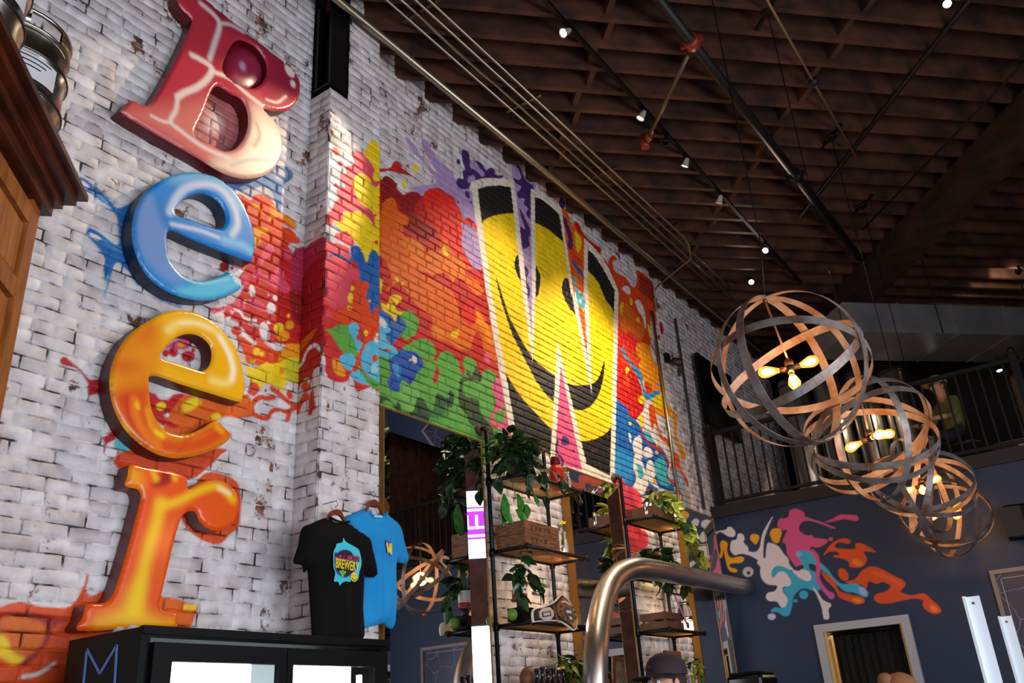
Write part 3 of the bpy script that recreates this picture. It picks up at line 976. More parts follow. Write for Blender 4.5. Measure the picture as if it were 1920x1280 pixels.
# ================================================================== brick walls
BRICK, MORTAR = mat_brick(), mat_mortar()
COURSE, CZ0, PITCH = 0.0677, 0.0474, 0.213


def seen_size(P, n, w, h):
    c = CR @ (P - CAM)
    if c[2] < 0.2:
        return 0
    x, y = c[0] / c[2] * FPX + 960, c[1] / c[2] * FPX + 640
    if not (-20 < x < 1940 and -20 < y < 1300):
        return 0
    v = P - CAM
    return w * h * abs(v @ n) / np.linalg.norm(v) ** 3


def brick_wall(parent, axis, val, sgn, u0, u1, z0, z1, paint, keep=300, fine=0.0085, skip=None, phase=0.0, stuff_name='brick_field'):
    """lays a running bond on the plane axis = val (outer faces there, facing sgn); the keep bricks that show
    largest are objects of their own, the rest one field of bricks"""
    n = np.zeros(3); n[axis] = sgn
    ua = 1 if axis == 0 else 0
    L = []
    k = 0
    z = CZ0 + math.floor((z0 - CZ0) / COURSE) * COURSE
    while z < z1:
        header = (k % 6 == 3)
        p = PITCH / 2 if header else PITCH
        off = (phase + (k % 2) * 0.5 * p + (0.25 * PITCH if header else 0) + RNG.uniform(-.018, .018)) % p
        u = u0 - p + off
        while u < u1:
            j = RNG.uniform(-.006, .006)
            a, b = max(u + 0.003, u0), min(u + p - 0.003, u1)
            lo, hi = max(z + 0.0028, z0), min(z + COURSE - 0.0028, z1)
            if b - a > 0.03 and hi - lo > 0.02 and not (skip and skip((a + b) / 2, (lo + hi) / 2)):
                L.append((a, b, lo, hi))
            u += p
        z += COURSE
        k += 1
    L = np.array(L)
    # which bricks carry mural paint
    uu, vv = np.meshgrid(np.linspace(0.02, 0.98, 9), np.linspace(0.05, 0.95, 4))
    S = np.stack([L[:, 0:1] + (L[:, 1:2] - L[:, 0:1]) * uu.ravel()[None], L[:, 2:3] + (L[:, 3:4] - L[:, 2:3]) * vv.ravel()[None]], 2)
    painted = (paint.eval(S.reshape(-1, 2))[:, 3] > 0).reshape(len(L), -1).any(1) if paint else np.zeros(len(L), bool)
    C = np.zeros((len(L), 3)); C[:, axis] = val; C[:, ua] = (L[:, 0] + L[:, 1]) / 2; C[:, 2] = (L[:, 2] + L[:, 3]) / 2
    size = np.array([seen_size(C[i], n, L[i, 1] - L[i, 0], L[i, 3] - L[i, 2]) for i in range(len(L))])
    rank = np.argsort(-size)
    single = set(int(i) for i in rank[:keep] if size[i] > 0)
    # geometry of every brick
    allV, allF, meta = [], [], []
    base = 0
    for i, (a, b, lo, hi) in enumerate(L):
        e = 0.0055
        if painted[i]:
            nu = max(2, int(math.ceil((b - a - 2 * e) / fine))); nv = max(2, int(math.ceil((hi - lo - 2 * e) / fine)))
        else:
            nu, nv = 3, 1
        us = np.concatenate([[a], np.linspace(a + e, b - e, nu + 1), [b]])
        vs = np.concatenate([[lo], np.linspace(lo + e, hi - e, nv + 1), [hi]])
        U, Vv = np.meshgrid(us, vs)
        D = np.full(U.shape, RNG.uniform(-.0022, .0018))
        D += (U - a) * RNG.uniform(-.012, .012) + (Vv - lo) * RNG.uniform(-.03, .03)
        D[0, :] = D[-1, :] = -0.0085
        D[:, 0] = D[:, -1] = -0.0085
        # worn, wavy edges and rounded corners
        if not painted[i]:
            jit = RNG.uniform(-.0034, .0034, U.shape)
            Vv = Vv + jit * (np.abs(Vv - (lo + hi) / 2) > 0.01)
            U = U + RNG.uniform(-.003, .003, U.shape)
            for r_, c_ in ((1, 1), (1, -2), (-2, 1), (-2, -2)):
                U[r_, c_] += 0.006 * (1 if c_ == 1 else -1)
                Vv[r_, c_] += 0.004 * (1 if r_ == 1 else -1)
        m_, n_ = U.shape
        P = np.zeros((m_ * n_, 3))
        P[:, axis] = val + sgn * D.ravel()
        P[:, ua] = U.ravel()
        P[:, 2] = Vv.ravel()
        idx = np.arange(m_ * n_).reshape(m_, n_)
        q = np.stack([idx[:-1, :-1], idx[:-1, 1:], idx[1:, 1:], idx[1:, :-1]], 2).reshape(-1, 4)
        if (axis == 0) != (sgn > 0):
            q = q[:, ::-1]
        allV.append(P); allF.append(q)
    if paint:
        gu, gv = np.arange(u0, u1 + .001, .018), np.arange(z0, z1 + .001, .018)
        GU, GV = np.meshgrid(gu, gv)
        PP = np.zeros((GU.size, 3)); PP[:, axis] = val - sgn * .0072; PP[:, ua] = GU.ravel(); PP[:, 2] = GV.ravel()
        gi = np.arange(GU.size).reshape(GU.shape)
        gq = np.stack([gi[:-1, :-1], gi[:-1, 1:], gi[1:, 1:], gi[1:, :-1]], 2).reshape(-1, 4)
        if skip:
            ctr = PP[gq].mean(1)
            gq = gq[[not skip(c[ua], c[2]) for c in ctr]]
        if (axis == 0) != (sgn > 0):
            gq = gq[:, ::-1]
        mo = link(bpy.data.objects.new('mortar_bed', mesh_np('mortar_bed', PP, gq, MORTAR, False, paint.eval(PP[:, [ua, 2]], aa=.018))), parent)
    cnt = np.array([len(v) for v in allV])
    tone = np.repeat(RNG.uniform(0, 1, len(L)), cnt)
    Vall = np.concatenate(allV)
    col = np.zeros((len(Vall), 4))
    pm = np.repeat(painted, cnt)
    if pm.any():
        col[pm] = paint.eval(Vall[pm][:, [ua, 2]], aa=fine)
    st = np.concatenate([[0], np.cumsum(cnt)])
    sv, sf, sc, stn = [], [], [], []
    base = 0
    for i in range(len(L)):
        V, F = allV[i], allF[i]
        c, t = col[st[i]:st[i + 1]], tone[st[i]:st[i + 1]]
        if i in single:
            o = link(bpy.data.objects.new('brick', mesh_np('brick', V - C[i], F, BRICK, False, c, t)), parent)
            o.location = C[i]
        else:
            sv.append(V); sf.append(F + base); sc.append(c); stn.append(t)
            base += len(V)
    if sv:
        o = link(bpy.data.objects.new(stuff_name, mesh_np(stuff_name, np.concatenate(sv), np.concatenate(sf), BRICK, False, np.concatenate(sc), np.concatenate(stn))), parent)
        o['kind'] = 'stuff'


JD = np.array([math.cos(math.radians(45.4)), math.sin(math.radians(45.4)), 0])
KD = np.array([-JD[1], JD[0], 0])
TOP = DECK

wl = structure('wall_left', MB().box((WALL_X - 0.15, (PIL_Y0 - 0.6 - 3) / 2 + 0.3, TOP / 2), (0.28, PIL_Y0 + 3.0, TOP)), MORTAR)
wl['label'] = 'white painted brick wall behind the big letters'
brick_wall(wl, 0, WALL_X, 1, -0.2, PIL_Y0 + 0.012, 1.55, TOP - 0.05, ML, phase=0.05)
wf = structure('wall_left_rear', MB().box((WALL_X - 0.15, (PIL_Y0 + FAR_Y) / 2, TOP / 2), (0.28, FAR_Y - PIL_Y0, TOP)), MORTAR)
wf['label'] = 'brick wall with the W mural beyond the pilaster'
brick_wall(wf, 0, WALL_X, 1, PIL_Y1 + 0.002, 13.4, 1.55, TOP - 0.05, M, phase=0.11)
SHO = 5.80      # the pilaster steps in here and carries a steel post
wp = structure('wall_pilaster', MB().box(((WALL_X + PIL_X) / 2 - 0.006, (PIL_Y0 + PIL_Y1) / 2, SHO / 2), (PIL_X - WALL_X - 0.012, PIL_Y1 - PIL_Y0 - 0.02, SHO))
               .box(((WALL_X + PIL_X) / 2 - 0.006, (3.59 + PIL_Y1) / 2, (SHO + TOP) / 2), (PIL_X - WALL_X - 0.012, PIL_Y1 - 3.59 - 0.02, TOP - SHO)), MORTAR)
wp['label'] = 'white brick pilaster with mural splashes'
brick_wall(wp, 0, PIL_X, 1, PIL_Y0, PIL_Y1, 1.55, SHO, MP, phase=0.02, keep=240)
brick_wall(wp, 0, PIL_X, 1, 3.60, PIL_Y1, SHO, TOP - 0.02, MP, phase=0.02, keep=40, stuff_name='upper_brick_field')
wq = wp
brick_wall(wq, 1, PIL_Y0, -1, WALL_X - .012, PIL_X, 1.55, SHO, MS, phase=0.0, keep=20, stuff_name='flank_brick_field')

# ================================================================== rest of the shell
FLOOR = mat('polished_concrete', lin(74, 68, 63), 0.35, noise=0.35, nscale=3)
structure('floor', MB().box(((WALL_X + ROOM_R) / 2, (FRONT_Y + FAR_Y) / 2, -0.1), (ROOM_R - WALL_X + 0.6, FAR_Y - FRONT_Y + 0.6, 0.2)), FLOOR)
PLAST = mat('warm_plaster', lin(116, 106, 96), 0.8, noise=0.1)
DARKW = mat('dark_wall_paint', lin(44, 40, 40), 0.8, noise=0.2)
FRAMEM = mat('window_frame_black', lin(26, 26, 28), 0.4)


def wall_with_window(name, axis, val, thick, u0, u1, w0, w1, s0, s1, m, n_mull):
    mb = MB()

    def bx(a, b, lo, hi, t=thick, sh=0.0):
        c = [0, 0, (lo + hi) / 2]; d = [0, 0, hi - lo]
        c[axis] = val + math.copysign(thick / 2, val) + sh; d[axis] = t
        c[1 - axis] = (a + b) / 2; d[1 - axis] = b - a
        return c, d
    for a, b, lo, hi in ((u0, u1, 0, s0), (u0, w0, s0, s1), (w1, u1, s0, s1)) + (((u0, u1, s1, DECK),) if name != 'wall_right' else ((u0, u1, s1, 3.94), (u0, u1, 5.0, DECK), (u0, 3.75, 3.94, 5.0), (6.05, u1, 3.94, 5.0))):
        mb.box(*bx(a, b, lo, hi))
    w = structure(name, mb, m)
    wn = MB()
    for a, b, lo, hi in ((w0, w1, s0, s0 + .08), (w0, w1, s1 - .08, s1)):
        wn.box(*bx(a, b, lo, hi, 0.1, -math.copysign(thick * 0.3, val)))
    for i in range(n_mull + 1):
        x = w0 + (w1 - w0) * i / n_mull
        wn.box(*bx(x - .04, x + .04, s0, s1, 0.1, -math.copysign(thick * 0.3, val)))
    return wn


f1 = wall_with_window('wall_front', 1, FRONT_Y, 0.3, WALL_X - .3, ROOM_R, -1.6, 2.8, 0.6, 3.2, PLAST, 4)
structure('window_1', f1, FRAMEM)
f2 = wall_with_window('wall_right', 0, ROOM_R, 0.3, FRONT_Y - .3, FAR_Y, -2.2, 5.6, 0.6, 3.0, mat('right_wall_red_brick_paint', lin(146, 112, 104), 0.8, noise=.4, nscale=6), 5)
structure('window_2', f2, FRAMEM)
f3 = MB()
for y in (3.79, 6.01):
    f3.box((ROOM_R + .08, y, 4.47), (.1, .07, 1.05))
for z in (3.97, 4.97):
    f3.box((ROOM_R + .08, 4.9, z), (.1, 2.3, .07))
structure('window_3', f3, FRAMEM)
structure('wall_far', MB().box(((WALL_X + ROOM_R) / 2, FAR_Y + .15, DECK / 2), (ROOM_R - WALL_X + .6, 0.3, DECK)), DARKW)

# blue wall with its mural and the curtained opening
DX0, DX1, DZ1 = -2.86, -2.05, 2.27
xs = np.unique(np.concatenate([np.arange(WALL_X, -1.15, 0.0085), np.linspace(-1.15, ROOM_R, 30), [DX0, DX1]]))
zs = np.unique(np.concatenate([np.linspace(0, 2.27, 12), np.arange(2.27, MEZ - .02, 0.0085), [MEZ - .02, DZ1]]))
X, Z = np.meshgrid(xs, zs)
P2 = np.stack([X.ravel(), Z.ravel()], 1)
pc = MB_.eval(P2, s2l(NAVY), aa=0.0085)
V = np.stack([P2[:, 0], np.full(len(P2), BACK_Y), P2[:, 1]], 1)
ix = np.arange(len(P2)).reshape(X.shape)
Q = np.stack([ix[:-1, :-1], ix[:-1, 1:], ix[1:, 1:], ix[1:, :-1]], 2)
cx = (X[:-1, :-1] + X[:-1, 1:]) / 2
czz = (Z[:-1, :-1] + Z[1:, :-1]) / 2
keep = ~((cx > DX0) & (cx < DX1) & (czz < DZ1))
wb = link(bpy.data.objects.new('wall_back', mesh_np('wall_back', V, Q[keep], mat_painted('blue_wall_paint', NAVY, 0.55), False, pc)))
wb['kind'] = 'structure'
wb['label'] = 'dark blue wall with a splash mural under the mezzanine'
# core of the wall (thickness behind the painted skin)
structure('wall_back_core', MB().box(((WALL_X + DX0) / 2, BACK_Y + .11, (MEZ - .02) / 2), (DX0 - WALL_X, .2, MEZ - .02))
          .box(((DX1 + ROOM_R) / 2, BACK_Y + .11, (MEZ - .02) / 2), (ROOM_R - DX1, .2, MEZ - .02))
          .box(((DX0 + DX1) / 2, BACK_Y + .11, (DZ1 + MEZ - .02) / 2), (DX1 - DX0, .2, MEZ - .02 - DZ1)), DARKW)
BLACKST = mat('black_steel', lin(24, 22, 22), 0.45, 0.6)
structure('mezzanine_floor', MB().box(((WALL_X + ROOM_R) / 2, (BACK_Y + FAR_Y) / 2 - .02, MEZ + 0.05), (ROOM_R - WALL_X, FAR_Y - BACK_Y + .04, 0.14)), mat('dark_fascia', lin(30, 27, 27), 0.6))

# ceiling: deck, diagonal joists with blocking, big diagonal beam
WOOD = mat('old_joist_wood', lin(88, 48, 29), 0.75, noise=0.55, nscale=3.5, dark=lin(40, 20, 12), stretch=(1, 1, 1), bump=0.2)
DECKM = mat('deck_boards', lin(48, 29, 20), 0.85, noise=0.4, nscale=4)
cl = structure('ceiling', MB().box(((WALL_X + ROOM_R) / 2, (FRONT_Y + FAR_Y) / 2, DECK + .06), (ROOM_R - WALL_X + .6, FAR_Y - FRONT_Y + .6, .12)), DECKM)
JS0, JSP = 5.815 + 0.025, 0.2775
joists = []
k0 = int(math.ceil((-1.0 - JS0) / JSP))
for i in range(k0, 30):
    s = JS0 + i * JSP
    t0 = max((WALL_X - 0.02 + .712 * s) / .7022, (FRONT_Y - .02 - .7022 * s) / .712)
    t1 = min((ROOM_R + 0.1 + .712 * s) / .7022, (FAR_Y + .1 - .7022 * s) / .712)
    if t1 - t0 < 0.5:
        continue
    h = RNG.uniform(-.008, .008)
    a, b = KD * s + JD * t0, KD * s + JD * t1
    mb = MB().bar((a[0], a[1], (JZ + h + DECK) / 2), (b[0], b[1], (JZ + h + DECK) / 2), 0.048, DECK - JZ - h)
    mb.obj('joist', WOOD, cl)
    joists.append(s)
for (px, py), n0 in (((1090, 165), 0), ((1465, 220), 0)):
    p = CAM + ray(px, py) * ((JZ + .1 - CAM[2]) / ray(px, py)[2])
    t = p @ JD
    for q, s in enumerate(joists[:-1]):
        if s < 2.0 or s > 9.5:
            continue
        sm = s + JSP / 2
        c = KD * sm + JD * (t + (0.03 if q % 2 else -0.03))
        if c[0] < WALL_X + .1 or c[0] > ROOM_R:
            continue
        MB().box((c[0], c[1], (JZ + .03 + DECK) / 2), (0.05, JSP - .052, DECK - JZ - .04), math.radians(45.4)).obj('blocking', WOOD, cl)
bm_c, bm_d = np.array([-0.69, 9.84, 0]), np.array([-.656, .755, 0])
bm_t0, bm_t1 = -7.0, 4.8
a, b = bm_c + bm_d * bm_t0, bm_c + bm_d * bm_t1
bm_ = structure('ceiling_beam', MB().bar((a[0], a[1], 6.55), (b[0], b[1], 6.55), 0.49, 0.2), mat('dark_beam_timber', lin(60, 36, 26), 0.7, noise=0.6, nscale=5, dark=lin(24, 16, 13)))
bm_['label'] = 'heavy dark timber beam crossing under the joists'
# steel post standing on the pilaster shoulder
sp = thing('steel_post', (-3.80, 3.50, SHO + .04), 'black steel post standing on the shoulder of the brick pilaster', 'post')
MB().box((-3.72, 3.50, (SHO + .06 + JZ) / 2), (0.02, 0.155, JZ - SHO - .06)).box((-3.86, 3.50, (SHO + .06 + JZ) / 2), (0.02, 0.155, JZ - SHO - .06)).box((-3.79, 3.50, (SHO + .06 + JZ) / 2), (0.12, 0.02, JZ - SHO - .06)).obj('column', BLACKST, sp)
MB().box((-3.79, 3.50, SHO + .05), (0.17, 0.168, 0.02)).obj('base_plate', BLACKST, sp)
# ================================================================== the BEER letters
LET_T = 0.112
LX = WALL_X + LET_T


def tri_fill(outer, holes, h):
    """triangles filling an outline, with inner points on a grid of pitch h"""
    loops = [outer] + holes
    P, E = [], []
    for lp in loops:
        q = []
        for a, b in zip(lp, np.roll(lp, -1, 0)):
            n = max(1, int(round(np.linalg.norm(b - a) / (h * 0.8))))
            for k in range(n):
                q.append(a + (b - a) * k / n)
        s = len(P)
        P += q
        E += [(s + k, s + (k + 1) % len(q)) for k in range(len(q))]
    nb = len(P)
    lo, hi = outer.min(0), outer.max(0)
    gx, gy = np.meshgrid(np.arange(lo[0] + h / 2, hi[0], h), np.arange(lo[1] + h / 2, hi[1], h))
    gx = gx + (np.arange(gx.shape[0]) % 2)[:, None] * h / 2
    G = np.stack([gx.ravel(), gy.ravel()], 1)
    k = inside(G, outer)
    for hl in holes:
        k &= ~inside(G, hl)
    G = G[k]
    d = np.full(len(G), 1e9)
    for lp in loops:
        d = np.minimum(d, seg_dist(G, lp, True))
    G = G[d > h * 0.45]
    vv, _, ff, _, _, _ = delaunay_2d_cdt([Vector(p) for p in P] + [Vector(p) for p in G], E, [], 0, 1e-6)
    Vn = np.array([(v.x, v.y) for v in vv])
    F = np.array([f for f in ff if len(f) == 3])
    c = Vn[F].mean(1)
    k = inside(c, outer)
    for hl in holes:
        k &= ~inside(c, hl)
    F = F[k]
    a, b, cc = Vn[F[:, 0]], Vn[F[:, 1]], Vn[F[:, 2]]
    ar = (b[:, 0] - a[:, 0]) * (cc[:, 1] - a[:, 1]) - (b[:, 1] - a[:, 1]) * (cc[:, 0] - a[:, 0])
    F[ar < 0] = F[ar < 0][:, ::-1]
    dist = np.full(len(Vn), 1e9)
    for lp in loops:
        dist = np.minimum(dist, seg_dist(Vn, lp, True))
    return Vn, F[np.abs(ar) > 1e-10], dist


FACE = mat_painted('letter_gloss_paint', None, 0.32, 0.3)


def letter(name, label, outer_t, holes_t, paint, base, side_col, closed_holes=()):
    po = smooth_closed(paint.to2d(pts(outer_t)), 5) if not outer_t.startswith('!') else paint.to2d(pts(outer_t[1:]))
    hs = [smooth_closed(paint.to2d(pts(t)), 5) for t in holes_t]
    c2 = po.mean(0)
    t = thing(name, (WALL_X, float(c2[0]), float(po[:, 1].min())), label, 'letter', 'letters spelling Beer')
    loc = np.array(t['_o'])
    Vn, F, d = tri_fill(po, hs, 0.0125)
    r = 0.016
    q = np.clip(1 - d / r, 0, 1)
    drop = r * (1 - np.sqrt(np.clip(1 - q * q, 0, 1)))
    V = np.stack([np.full(len(Vn), LX) - drop, Vn[:, 0], Vn[:, 1]], 1) - loc
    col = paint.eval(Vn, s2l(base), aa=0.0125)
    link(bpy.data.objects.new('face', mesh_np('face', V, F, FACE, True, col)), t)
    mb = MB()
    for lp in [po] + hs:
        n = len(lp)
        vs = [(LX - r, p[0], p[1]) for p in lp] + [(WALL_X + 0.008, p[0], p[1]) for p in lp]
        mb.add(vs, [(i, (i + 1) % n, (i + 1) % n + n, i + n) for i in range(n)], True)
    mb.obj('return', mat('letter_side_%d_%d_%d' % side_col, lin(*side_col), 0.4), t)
    return t, po, hs


# --- B
LB = Paint(0, LX)
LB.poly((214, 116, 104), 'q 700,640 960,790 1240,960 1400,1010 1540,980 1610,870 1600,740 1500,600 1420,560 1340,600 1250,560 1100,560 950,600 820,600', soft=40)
LB.poly((240, 214, 186), 'q 1430,600 1540,660 1600,780 1570,920 1480,1000 1350,990 1200,930 1260,880 1350,860 1420,760', soft=22)  # cream patches paint a lamp's reflection onto the lower bowl
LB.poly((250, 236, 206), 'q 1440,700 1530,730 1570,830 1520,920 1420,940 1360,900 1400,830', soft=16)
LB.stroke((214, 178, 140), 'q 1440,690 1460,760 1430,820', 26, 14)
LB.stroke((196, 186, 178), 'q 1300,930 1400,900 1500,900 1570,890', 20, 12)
LB.poly((150, 34, 62), 'q 1100,-60 1300,60 1500,200 1650,340 1690,480 1600,540 1480,520 1500,340 1340,200 1230,140', soft=24)  # shade on the upper bowl, put into the colour as darker magenta
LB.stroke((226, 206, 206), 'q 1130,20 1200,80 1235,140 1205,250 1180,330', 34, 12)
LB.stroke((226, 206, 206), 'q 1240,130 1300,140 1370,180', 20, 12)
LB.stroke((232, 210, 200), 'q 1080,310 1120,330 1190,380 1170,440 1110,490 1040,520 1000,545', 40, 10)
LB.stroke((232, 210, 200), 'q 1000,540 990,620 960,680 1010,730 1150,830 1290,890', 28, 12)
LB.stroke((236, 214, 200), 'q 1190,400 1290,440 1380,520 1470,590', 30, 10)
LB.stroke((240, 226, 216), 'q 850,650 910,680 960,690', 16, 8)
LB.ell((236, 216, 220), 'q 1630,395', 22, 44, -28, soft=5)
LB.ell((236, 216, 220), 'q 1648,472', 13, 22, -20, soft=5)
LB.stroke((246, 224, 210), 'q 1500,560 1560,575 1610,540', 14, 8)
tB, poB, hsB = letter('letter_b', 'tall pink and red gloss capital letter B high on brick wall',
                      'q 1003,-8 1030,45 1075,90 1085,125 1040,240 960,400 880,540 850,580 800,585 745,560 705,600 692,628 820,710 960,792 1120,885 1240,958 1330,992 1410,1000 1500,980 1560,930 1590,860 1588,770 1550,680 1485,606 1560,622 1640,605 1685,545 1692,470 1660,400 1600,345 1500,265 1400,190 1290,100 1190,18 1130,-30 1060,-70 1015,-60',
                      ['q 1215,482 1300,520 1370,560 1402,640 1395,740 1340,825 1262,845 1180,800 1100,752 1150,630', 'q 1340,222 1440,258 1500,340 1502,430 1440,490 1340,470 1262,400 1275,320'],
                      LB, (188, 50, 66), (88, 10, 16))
LBc = Paint(0, WALL_X + 0.05)
LBc.ell((150, 40, 70), 'q 1370,400', 110, 90, 40, soft=50)
LBc.ell((206, 150, 190), 'q 1345,385', 16, 26, -20, soft=12)
Vn, F, d = tri_fill(hsB[1], [], 0.02)
loc = np.array(tB['_o'])
bulge = 0.05 + 0.035 * np.clip(d / 0.09, 0, 1) ** 0.6
link(bpy.data.objects.new('counter_panel', mesh_np('counter_panel', np.stack([WALL_X + bulge, Vn[:, 0], Vn[:, 1]], 1) - loc, F, FACE, True, LBc.eval(Vn, s2l((110, 12, 20)), aa=.02))), tB)
# --- blue e
LE = Paint(0, LX)
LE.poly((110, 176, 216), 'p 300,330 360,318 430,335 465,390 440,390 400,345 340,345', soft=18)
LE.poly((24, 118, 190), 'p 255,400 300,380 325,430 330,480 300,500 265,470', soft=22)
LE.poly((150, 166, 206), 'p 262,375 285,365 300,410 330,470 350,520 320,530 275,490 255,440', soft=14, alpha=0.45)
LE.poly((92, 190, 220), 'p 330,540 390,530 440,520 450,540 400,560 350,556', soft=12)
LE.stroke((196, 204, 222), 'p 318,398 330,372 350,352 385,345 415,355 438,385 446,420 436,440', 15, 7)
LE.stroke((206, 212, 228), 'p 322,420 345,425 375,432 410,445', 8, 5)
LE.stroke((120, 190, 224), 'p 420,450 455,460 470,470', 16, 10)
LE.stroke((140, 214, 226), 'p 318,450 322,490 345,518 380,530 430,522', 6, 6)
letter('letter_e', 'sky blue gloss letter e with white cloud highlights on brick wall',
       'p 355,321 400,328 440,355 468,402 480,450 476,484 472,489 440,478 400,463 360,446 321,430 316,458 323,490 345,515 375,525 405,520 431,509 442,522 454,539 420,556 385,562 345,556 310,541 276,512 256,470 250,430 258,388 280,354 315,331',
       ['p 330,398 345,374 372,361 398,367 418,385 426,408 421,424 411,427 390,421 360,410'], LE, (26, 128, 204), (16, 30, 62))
# --- orange yellow e
LF = Paint(0, LX)
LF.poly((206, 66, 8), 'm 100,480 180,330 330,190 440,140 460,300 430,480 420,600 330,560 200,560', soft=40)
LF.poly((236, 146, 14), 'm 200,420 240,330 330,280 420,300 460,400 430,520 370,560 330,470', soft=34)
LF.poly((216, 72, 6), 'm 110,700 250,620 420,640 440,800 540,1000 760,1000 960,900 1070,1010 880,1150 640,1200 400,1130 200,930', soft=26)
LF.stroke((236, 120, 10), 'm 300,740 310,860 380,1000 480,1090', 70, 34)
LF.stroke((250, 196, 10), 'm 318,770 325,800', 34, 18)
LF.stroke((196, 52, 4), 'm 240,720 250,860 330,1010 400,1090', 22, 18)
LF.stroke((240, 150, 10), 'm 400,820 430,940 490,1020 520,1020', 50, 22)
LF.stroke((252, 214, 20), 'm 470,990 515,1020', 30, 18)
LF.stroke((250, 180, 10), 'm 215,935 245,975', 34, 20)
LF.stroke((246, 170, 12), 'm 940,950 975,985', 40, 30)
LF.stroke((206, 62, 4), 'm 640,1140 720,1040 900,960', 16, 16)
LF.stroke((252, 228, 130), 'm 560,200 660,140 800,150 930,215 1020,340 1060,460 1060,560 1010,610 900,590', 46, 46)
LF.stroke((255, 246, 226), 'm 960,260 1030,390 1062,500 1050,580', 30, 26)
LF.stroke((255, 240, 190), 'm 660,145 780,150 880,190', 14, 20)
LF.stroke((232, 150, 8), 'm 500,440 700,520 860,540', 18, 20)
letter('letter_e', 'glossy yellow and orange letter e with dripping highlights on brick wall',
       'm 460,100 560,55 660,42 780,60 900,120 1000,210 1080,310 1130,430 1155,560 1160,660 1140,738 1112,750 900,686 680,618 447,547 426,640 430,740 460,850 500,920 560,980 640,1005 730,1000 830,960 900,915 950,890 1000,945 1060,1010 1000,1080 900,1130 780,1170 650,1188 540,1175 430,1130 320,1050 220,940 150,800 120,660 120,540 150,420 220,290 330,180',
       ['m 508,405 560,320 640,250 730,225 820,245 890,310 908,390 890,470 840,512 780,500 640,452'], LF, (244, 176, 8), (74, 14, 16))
# --- r
LR = Paint(0, LX)
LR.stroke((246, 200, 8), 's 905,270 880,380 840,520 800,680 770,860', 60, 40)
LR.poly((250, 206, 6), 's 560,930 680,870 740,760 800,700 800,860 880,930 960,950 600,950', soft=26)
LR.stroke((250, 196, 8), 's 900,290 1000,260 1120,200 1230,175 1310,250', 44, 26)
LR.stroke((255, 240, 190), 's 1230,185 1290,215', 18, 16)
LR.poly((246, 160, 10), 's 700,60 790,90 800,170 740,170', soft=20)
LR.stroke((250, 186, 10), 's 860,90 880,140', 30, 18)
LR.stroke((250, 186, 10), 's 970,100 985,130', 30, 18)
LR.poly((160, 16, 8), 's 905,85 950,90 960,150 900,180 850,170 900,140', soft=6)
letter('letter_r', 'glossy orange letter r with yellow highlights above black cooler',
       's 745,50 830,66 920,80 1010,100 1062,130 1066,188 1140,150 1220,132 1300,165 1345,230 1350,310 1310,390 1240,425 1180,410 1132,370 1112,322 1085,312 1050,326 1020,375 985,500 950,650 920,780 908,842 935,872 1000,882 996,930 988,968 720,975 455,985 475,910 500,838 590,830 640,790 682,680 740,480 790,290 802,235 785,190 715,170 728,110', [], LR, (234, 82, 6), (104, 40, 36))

# ================================================================== black two-door cooler under the letters
CX0, CX1, CY0, CY1, CH = -3.675, -3.167, 2.05, 3.43, 1.958
BLKP = mat('black_enamel', lin(9, 8, 8), 0.4, noise=0.2, spec=.12)
BLK2 = mat('black_plastic', lin(9, 9, 10), 0.5, spec=.12)
ck = thing('drinks_cooler', ((CX0 + CX1) / 2, (CY0 + CY1) / 2, 0), 'black two door glass drinks cooler with lit interior and M outline', 'cooler')
body = MB()
for c, d in ((((CX0 + CX1) / 2, CY0 + .02, CH / 2), (CX1 - CX0, .04, CH)), (((CX0 + CX1) / 2, CY1 - .02, CH / 2), (CX1 - CX0, .04, CH)),
             (((CX0 + CX1) / 2, (CY0 + CY1) / 2, CH - .02), (CX1 - CX0, CY1 - CY0 - .08, .04)), (((CX0 + CX1) / 2, (CY0 + CY1) / 2, .1), (CX1 - CX0, CY1 - CY0 - .08, .2)),
             ((CX0 + .02, (CY0 + CY1) / 2, CH / 2), (.04, CY1 - CY0 - .08, CH - .5))):
    body.box(c, d)
body.obj('body', BLKP, ck)
MB().box((CX1 + .006, (CY0 + CY1) / 2, CH - .012), (.03, CY1 - CY0 + .01, .03)).obj('top_trim', BLK2, ck)
fy = [2.09, 2.185, 2.72, 2.785, 3.305, 3.40]
COOL = mat('cooler_light_panel', (1, 1, 1, 1), 0.5, emit=(0.86, 0.97, 1, 1), strength=5.5)
LINER = mat('cooler_liner', lin(206, 214, 214), 0.4)
GLASS = mat('clear_glass', (0.95, 0.97, 0.97, 1), 0.02, trans=1.0)
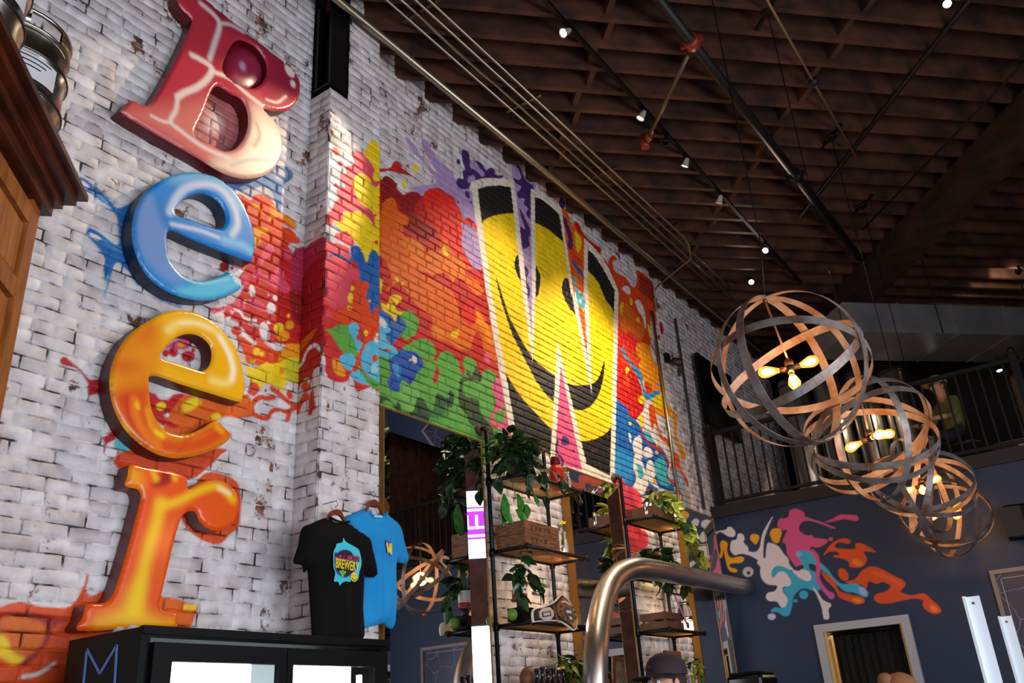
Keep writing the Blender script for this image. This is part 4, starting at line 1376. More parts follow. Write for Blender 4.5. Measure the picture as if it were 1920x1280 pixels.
for a, b, hinge in ((2.09, 2.752, 0), (2.756, 3.40, 1)):
    dz0, dz1 = .22, 1.90
    op = (a + .085, b - .04) if not hinge else (a + .035, b - .09)
    dr = MB()
    dr.box((CX1 + .012, (a + op[0]) / 2, (dz0 + dz1) / 2), (.035, op[0] - a, dz1 - dz0)).box((CX1 + .012, (b + op[1]) / 2, (dz0 + dz1) / 2), (.035, b - op[1], dz1 - dz0))
    dr.box((CX1 + .012, (op[0] + op[1]) / 2, dz1 - .035), (.035, op[1] - op[0], .07)).box((CX1 + .012, (op[0] + op[1]) / 2, dz0 + .05), (.035, op[1] - op[0], .1))
    dro = dr.obj('door', BLK2, ck)
    MB().box((CX1 + .004, (op[0] + op[1]) / 2, (dz0 + dz1) / 2 + .015), (.006, op[1] - op[0], dz1 - dz0 - .17)).obj('pane', GLASS, dro)
    MB().box((CX1 + .045, (op[1] + .02) if not hinge else (op[0] - .02), 1.2), (.02, .02, .5)).obj('handle', BLK2, dro)
    MB().box((CX1 - .05, (op[0] + op[1]) / 2 - .04, 1.765), (.015, (op[1] - op[0]) * .80, .15), bev=.01).obj('light_panel', COOL, ck)
    for z in (1.55, 1.15, .75, .35):
        MB().box((CX0 + .24, (op[0] + op[1]) / 2, z), (.38, op[1] - op[0], .012)).obj('shelf', LINER, ck)
MB().box((CX0 + .05, (CY0 + CY1) / 2, 1.05), (.012, CY1 - CY0 - .1, 1.68)).obj('liner', LINER, ck)
for sx in (CX1 - .07,):
    MB().box((sx, 3.30, 1.2), (.02, .02, 1.2)).obj('light_strip', COOL, ck)
MBL = mat('blue_decal', lin(104, 140, 216), 0.4)
mm = MB()
mpts = [on_plane(x, y, 1, CY0) for x, y in ((156, 1292), (164, 1217), (188, 1262), (220, 1209), (215, 1292))]
for a, b in zip(mpts[:-1], mpts[1:]):
    mm.bar((a[0], CY0 - .002, a[2]), (b[0], CY0 - .002, b[2]), .004, .010, up=(1, 0, 0.01))
mm.obj('letter_m_outline', MBL, ck)
pb = MB()
for k in range(26):
    a = k / 26 * 6.283
pbv, pbf = [], []
nx, ny = 12, 7
for j in range(ny + 1):
    for i in range(nx + 1):
        hgt = 0.0 if i in (0, nx) or j in (0, ny) else 0.012 + 0.03 * RNG.random()
        pbv.append((CX0 + .16 + j / ny * .16, 2.12 + i / nx * .3, CH + .002 + hgt))
for j in range(ny):
    for i in range(nx):
        q = j * (nx + 1) + i
        pbf.append((q, q + 1, q + nx + 2, q + nx + 1))
tag(MB().add(pbv, pbf).obj('crumpled_bag', mat('paper_white', lin(214, 206, 200), 0.8)), 'crumpled white paper bag lying on top of the drinks cooler', 'bag')

# ================================================================== tall wooden bar cabinet at the left edge, kegs on it
CC = np.array([-2.99, 1.31]); CF = np.array([.7071, -.7071]); CI = np.array([-.7071, -.7071])
OAK = mat('orange_oak', lin(164, 96, 34), 0.45, noise=0.35, nscale=5, dark=lin(120, 62, 20), stretch=(6, 6, 1))
OAKD = mat('oak_panel', lin(178, 108, 38), 0.45, noise=0.4, nscale=4, dark=lin(134, 72, 24), stretch=(8, 8, 1))
MAHOG = mat('dark_mahogany', lin(84, 34, 18), 0.35, noise=0.5, nscale=6, dark=lin(46, 18, 10), stretch=(1, 1, 6))
cbx = thing('bar_cabinet', (float(CC[0] + CI[0] * .35 + CF[0] * 1.1), float(CC[1] + CI[1] * .35 + CF[1] * 1.1), 0), 'tall orange oak cabinet with panels and dark cornice at left edge', 'cabinet')
RZ = math.atan2(CF[1], CF[0])


def cab(f0, f1, i0, i1, z0, z1, mb=None, bev=0):
    c = CC + CF * (f0 + f1) / 2 + CI * (i0 + i1) / 2
    return (mb or MB()).box((c[0], c[1], (z0 + z1) / 2), (f1 - f0, i1 - i0, z1 - z0), RZ, bev)


CT = 3.43
cab(0, 2.2, .02, .7, 0, CT).obj('body', OAK, cbx)
for k in range(6):
    f = [0, .43, .86, 1.29, 1.72, 2.12][k]
    cab(f, f + .08, -.005, .02, 0, CT).obj('stile', OAK, cbx)
for k in range(11):
    z = CT - .12 - k * .31
    cab(.08, 2.12, -.003, .02, z, z + .075).obj('rail', OAK, cbx)
for k in range(10):
    z = CT - .12 - k * .31
    for f in (0, .43, .86, 1.29, 1.72):
        cab(f + .095, f + .415, .006, .022, z - .22, z - .015, bev=.006).obj('panel', OAKD, cbx)
cor = MB()
for z0, z1, o in ((CT - .02, CT + .03, .035), (CT + .03, CT + .07, .06), (CT + .07, CT + .11, .095), (CT + .11, CT + .135, .125)):
    cab(-o, 2.2 + o, -o, .7 + o, z0, z1, cor)
cor.obj('cornice', MAHOG, cbx)

STEEL = mat('brushed_steel', lin(190, 186, 176), 0.25, 1.0, noise=0.15, nscale=6)
STEELD = mat('dark_steel_ring', lin(90, 86, 82), 0.35, 1.0)
LABELW = mat('keg_label', lin(206, 204, 206), 0.4)
INK = mat('black_ink', lin(30, 30, 34), 0.6)


def keg(loc, label, rot):
    t = thing('beer_keg', (0, 0, 0), label, 'keg', 'steel kegs on the cabinet')
    r, h = .195, .50
    MB().lathe([(0.01, .03), (r - .03, .035), (r - .008, .06), (r - .004, .14), (r + .004, .15), (r + .006, .165), (r - .003, .18), (r - .003, .30), (r + .004, .31), (r + .006, .325), (r - .003, .34), (r - .006, .41), (r - .03, .45), (0.01, .46)], n=40).obj('shell', STEEL, t)
    ch = MB()
    for k in range(3):
        a0 = k * 2.094 + .35
        n = 9
        vs, fs = [], []
        for i in range(n + 1):
            a = a0 + 1.4 * i / n
            for rr, z in ((r - .012, .44), (r - .004, .44), (r - .004, .50), (r - .012, .50)):
                vs.append((rr * math.cos(a), rr * math.sin(a), z))
        for i in range(n):
            for q in range(4):
                fs.append((i * 4 + q, i * 4 + (q + 1) % 4, i * 4 + 4 + (q + 1) % 4, i * 4 + 4 + q))
        ch.add(vs, fs, True)
    ch.tube([((r - .008) * math.cos(a), (r - .008) * math.sin(a), .50) for a in np.linspace(0, 6.283, 40, endpoint=False)], .009, 8, closed=True)
    ch.tube([((r - .006) * math.cos(a), (r - .006) * math.sin(a), .43) for a in np.linspace(0, 6.283, 40, endpoint=False)], .007, 8, closed=True)
    ch.obj('chime', STEEL, t)
    MB().tube([((r - .004) * math.cos(a), (r - .004) * math.sin(a), .01) for a in np.linspace(0, 6.283, 40, endpoint=False)], .01, 8, closed=True).lathe([(r - .012, .0), (r - .004, .0), (r - .004, .07), (r - .012, .07)], n=40).obj('foot_ring', STEEL, t)
    for z in (.158, .318):
        MB().tube([((r + .003) * math.cos(a), (r + .003) * math.sin(a), z) for a in np.linspace(0, 6.283, 44, endpoint=False)], .007, 6, closed=True).obj('roll_ring', STEELD, t)
    MB().lathe([(.03, .455), (.03, .475), (.018, .475), (.018, .465)], n=16).obj('valve', STEELD, t)
    vs, fs = [], []
    n = 12
    for i in range(n + 1):
        a = -.75 + 1.1 * i / n
        vs += [((r + .0015) * math.cos(a), (r + .0015) * math.sin(a), z) for z in (.20, .30)]
    fs = [(2 * i, 2 * i + 2, 2 * i + 3, 2 * i + 1) for i in range(n)]
    lb = MB().add(vs, fs, True).obj('label_band', LABELW, t)
    for j, z in enumerate((.285, .265, .245)):
        vs = []
        for i in range(n + 1):
            a = -.65 + (.85 - .1 * j) * i / n
            vs += [((r + .003) * math.cos(a), (r + .003) * math.sin(a), zz) for zz in (z, z + .005)]
        MB().add(vs, fs, True).obj('print_line', INK, lb)
    t.location = loc
    t.rotation_euler = (0, 0, rot)
    return t


KZ = CT + .135
keg((-2.935, 1.085, KZ), 'steel beer keg with white label nearest the cornice corner', .15)
keg((-2.60, .77, KZ), 'steel beer keg cut off by the top left picture edge', .5)
# ================================================================== T-shirts on hangers
def cloth_mat(name, c, c2):
    return mat(name, lin(*c), 0.9, noise=0.3, nscale=3, dark=lin(*c2), bump=0.12, bscale=220, spec=.15)


HANG = mat('hanger_wood', lin(120, 50, 24), 0.4, noise=0.3)


def tee(name, label, xp, outline, folds, m, arc):
    """a hanging shirt: front sheet bulging off the wall plus a flat back sheet"""
    pl = Paint(0, xp)
    po = smooth_closed(pl.to2d(pts(outline)), 4)
    t = thing(name, (xp, float(po[:, 0].mean()), float(po[:, 1].min())), label, 'shirt', 'shirts hanging on the pilaster')
    loc = np.array(t['_o'])
    Vn, F, d = tri_fill(po, [], 0.016)
    zmin, zmax = po[:, 1].min(), po[:, 1].max()
    f = np.clip(d / 0.05, 0, 1)
    hgt = arc * np.sqrt(np.clip(1 - (1 - f) ** 2, 0, 1))
    down = np.clip((zmax - Vn[:, 1]) / (zmax - zmin), 0, 1)
    for y0, w, a, sl in folds:
        c = y0 + sl * down
        hgt += a * np.exp(-((Vn[:, 0] - c) / w) ** 2) * np.clip((down - .15) * 2.2, 0, 1) * f
    V = np.stack([xp + hgt, Vn[:, 0], Vn[:, 1]], 1) - loc
    B = np.stack([np.full(len(Vn), xp - .012), Vn[:, 0], Vn[:, 1]], 1) - loc
    body = link(bpy.data.objects.new('cloth', mesh_np('cloth', np.vstack([V, B]), np.vstack([F, F[:, ::-1] + len(Vn)]), m, True)), t)
    rim = MB()
    n = len(po)
    rim.add([(xp + .004, p[0], p[1]) for p in po] + [(xp - .012, p[0], p[1]) for p in po], [(i, (i + 1) % n, (i + 1) % n + n, i + n) for i in range(n)], True)
    rim.obj('hem', m, t)
    return t, pl


def hanger(label, xp, arc, hook):
    pl = Paint(0, xp)
    a = pl.to2d(pts(arc))
    a = smooth_open(a, 6)
    t = thing('coat_hanger', (xp, float(a[:, 0].mean()), float(a[:, 1].min())), label, 'hanger', 'hangers on the pilaster')
    k = np.linspace(-1, 1, len(a))
    mb = MB()
    w = .032
    vs = []
    for p, q in zip(a, k):
        ww = w * (1 - .45 * abs(q) ** 2)
        vs += [(xp - .008, p[0], p[1] - ww), (xp + .008, p[0], p[1] - ww), (xp + .008, p[0], p[1]), (xp - .008, p[0], p[1])]
    n = len(a)
    fs = [(i * 4 + j, i * 4 + (j + 1) % 4, i * 4 + 4 + (j + 1) % 4, i * 4 + 4 + j) for i in range(n - 1) for j in range(4)] + [(0, 1, 2, 3), (4 * n - 1, 4 * n - 2, 4 * n - 3, 4 * n - 4)]
    mb.add(vs, fs)
    mb.obj('arm', HANG, t)
    h = pl.to2d(pts(hook))[0]
    top = [(xp, h[0], h[1] - .012)] + [(xp - .0 + .0 * i, h[0] + .014 * math.sin(i * .7), h[1] + .02 + .014 * (1 - math.cos(i * .7))) for i in range(6)]
    MB().tube(top, .0022, 6).obj('hook', mat('hook_wire', lin(150, 150, 150), 0.3, 1.0), t)
    MB().tube([(PIL_X + .004 if h[0] < PIL_Y1 else WALL_X + .008, h[0], h[1] + .05), (xp + .006, h[0], h[1] + .05)], .0022, 6).obj('wall_peg', BLACKST, t)
    return t


tk, plk = tee('t_shirt', 'black T-shirt with pink and yellow brewery print on hanger', -3.60,
              'u 335,193 400,225 460,238 510,232 590,290 700,370 730,470 775,690 735,718 650,670 655,740 645,1000 642,1290 400,1300 245,1290 215,1080 185,660 150,675 135,610 60,585 100,440 135,285 220,240',
              ((3.50, .03, .012, .02), (3.62, .025, .012, -.01), (3.72, .02, .01, .0)), cloth_mat('black_cotton', (18, 15, 15), (11, 10, 11)), .05)
tb, plb = tee('t_shirt', 'sky blue T-shirt with small W logo on hanger behind black one', -3.672,
              'u 695,105 700,130 740,160 800,165 848,145 900,180 985,260 1030,420 1065,575 1010,595 960,580 950,700 955,900 935,1160 880,1155 860,1130 760,1150 640,1155 630,900 640,500 520,215 570,160 640,130',
              ((3.86, .03, .02, .01), (3.93, .03, .018, .03), (4.02, .03, .014, .02)), cloth_mat('blue_cotton', (40, 152, 216), (34, 136, 200)), .033)
hanger('dark wood hanger inside black T-shirt', -3.585, 'u 345,205 375,140 425,118 470,140 505,222', 'u 425,118')
hanger('dark wood hanger inside blue T-shirt', -3.655, 'u 690,120 715,60 760,30 805,65 845,160', 'u 760,30')
# neck bands
for t, pl, xp, tx, m in ((tk, plk, -3.57, 'u 335,196 400,228 460,240 512,234', 'black_cotton'), (tb, plb, -3.645, 'u 700,132 722,200 760,250 800,262 835,230 848,148', 'blue_cotton')):
    q = smooth_open(pl.to2d(pts(tx)), 5)
    MB().tube([(xp + .002, p[0], p[1]) for p in q], .007, 6).obj('neck_band', MATS[m], t)
# prints
PR = {'cy': lin(52, 196, 210), 'pk': lin(210, 70, 130), 'ye': lin(236, 210, 30), 'pu': lin(84, 70, 190), 'gr': lin(96, 200, 60), 'bk': lin(20, 16, 18), 'or': lin(226, 140, 40), 'wh': lin(150, 206, 236)}
PM = {k: mat('print_' + k, v, 0.7) for k, v in PR.items()}


def print_patch(t, pl, x, txt, c, name, sharp=True):
    q = pl.to2d(pts(txt))
    if not sharp:
        q = smooth_closed(q, 4)
    MB().prism([(x, p[0], p[1]) for p in q], (.0012, 0, 0)).obj(name, PM[c], t)


PX = -3.536
print_patch(tk, plk, PX, 'u 330,520 350,470 360,440 410,425 420,385 440,420 500,455 555,490 575,560 580,620 560,690 545,760 500,745 480,775 440,770 400,790 385,810 370,775 335,770 345,700 330,640', 'cy', 'print_splash', False)
print_patch(tk, plk, PX + .002, 'u 340,560 380,505 430,490 480,505 520,560 540,640 500,700 440,740 390,725 350,690 338,620', 'pu', 'print_ring', False)
print_patch(tk, plk, PX + .004, 'u 350,560 385,512 430,498 475,512 510,560 525,640 490,695 440,728 395,715 360,680 348,620', 'bk', 'print_disc', False)
print_patch(tk, plk, PX + .006, 'u 338,525 445,540 555,548 550,590 440,592 338,580', 'pk', 'print_banner')
for txt, zz, c, sz, dx in (('WORMTOWN', 563, 'bk', .030, .009), ('BREWERY', 632, 'ye', .052, .007)):
    q = plk.to2d(pts('u 445,%d' % zz))[0]
    me = text_mesh(txt, sz, PM[c], 'print_lettering', .0008)
    o = link(bpy.data.objects.new('print_lettering', me), tk)
    sc = 0.80 if txt == 'BREWERY' else .98
    o.matrix_local = Matrix.Translation(Vector((PX + dx, q[0], q[1])) - Vector(tk['_o'])) @ Matrix(((0, 0, 1, 0), (sc, 0, 0, 0), (-.04, 1.35, 0, 0), (0, 0, 0, 1)))
for cx, cy in ((385, 690), (405, 683), (425, 690), (395, 705), (415, 705), (405, 722)):
    q = plk.to2d(pts('u %d,%d' % (cx, cy)))[0]
    MB().prism([(PX + .006, q[0] + .009 * math.cos(a), q[1] + .007 * math.sin(a)) for a in np.linspace(0, 6.28, 6, endpoint=False)], (.001, 0, 0)).obj('print_hop', PM['gr'], tk)
q = plk.to2d(pts('u 507,735'))[0]
MB().prism([(PX + .006, q[0] + .026 * math.cos(a), q[1] + .026 * math.sin(a)) for a in np.linspace(0, 6.28, 18, endpoint=False)], (.001, 0, 0)).obj('print_smiley', PM['ye'], tk)
MB().tube([(PX + .0078, q[0] + .017 * math.cos(a), q[1] + .017 * math.sin(a)) for a in np.linspace(3.5, 6.0, 9)], .0022, 5).ball((PX + .0078, q[0] - .008, q[1] + .008), .003, 6).ball((PX + .0078, q[0] + .008, q[1] + .008), .003, 6).obj('print_grin', PM['bk'], tk)
BX = -3.622
print_patch(tb, plb, BX, 'u 815,430 822,400 845,405 865,420 872,530 855,545 840,500 830,520', 'pu', 'print_shadow')
print_patch(tb, plb, BX + .002, 'u 816,425 830,428 840,490 845,430 856,432 858,490 862,425 868,430 868,528 855,530 848,505 838,520 828,500', 'ye', 'print_w')
print_patch(tb, plb, BX, 'u 712,180 785,185 785,205 712,200', 'wh', 'neck_label')

# ================================================================== three wall mirrors with canted mirror frames
MIRR = mat('mirror_glass', (0.86, 0.87, 0.88, 1), 0.015, 1.0)
MIRE = mat('mirror_gilt_edge', lin(150, 108, 44), 0.35, 0.6)


def mirror(label, y0, y1, z0, z1, bw=.13):
    t = thing('wall_mirror', (WALL_X, (y0 + y1) / 2, z0), label, 'mirror', 'framed wall mirrors')
    xo, xi, xb = WALL_X + .085, WALL_X + .018, WALL_X + .008
    MB().box((xi - .004, (y0 + y1) / 2, (z0 + z1) / 2), (.008, y1 - y0 - 2 * bw, z1 - z0 - 2 * bw)).obj('glass', MIRR, t)
    O = [(xo, y0, z0), (xo, y1, z0), (xo, y1, z1), (xo, y0, z1)]
    I = [(xi, y0 + bw, z0 + bw), (xi, y1 - bw, z0 + bw), (xi, y1 - bw, z1 - bw), (xi, y0 + bw, z1 - bw)]
    for k in range(4):
        l = (k + 1) % 4
        MB().prism([O[k], O[l], I[l], I[k]], (-.008, 0, 0)).obj('frame_strip', MIRR, t)
    for k in range(4):
        l = (k + 1) % 4
        a, b = O[k], O[l]
        cy, cz = (a[1] + b[1]) / 2, (a[2] + b[2]) / 2
        s = .012
        if k % 2 == 0:
            MB().box(((xb + xo) / 2 + .002, cy, cz), (xo - xb, y1 - y0 + s, s)).obj('edge', MIRE, t)
        else:
            MB().box(((xb + xo) / 2 + .002, cy, cz), (xo - xb, s, z1 - z0 - s)).obj('edge', MIRE, t)
    return t


mirror('tall mirror with mirrored frame beside blue T-shirt', 4.10, 5.20, .95, 3.565)
mirror('tall mirror with mirrored frame between the two pipe shelf racks', 6.46, 7.42, .95, 3.61)
mirror('tall mirror with mirrored frame in the corner by the blue wall', 8.84, 9.74, .95, 3.645)

# ================================================================== pipe racks
PIPE = mat('black_iron_pipe', lin(34, 33, 36), 0.42, 0.7, noise=0.3, nscale=14)
RUSTP = mat('rusty_flange', lin(92, 58, 42), 0.6, 0.4, noise=0.5, nscale=30)
MESHM = mat('amber_lit_mesh', lin(150, 104, 50), 0.45, 0.6)  # warm glow of the shelf lights is put into the mesh colour
SX0, SX1 = -3.825, -3.50


def pipe_rack(label, y0, y1, shelves, ztop):
    t = thing('pipe_shelf_rack', (SX0, (y0 + y1) / 2, 0.957), label, 'shelf rack', 'pipe shelf racks')
    for y in (y0, y1):
        p = MB().tube([(SX0, y, 0.957), (SX0, y, ztop - .03), (SX0 - .012, y, ztop - .008), (SX0 - .03, y, ztop), (WALL_X + .004, y, ztop)], .0165, 12)
        po = p.obj('post', PIPE, t)
        MB().lathe([(.045, 0), (.045, .008), (.024, .01), (.024, .03)], (WALL_X + .003, y, ztop), 16, (1, 0, 0)).obj('flange', RUSTP, po)
        MB().ball((SX0 - .004, y, ztop - .006), .026, 12).obj('elbow', RUSTP, po)
    for z in shelves:
        SX1 = -3.63 if abs(z - 2.745) < .001 else -3.50
        fr = MB()
        e = .015
        fr.tube([(SX0, y0, z), (SX1, y0, z)], e, 10).tube([(SX0, y1, z), (SX1, y1, z)], e, 10).tube([(SX1, y0 - .03, z), (SX1, y1 + .03, z)], e, 10).tube([(SX0, y0, z), (SX0, y1, z)], e * .8, 10)
        sh = fr.obj('shelf_frame', PIPE, t)
        for y in (y0, y1):
            MB().ball((SX1, y, z), .025, 10).obj('corner_fitting', PIPE, sh)
            MB().lathe([(.024, -.03), (.024, .03)], (SX0, y, z), 12).obj('tee_fitting', PIPE, sh)
        ms = MB()
        n = 34
        for i in range(n):
            y = y0 + .015 + (y1 - y0 - .03) * i / (n - 1)
            yb = min(max(y + .10, y0 + .01), y1 - .01)
            ms.bar((SX0 + .01, y, z + .006), (SX1 - .01, yb, z + .006), .0045, .003)
        for i in range(15):
            x = SX0 + .02 + (SX1 - SX0 - .04) * i / 14
            ms.bar((x, y0 + .01, z + .010), (x, y1 - .01, z + .010), .004, .003)
        w = ms.obj('wire_mesh', MESHM, sh)
        w['kind'] = 'stuff'
    return t


R1Z = (3.262, 2.722, 2.194, 1.62)
R2Z = (3.272, 2.745, 2.25, 1.62)
pipe_rack('black pipe shelf rack holding the belt and wooden crate', 5.285, 6.11, R1Z, 3.70)
pipe_rack('black pipe shelf rack behind the curved steel tube', 7.49, 8.24, R2Z, 3.72)
TOPZ = .016

# small puck lamps on the shelves
PUCKB = mat('puck_body', lin(60, 58, 56), 0.4, 0.6)
PUCKE = mat('puck_lens', (1, .8, .5, 1), 0.4, emit=(1.0, .66, .28, 1), strength=12)


def puck(x, y, z, label, power):
    t = thing('puck_light', (x, y, z), label, 'lamp', 'puck lights on the pipe shelves')
    MB().lathe([(.03, 0), (.032, .004), (.032, .016), (.026, .02)], (x, y, z), 18).obj('housing', PUCKB, t)
    MB().lathe([(.0, .0215), (.024, .0205)], (x, y, z), 18).obj('lens', PUCKE, t)
    d = bpy.data.lights.new('puck_glow', 'POINT')
    d.energy, d.color, d.shadow_soft_size = power, (1.0, .66, .30), .03
    o = bpy.data.objects.new('puck_glow', d)
    o.location = (0, 0, .05)
    link(o, t)


for rk, (ys, zs, nm) in enumerate((((5.93,), R1Z[:3], 'belt'), ((8.08,), R2Z[:3], 'tube'))):
    for i, z in enumerate(zs):
        puck(-3.72 if abs(z - 2.745) < .001 else -3.60, ys[0], z + TOPZ, 'small warm puck light on the %s shelf of the %s rack' % (('top', 'second', 'third')[i], ('nearer', 'farther')[rk]), 4.0)


# ================================================================== plants
def leaf_mesh(name, L, Wd, m, curl=.25, heart=True):
    vs, fs = [], []
    n = 6
    for i in range(n + 1):
        s = i / n
        w = Wd * (math.sin(math.pi * min(1, s * .92 + .06)) ** (.7 if heart else 1.0)) * (1 - .55 * s if heart else 1)
        x = L * s
        z = -curl * L * s * s
        vs += [(x, -w, z + .12 * w), (x, 0, z - .05 * L), (x, w, z + .12 * w)]
    for i in range(n):
        a = i * 3
        fs += [(a, a + 1, a + 4, a + 3), (a + 1, a + 2, a + 5, a + 4)]
    mb = MB().add(vs, fs, True)
    return mb.mesh(name, m)


def leafmat(name, c1, c2):
    return mat(name, lin(*c1), 0.42, noise=0.5, nscale=18, dark=lin(*c2))


LD = leafmat('pothos_leaf', (52, 96, 34), (22, 52, 20))
LDD = leafmat('dark_leaf', (34, 66, 28), (16, 36, 16))
LV = leafmat('variegated_leaf', (206, 200, 84), (92, 130, 44))
LGR = leafmat('banana_leaf', (60, 150, 46), (26, 92, 30))
LEAVES = {'d': [leaf_mesh('leaf', .085, .046, LD), leaf_mesh('leaf', .075, .042, LDD, .4), leaf_mesh('leaf', .095, .048, LDD, .15)],
          'dd': [leaf_mesh('leaf', .085, .044, LDD), leaf_mesh('leaf', .075, .04, LDD, .4), leaf_mesh('leaf', .08, .044, LD, .2)],
          'v': [leaf_mesh('leaf', .075, .042, LV), leaf_mesh('leaf', .06, .036, LD, .4), leaf_mesh('leaf', .08, .044, LV, .1)],
          'g': [leaf_mesh('leaf', .06, .012, LD, .5, False), leaf_mesh('leaf', .08, .010, LV, .7, False)]}
STEMM = mat('vine_stem', lin(96, 110, 50), 0.6)


def put_leaf(t, kind, P, direction, roll, sc):
    o = link(bpy.data.objects.new('leaf', random.choice(LEAVES[kind])), t)
    d = Vector(direction).normalized()
    up = Vector((0, 0, 1)) if abs(d.z) < .95 else Vector((1, 0, 0))
    y = up.cross(d).normalized()
    z = d.cross(y)
    m = Matrix((d, y, z)).transposed()
    m = m @ Matrix.Rotation(roll, 3, 'X')
    o.matrix_local = Matrix.LocRotScale(Vector(P) - Vector(t['_o']), m.to_quaternion(), (sc, sc, sc))


def plant(label, base, cloud, n, kind, vines=(), pot=None, group='plants on the pipe shelves', size=1.0, cat='plant', name='trailing_plant'):
    """cloud = (centre, radii); vines = lists of points that hang down"""
    t = thing(name, base, label, cat, group)
    c, r = cloud
    root = Vector(base) + Vector((0, 0, .10))
    stems = MB()
    for i in range(n):
        while True:
            q = Vector((random.uniform(-1, 1), random.uniform(-1, 1), random.uniform(-1, 1)))
            if .25 < q.length < 1:
                break
        P = Vector(c) + Vector((q.x * r[0], q.y * r[1], q.z * r[2]))
        d = Vector((q.x + random.uniform(-.5, .8), q.y + random.uniform(-.6, .6), q.z * .5 - random.uniform(-.1, .7)))
        put_leaf(t, kind, P, d, random.uniform(-.7, .7), size * random.uniform(.75, 1.25))
        if i % 3 == 0:
            mid = (root + P) / 2 + Vector((0, 0, .03))
            stems.tube([root, mid, P], .0022, 4, caps=False)
    for v in vines:
        pv = smooth_open(np.array(v), 5)
        stems.tube([tuple(p) for p in pv], .0026, 5)
        for i in range(2, len(pv) - 1):
            d = Vector((random.uniform(-.2, 1), random.uniform(-1, 1), random.uniform(-1.2, .1)))
            put_leaf(t, kind, pv[i], d, random.uniform(-.6, .6), size * random.uniform(.8, 1.2))
    if stems.v:
        stems.obj('stems', STEMM, t)
    if pot:
        kind_, col, rr, hh = pot
        if kind_ == 'round':
            MB().lathe([(rr * .78, 0), (rr * .8, .002), (rr, hh), (rr * 1.05, hh), (rr * 1.05, hh * .9), (rr * .95, hh * .88), (rr * .9, hh * .8)], base, 24).obj('pot', mat('pot_' + label[:12].replace(' ', '_'), lin(*col), 0.6), t)
            MB().lathe([(0, hh * .84), (rr * .92, hh * .84)], base, 16).obj('soil', mat('soil', lin(36, 26, 18), 0.95), t)
    return t


zt = R1Z[0] + TOPZ
plant('bushy dark green pothos in a pot on the nearer rack top shelf', (-3.66, 5.47, zt), ((-3.64, 5.39, zt + .20), (.13, .25, .17)), 170, 'd', size=1.1,
      vines=[[(-3.55, 5.36, zt + .15), (-3.47, 5.30, zt), (-3.48, 5.28, zt - .16)], [(-3.5, 5.5, zt + .1), (-3.46, 5.48, zt - .02), (-3.46, 5.49, zt - .2)],
             [(-3.5, 5.6, zt + .1), (-3.45, 5.72, zt + .02), (-3.46, 5.78, zt - .12)], 
             [(-3.7, 5.3, zt + .15), (-3.66, 5.2, zt + .05), (-3.68, 5.16, zt - .1)]], pot=('round', (60, 44, 34), .10, .14))
# big green leaves hanging below
bl = thing('leafy_garland', (-3.7, 5.5, zt - .35), 'broad bright green leaves hanging under the nearer rack top shelf', 'plant', 'plants on the pipe shelves')
BIG = [leaf_mesh('leaf', .26, .062, LGR, .12, False), leaf_mesh('leaf', .26, .052, LGR, -.1, False)]
for k, (px, py, qx, qy, w) in enumerate(((945, 925, 950, 985, 1.0), (940, 948, 957, 984, .9), (970, 925, 985, 975, .9), (968, 955, 985, 982, .8), (986, 945, 993, 975, .8), (1002, 928, 1006, 950, .7))):
    a, b = on_plane(px, py, 0, -3.66), on_plane(qx, qy, 0, -3.66)
    o = link(bpy.data.objects.new('leaf', BIG[k % 2]), bl)
    d = Vector(b - a)
    L = d.length / .26
    d.normalize()
    y = Vector((0, 1, 0)) - d * d.y
    y.normalize()
    o.matrix_local = Matrix.LocRotScale(Vector(a) - Vector(bl['_o']), Matrix((d, y, d.cross(y))).transposed().to_quaternion(), (L, 1.0 * w, 1))
gst = MB()
gst.tube([(-3.66, 5.36, zt - .02), (-3.66, 5.40, zt - .16), (-3.67, 5.55, zt - .12)], .004, 5).tube([(-3.66, 5.55, zt - .01), (-3.66, 5.6, zt - .14)], .004, 5).obj('stems', STEMM, bl)

# red milk can and two glass bottles on the top shelf
REDP = mat('red_enamel', lin(206, 44, 24), 0.35, noise=0.15)
REDD = mat('dark_red_enamel', lin(96, 20, 18), 0.4)
mk = thing('milk_can', (-3.57, 5.87, zt), 'red enamel milk can with dark lid on nearer rack top shelf', 'can')
MB().lathe([(.055, 0), (.06, .004), (.062, .13), (.058, .15), (.036, .175), (.034, .19)], (-3.57, 5.87, zt), 28).obj('body', REDP, mk)
MB().lathe([(.04, .188), (.043, .19), (.043, .205), (.034, .235), (.036, .245), (.01, .248)], (-3.57, 5.87, zt), 24).obj('lid', REDD, mk)
MB().tube([(-3.57, 5.87 - .045, zt + .19), (-3.57, 5.87 - .085, zt + .225), (-3.57, 5.87 - .06, zt + .27), (-3.57, 5.87 + .02, zt + .275), (-3.57, 5.87 + .045, zt + .2)], .0035, 6).obj('bail_handle', BLACKST, mk)
GB = mat('bottle_glass', (0.86, 0.93, 0.86, 1), 0.03, trans=1.0)


def bottle(x, y, z, h, r, label, m=GB, cap=None, group='bottles on the pipe shelves', neck=.32):
    t = thing('bottle', (x, y, z), label, 'bottle', group)
    MB().lathe([(r * .9, 0), (r, .006), (r, h * .55), (r * .8, h * .64), (r * neck, h * .76), (r * neck, h * .96), (r * neck * 1.2, h * .97), (r * neck * 1.2, h)], (x, y, z), 20).obj('glass', m, t)
    if cap:
        MB().lathe([(r * neck * 1.25, h * .95), (r * neck * 1.25, h * 1.02), (.001, h * 1.025)], (x, y, z), 14).obj('cap', mat('cap_%d_%d_%d' % cap, lin(*cap), .4), t)
    return t


bottle(-3.66, 5.99, zt, .16, .03, 'empty clear glass bottle beside red milk can', neck=.55)
bottle(-3.56, 6.03, zt, .15, .028, 'empty clear glass bottle at the end of nearer rack top shelf', neck=.55)

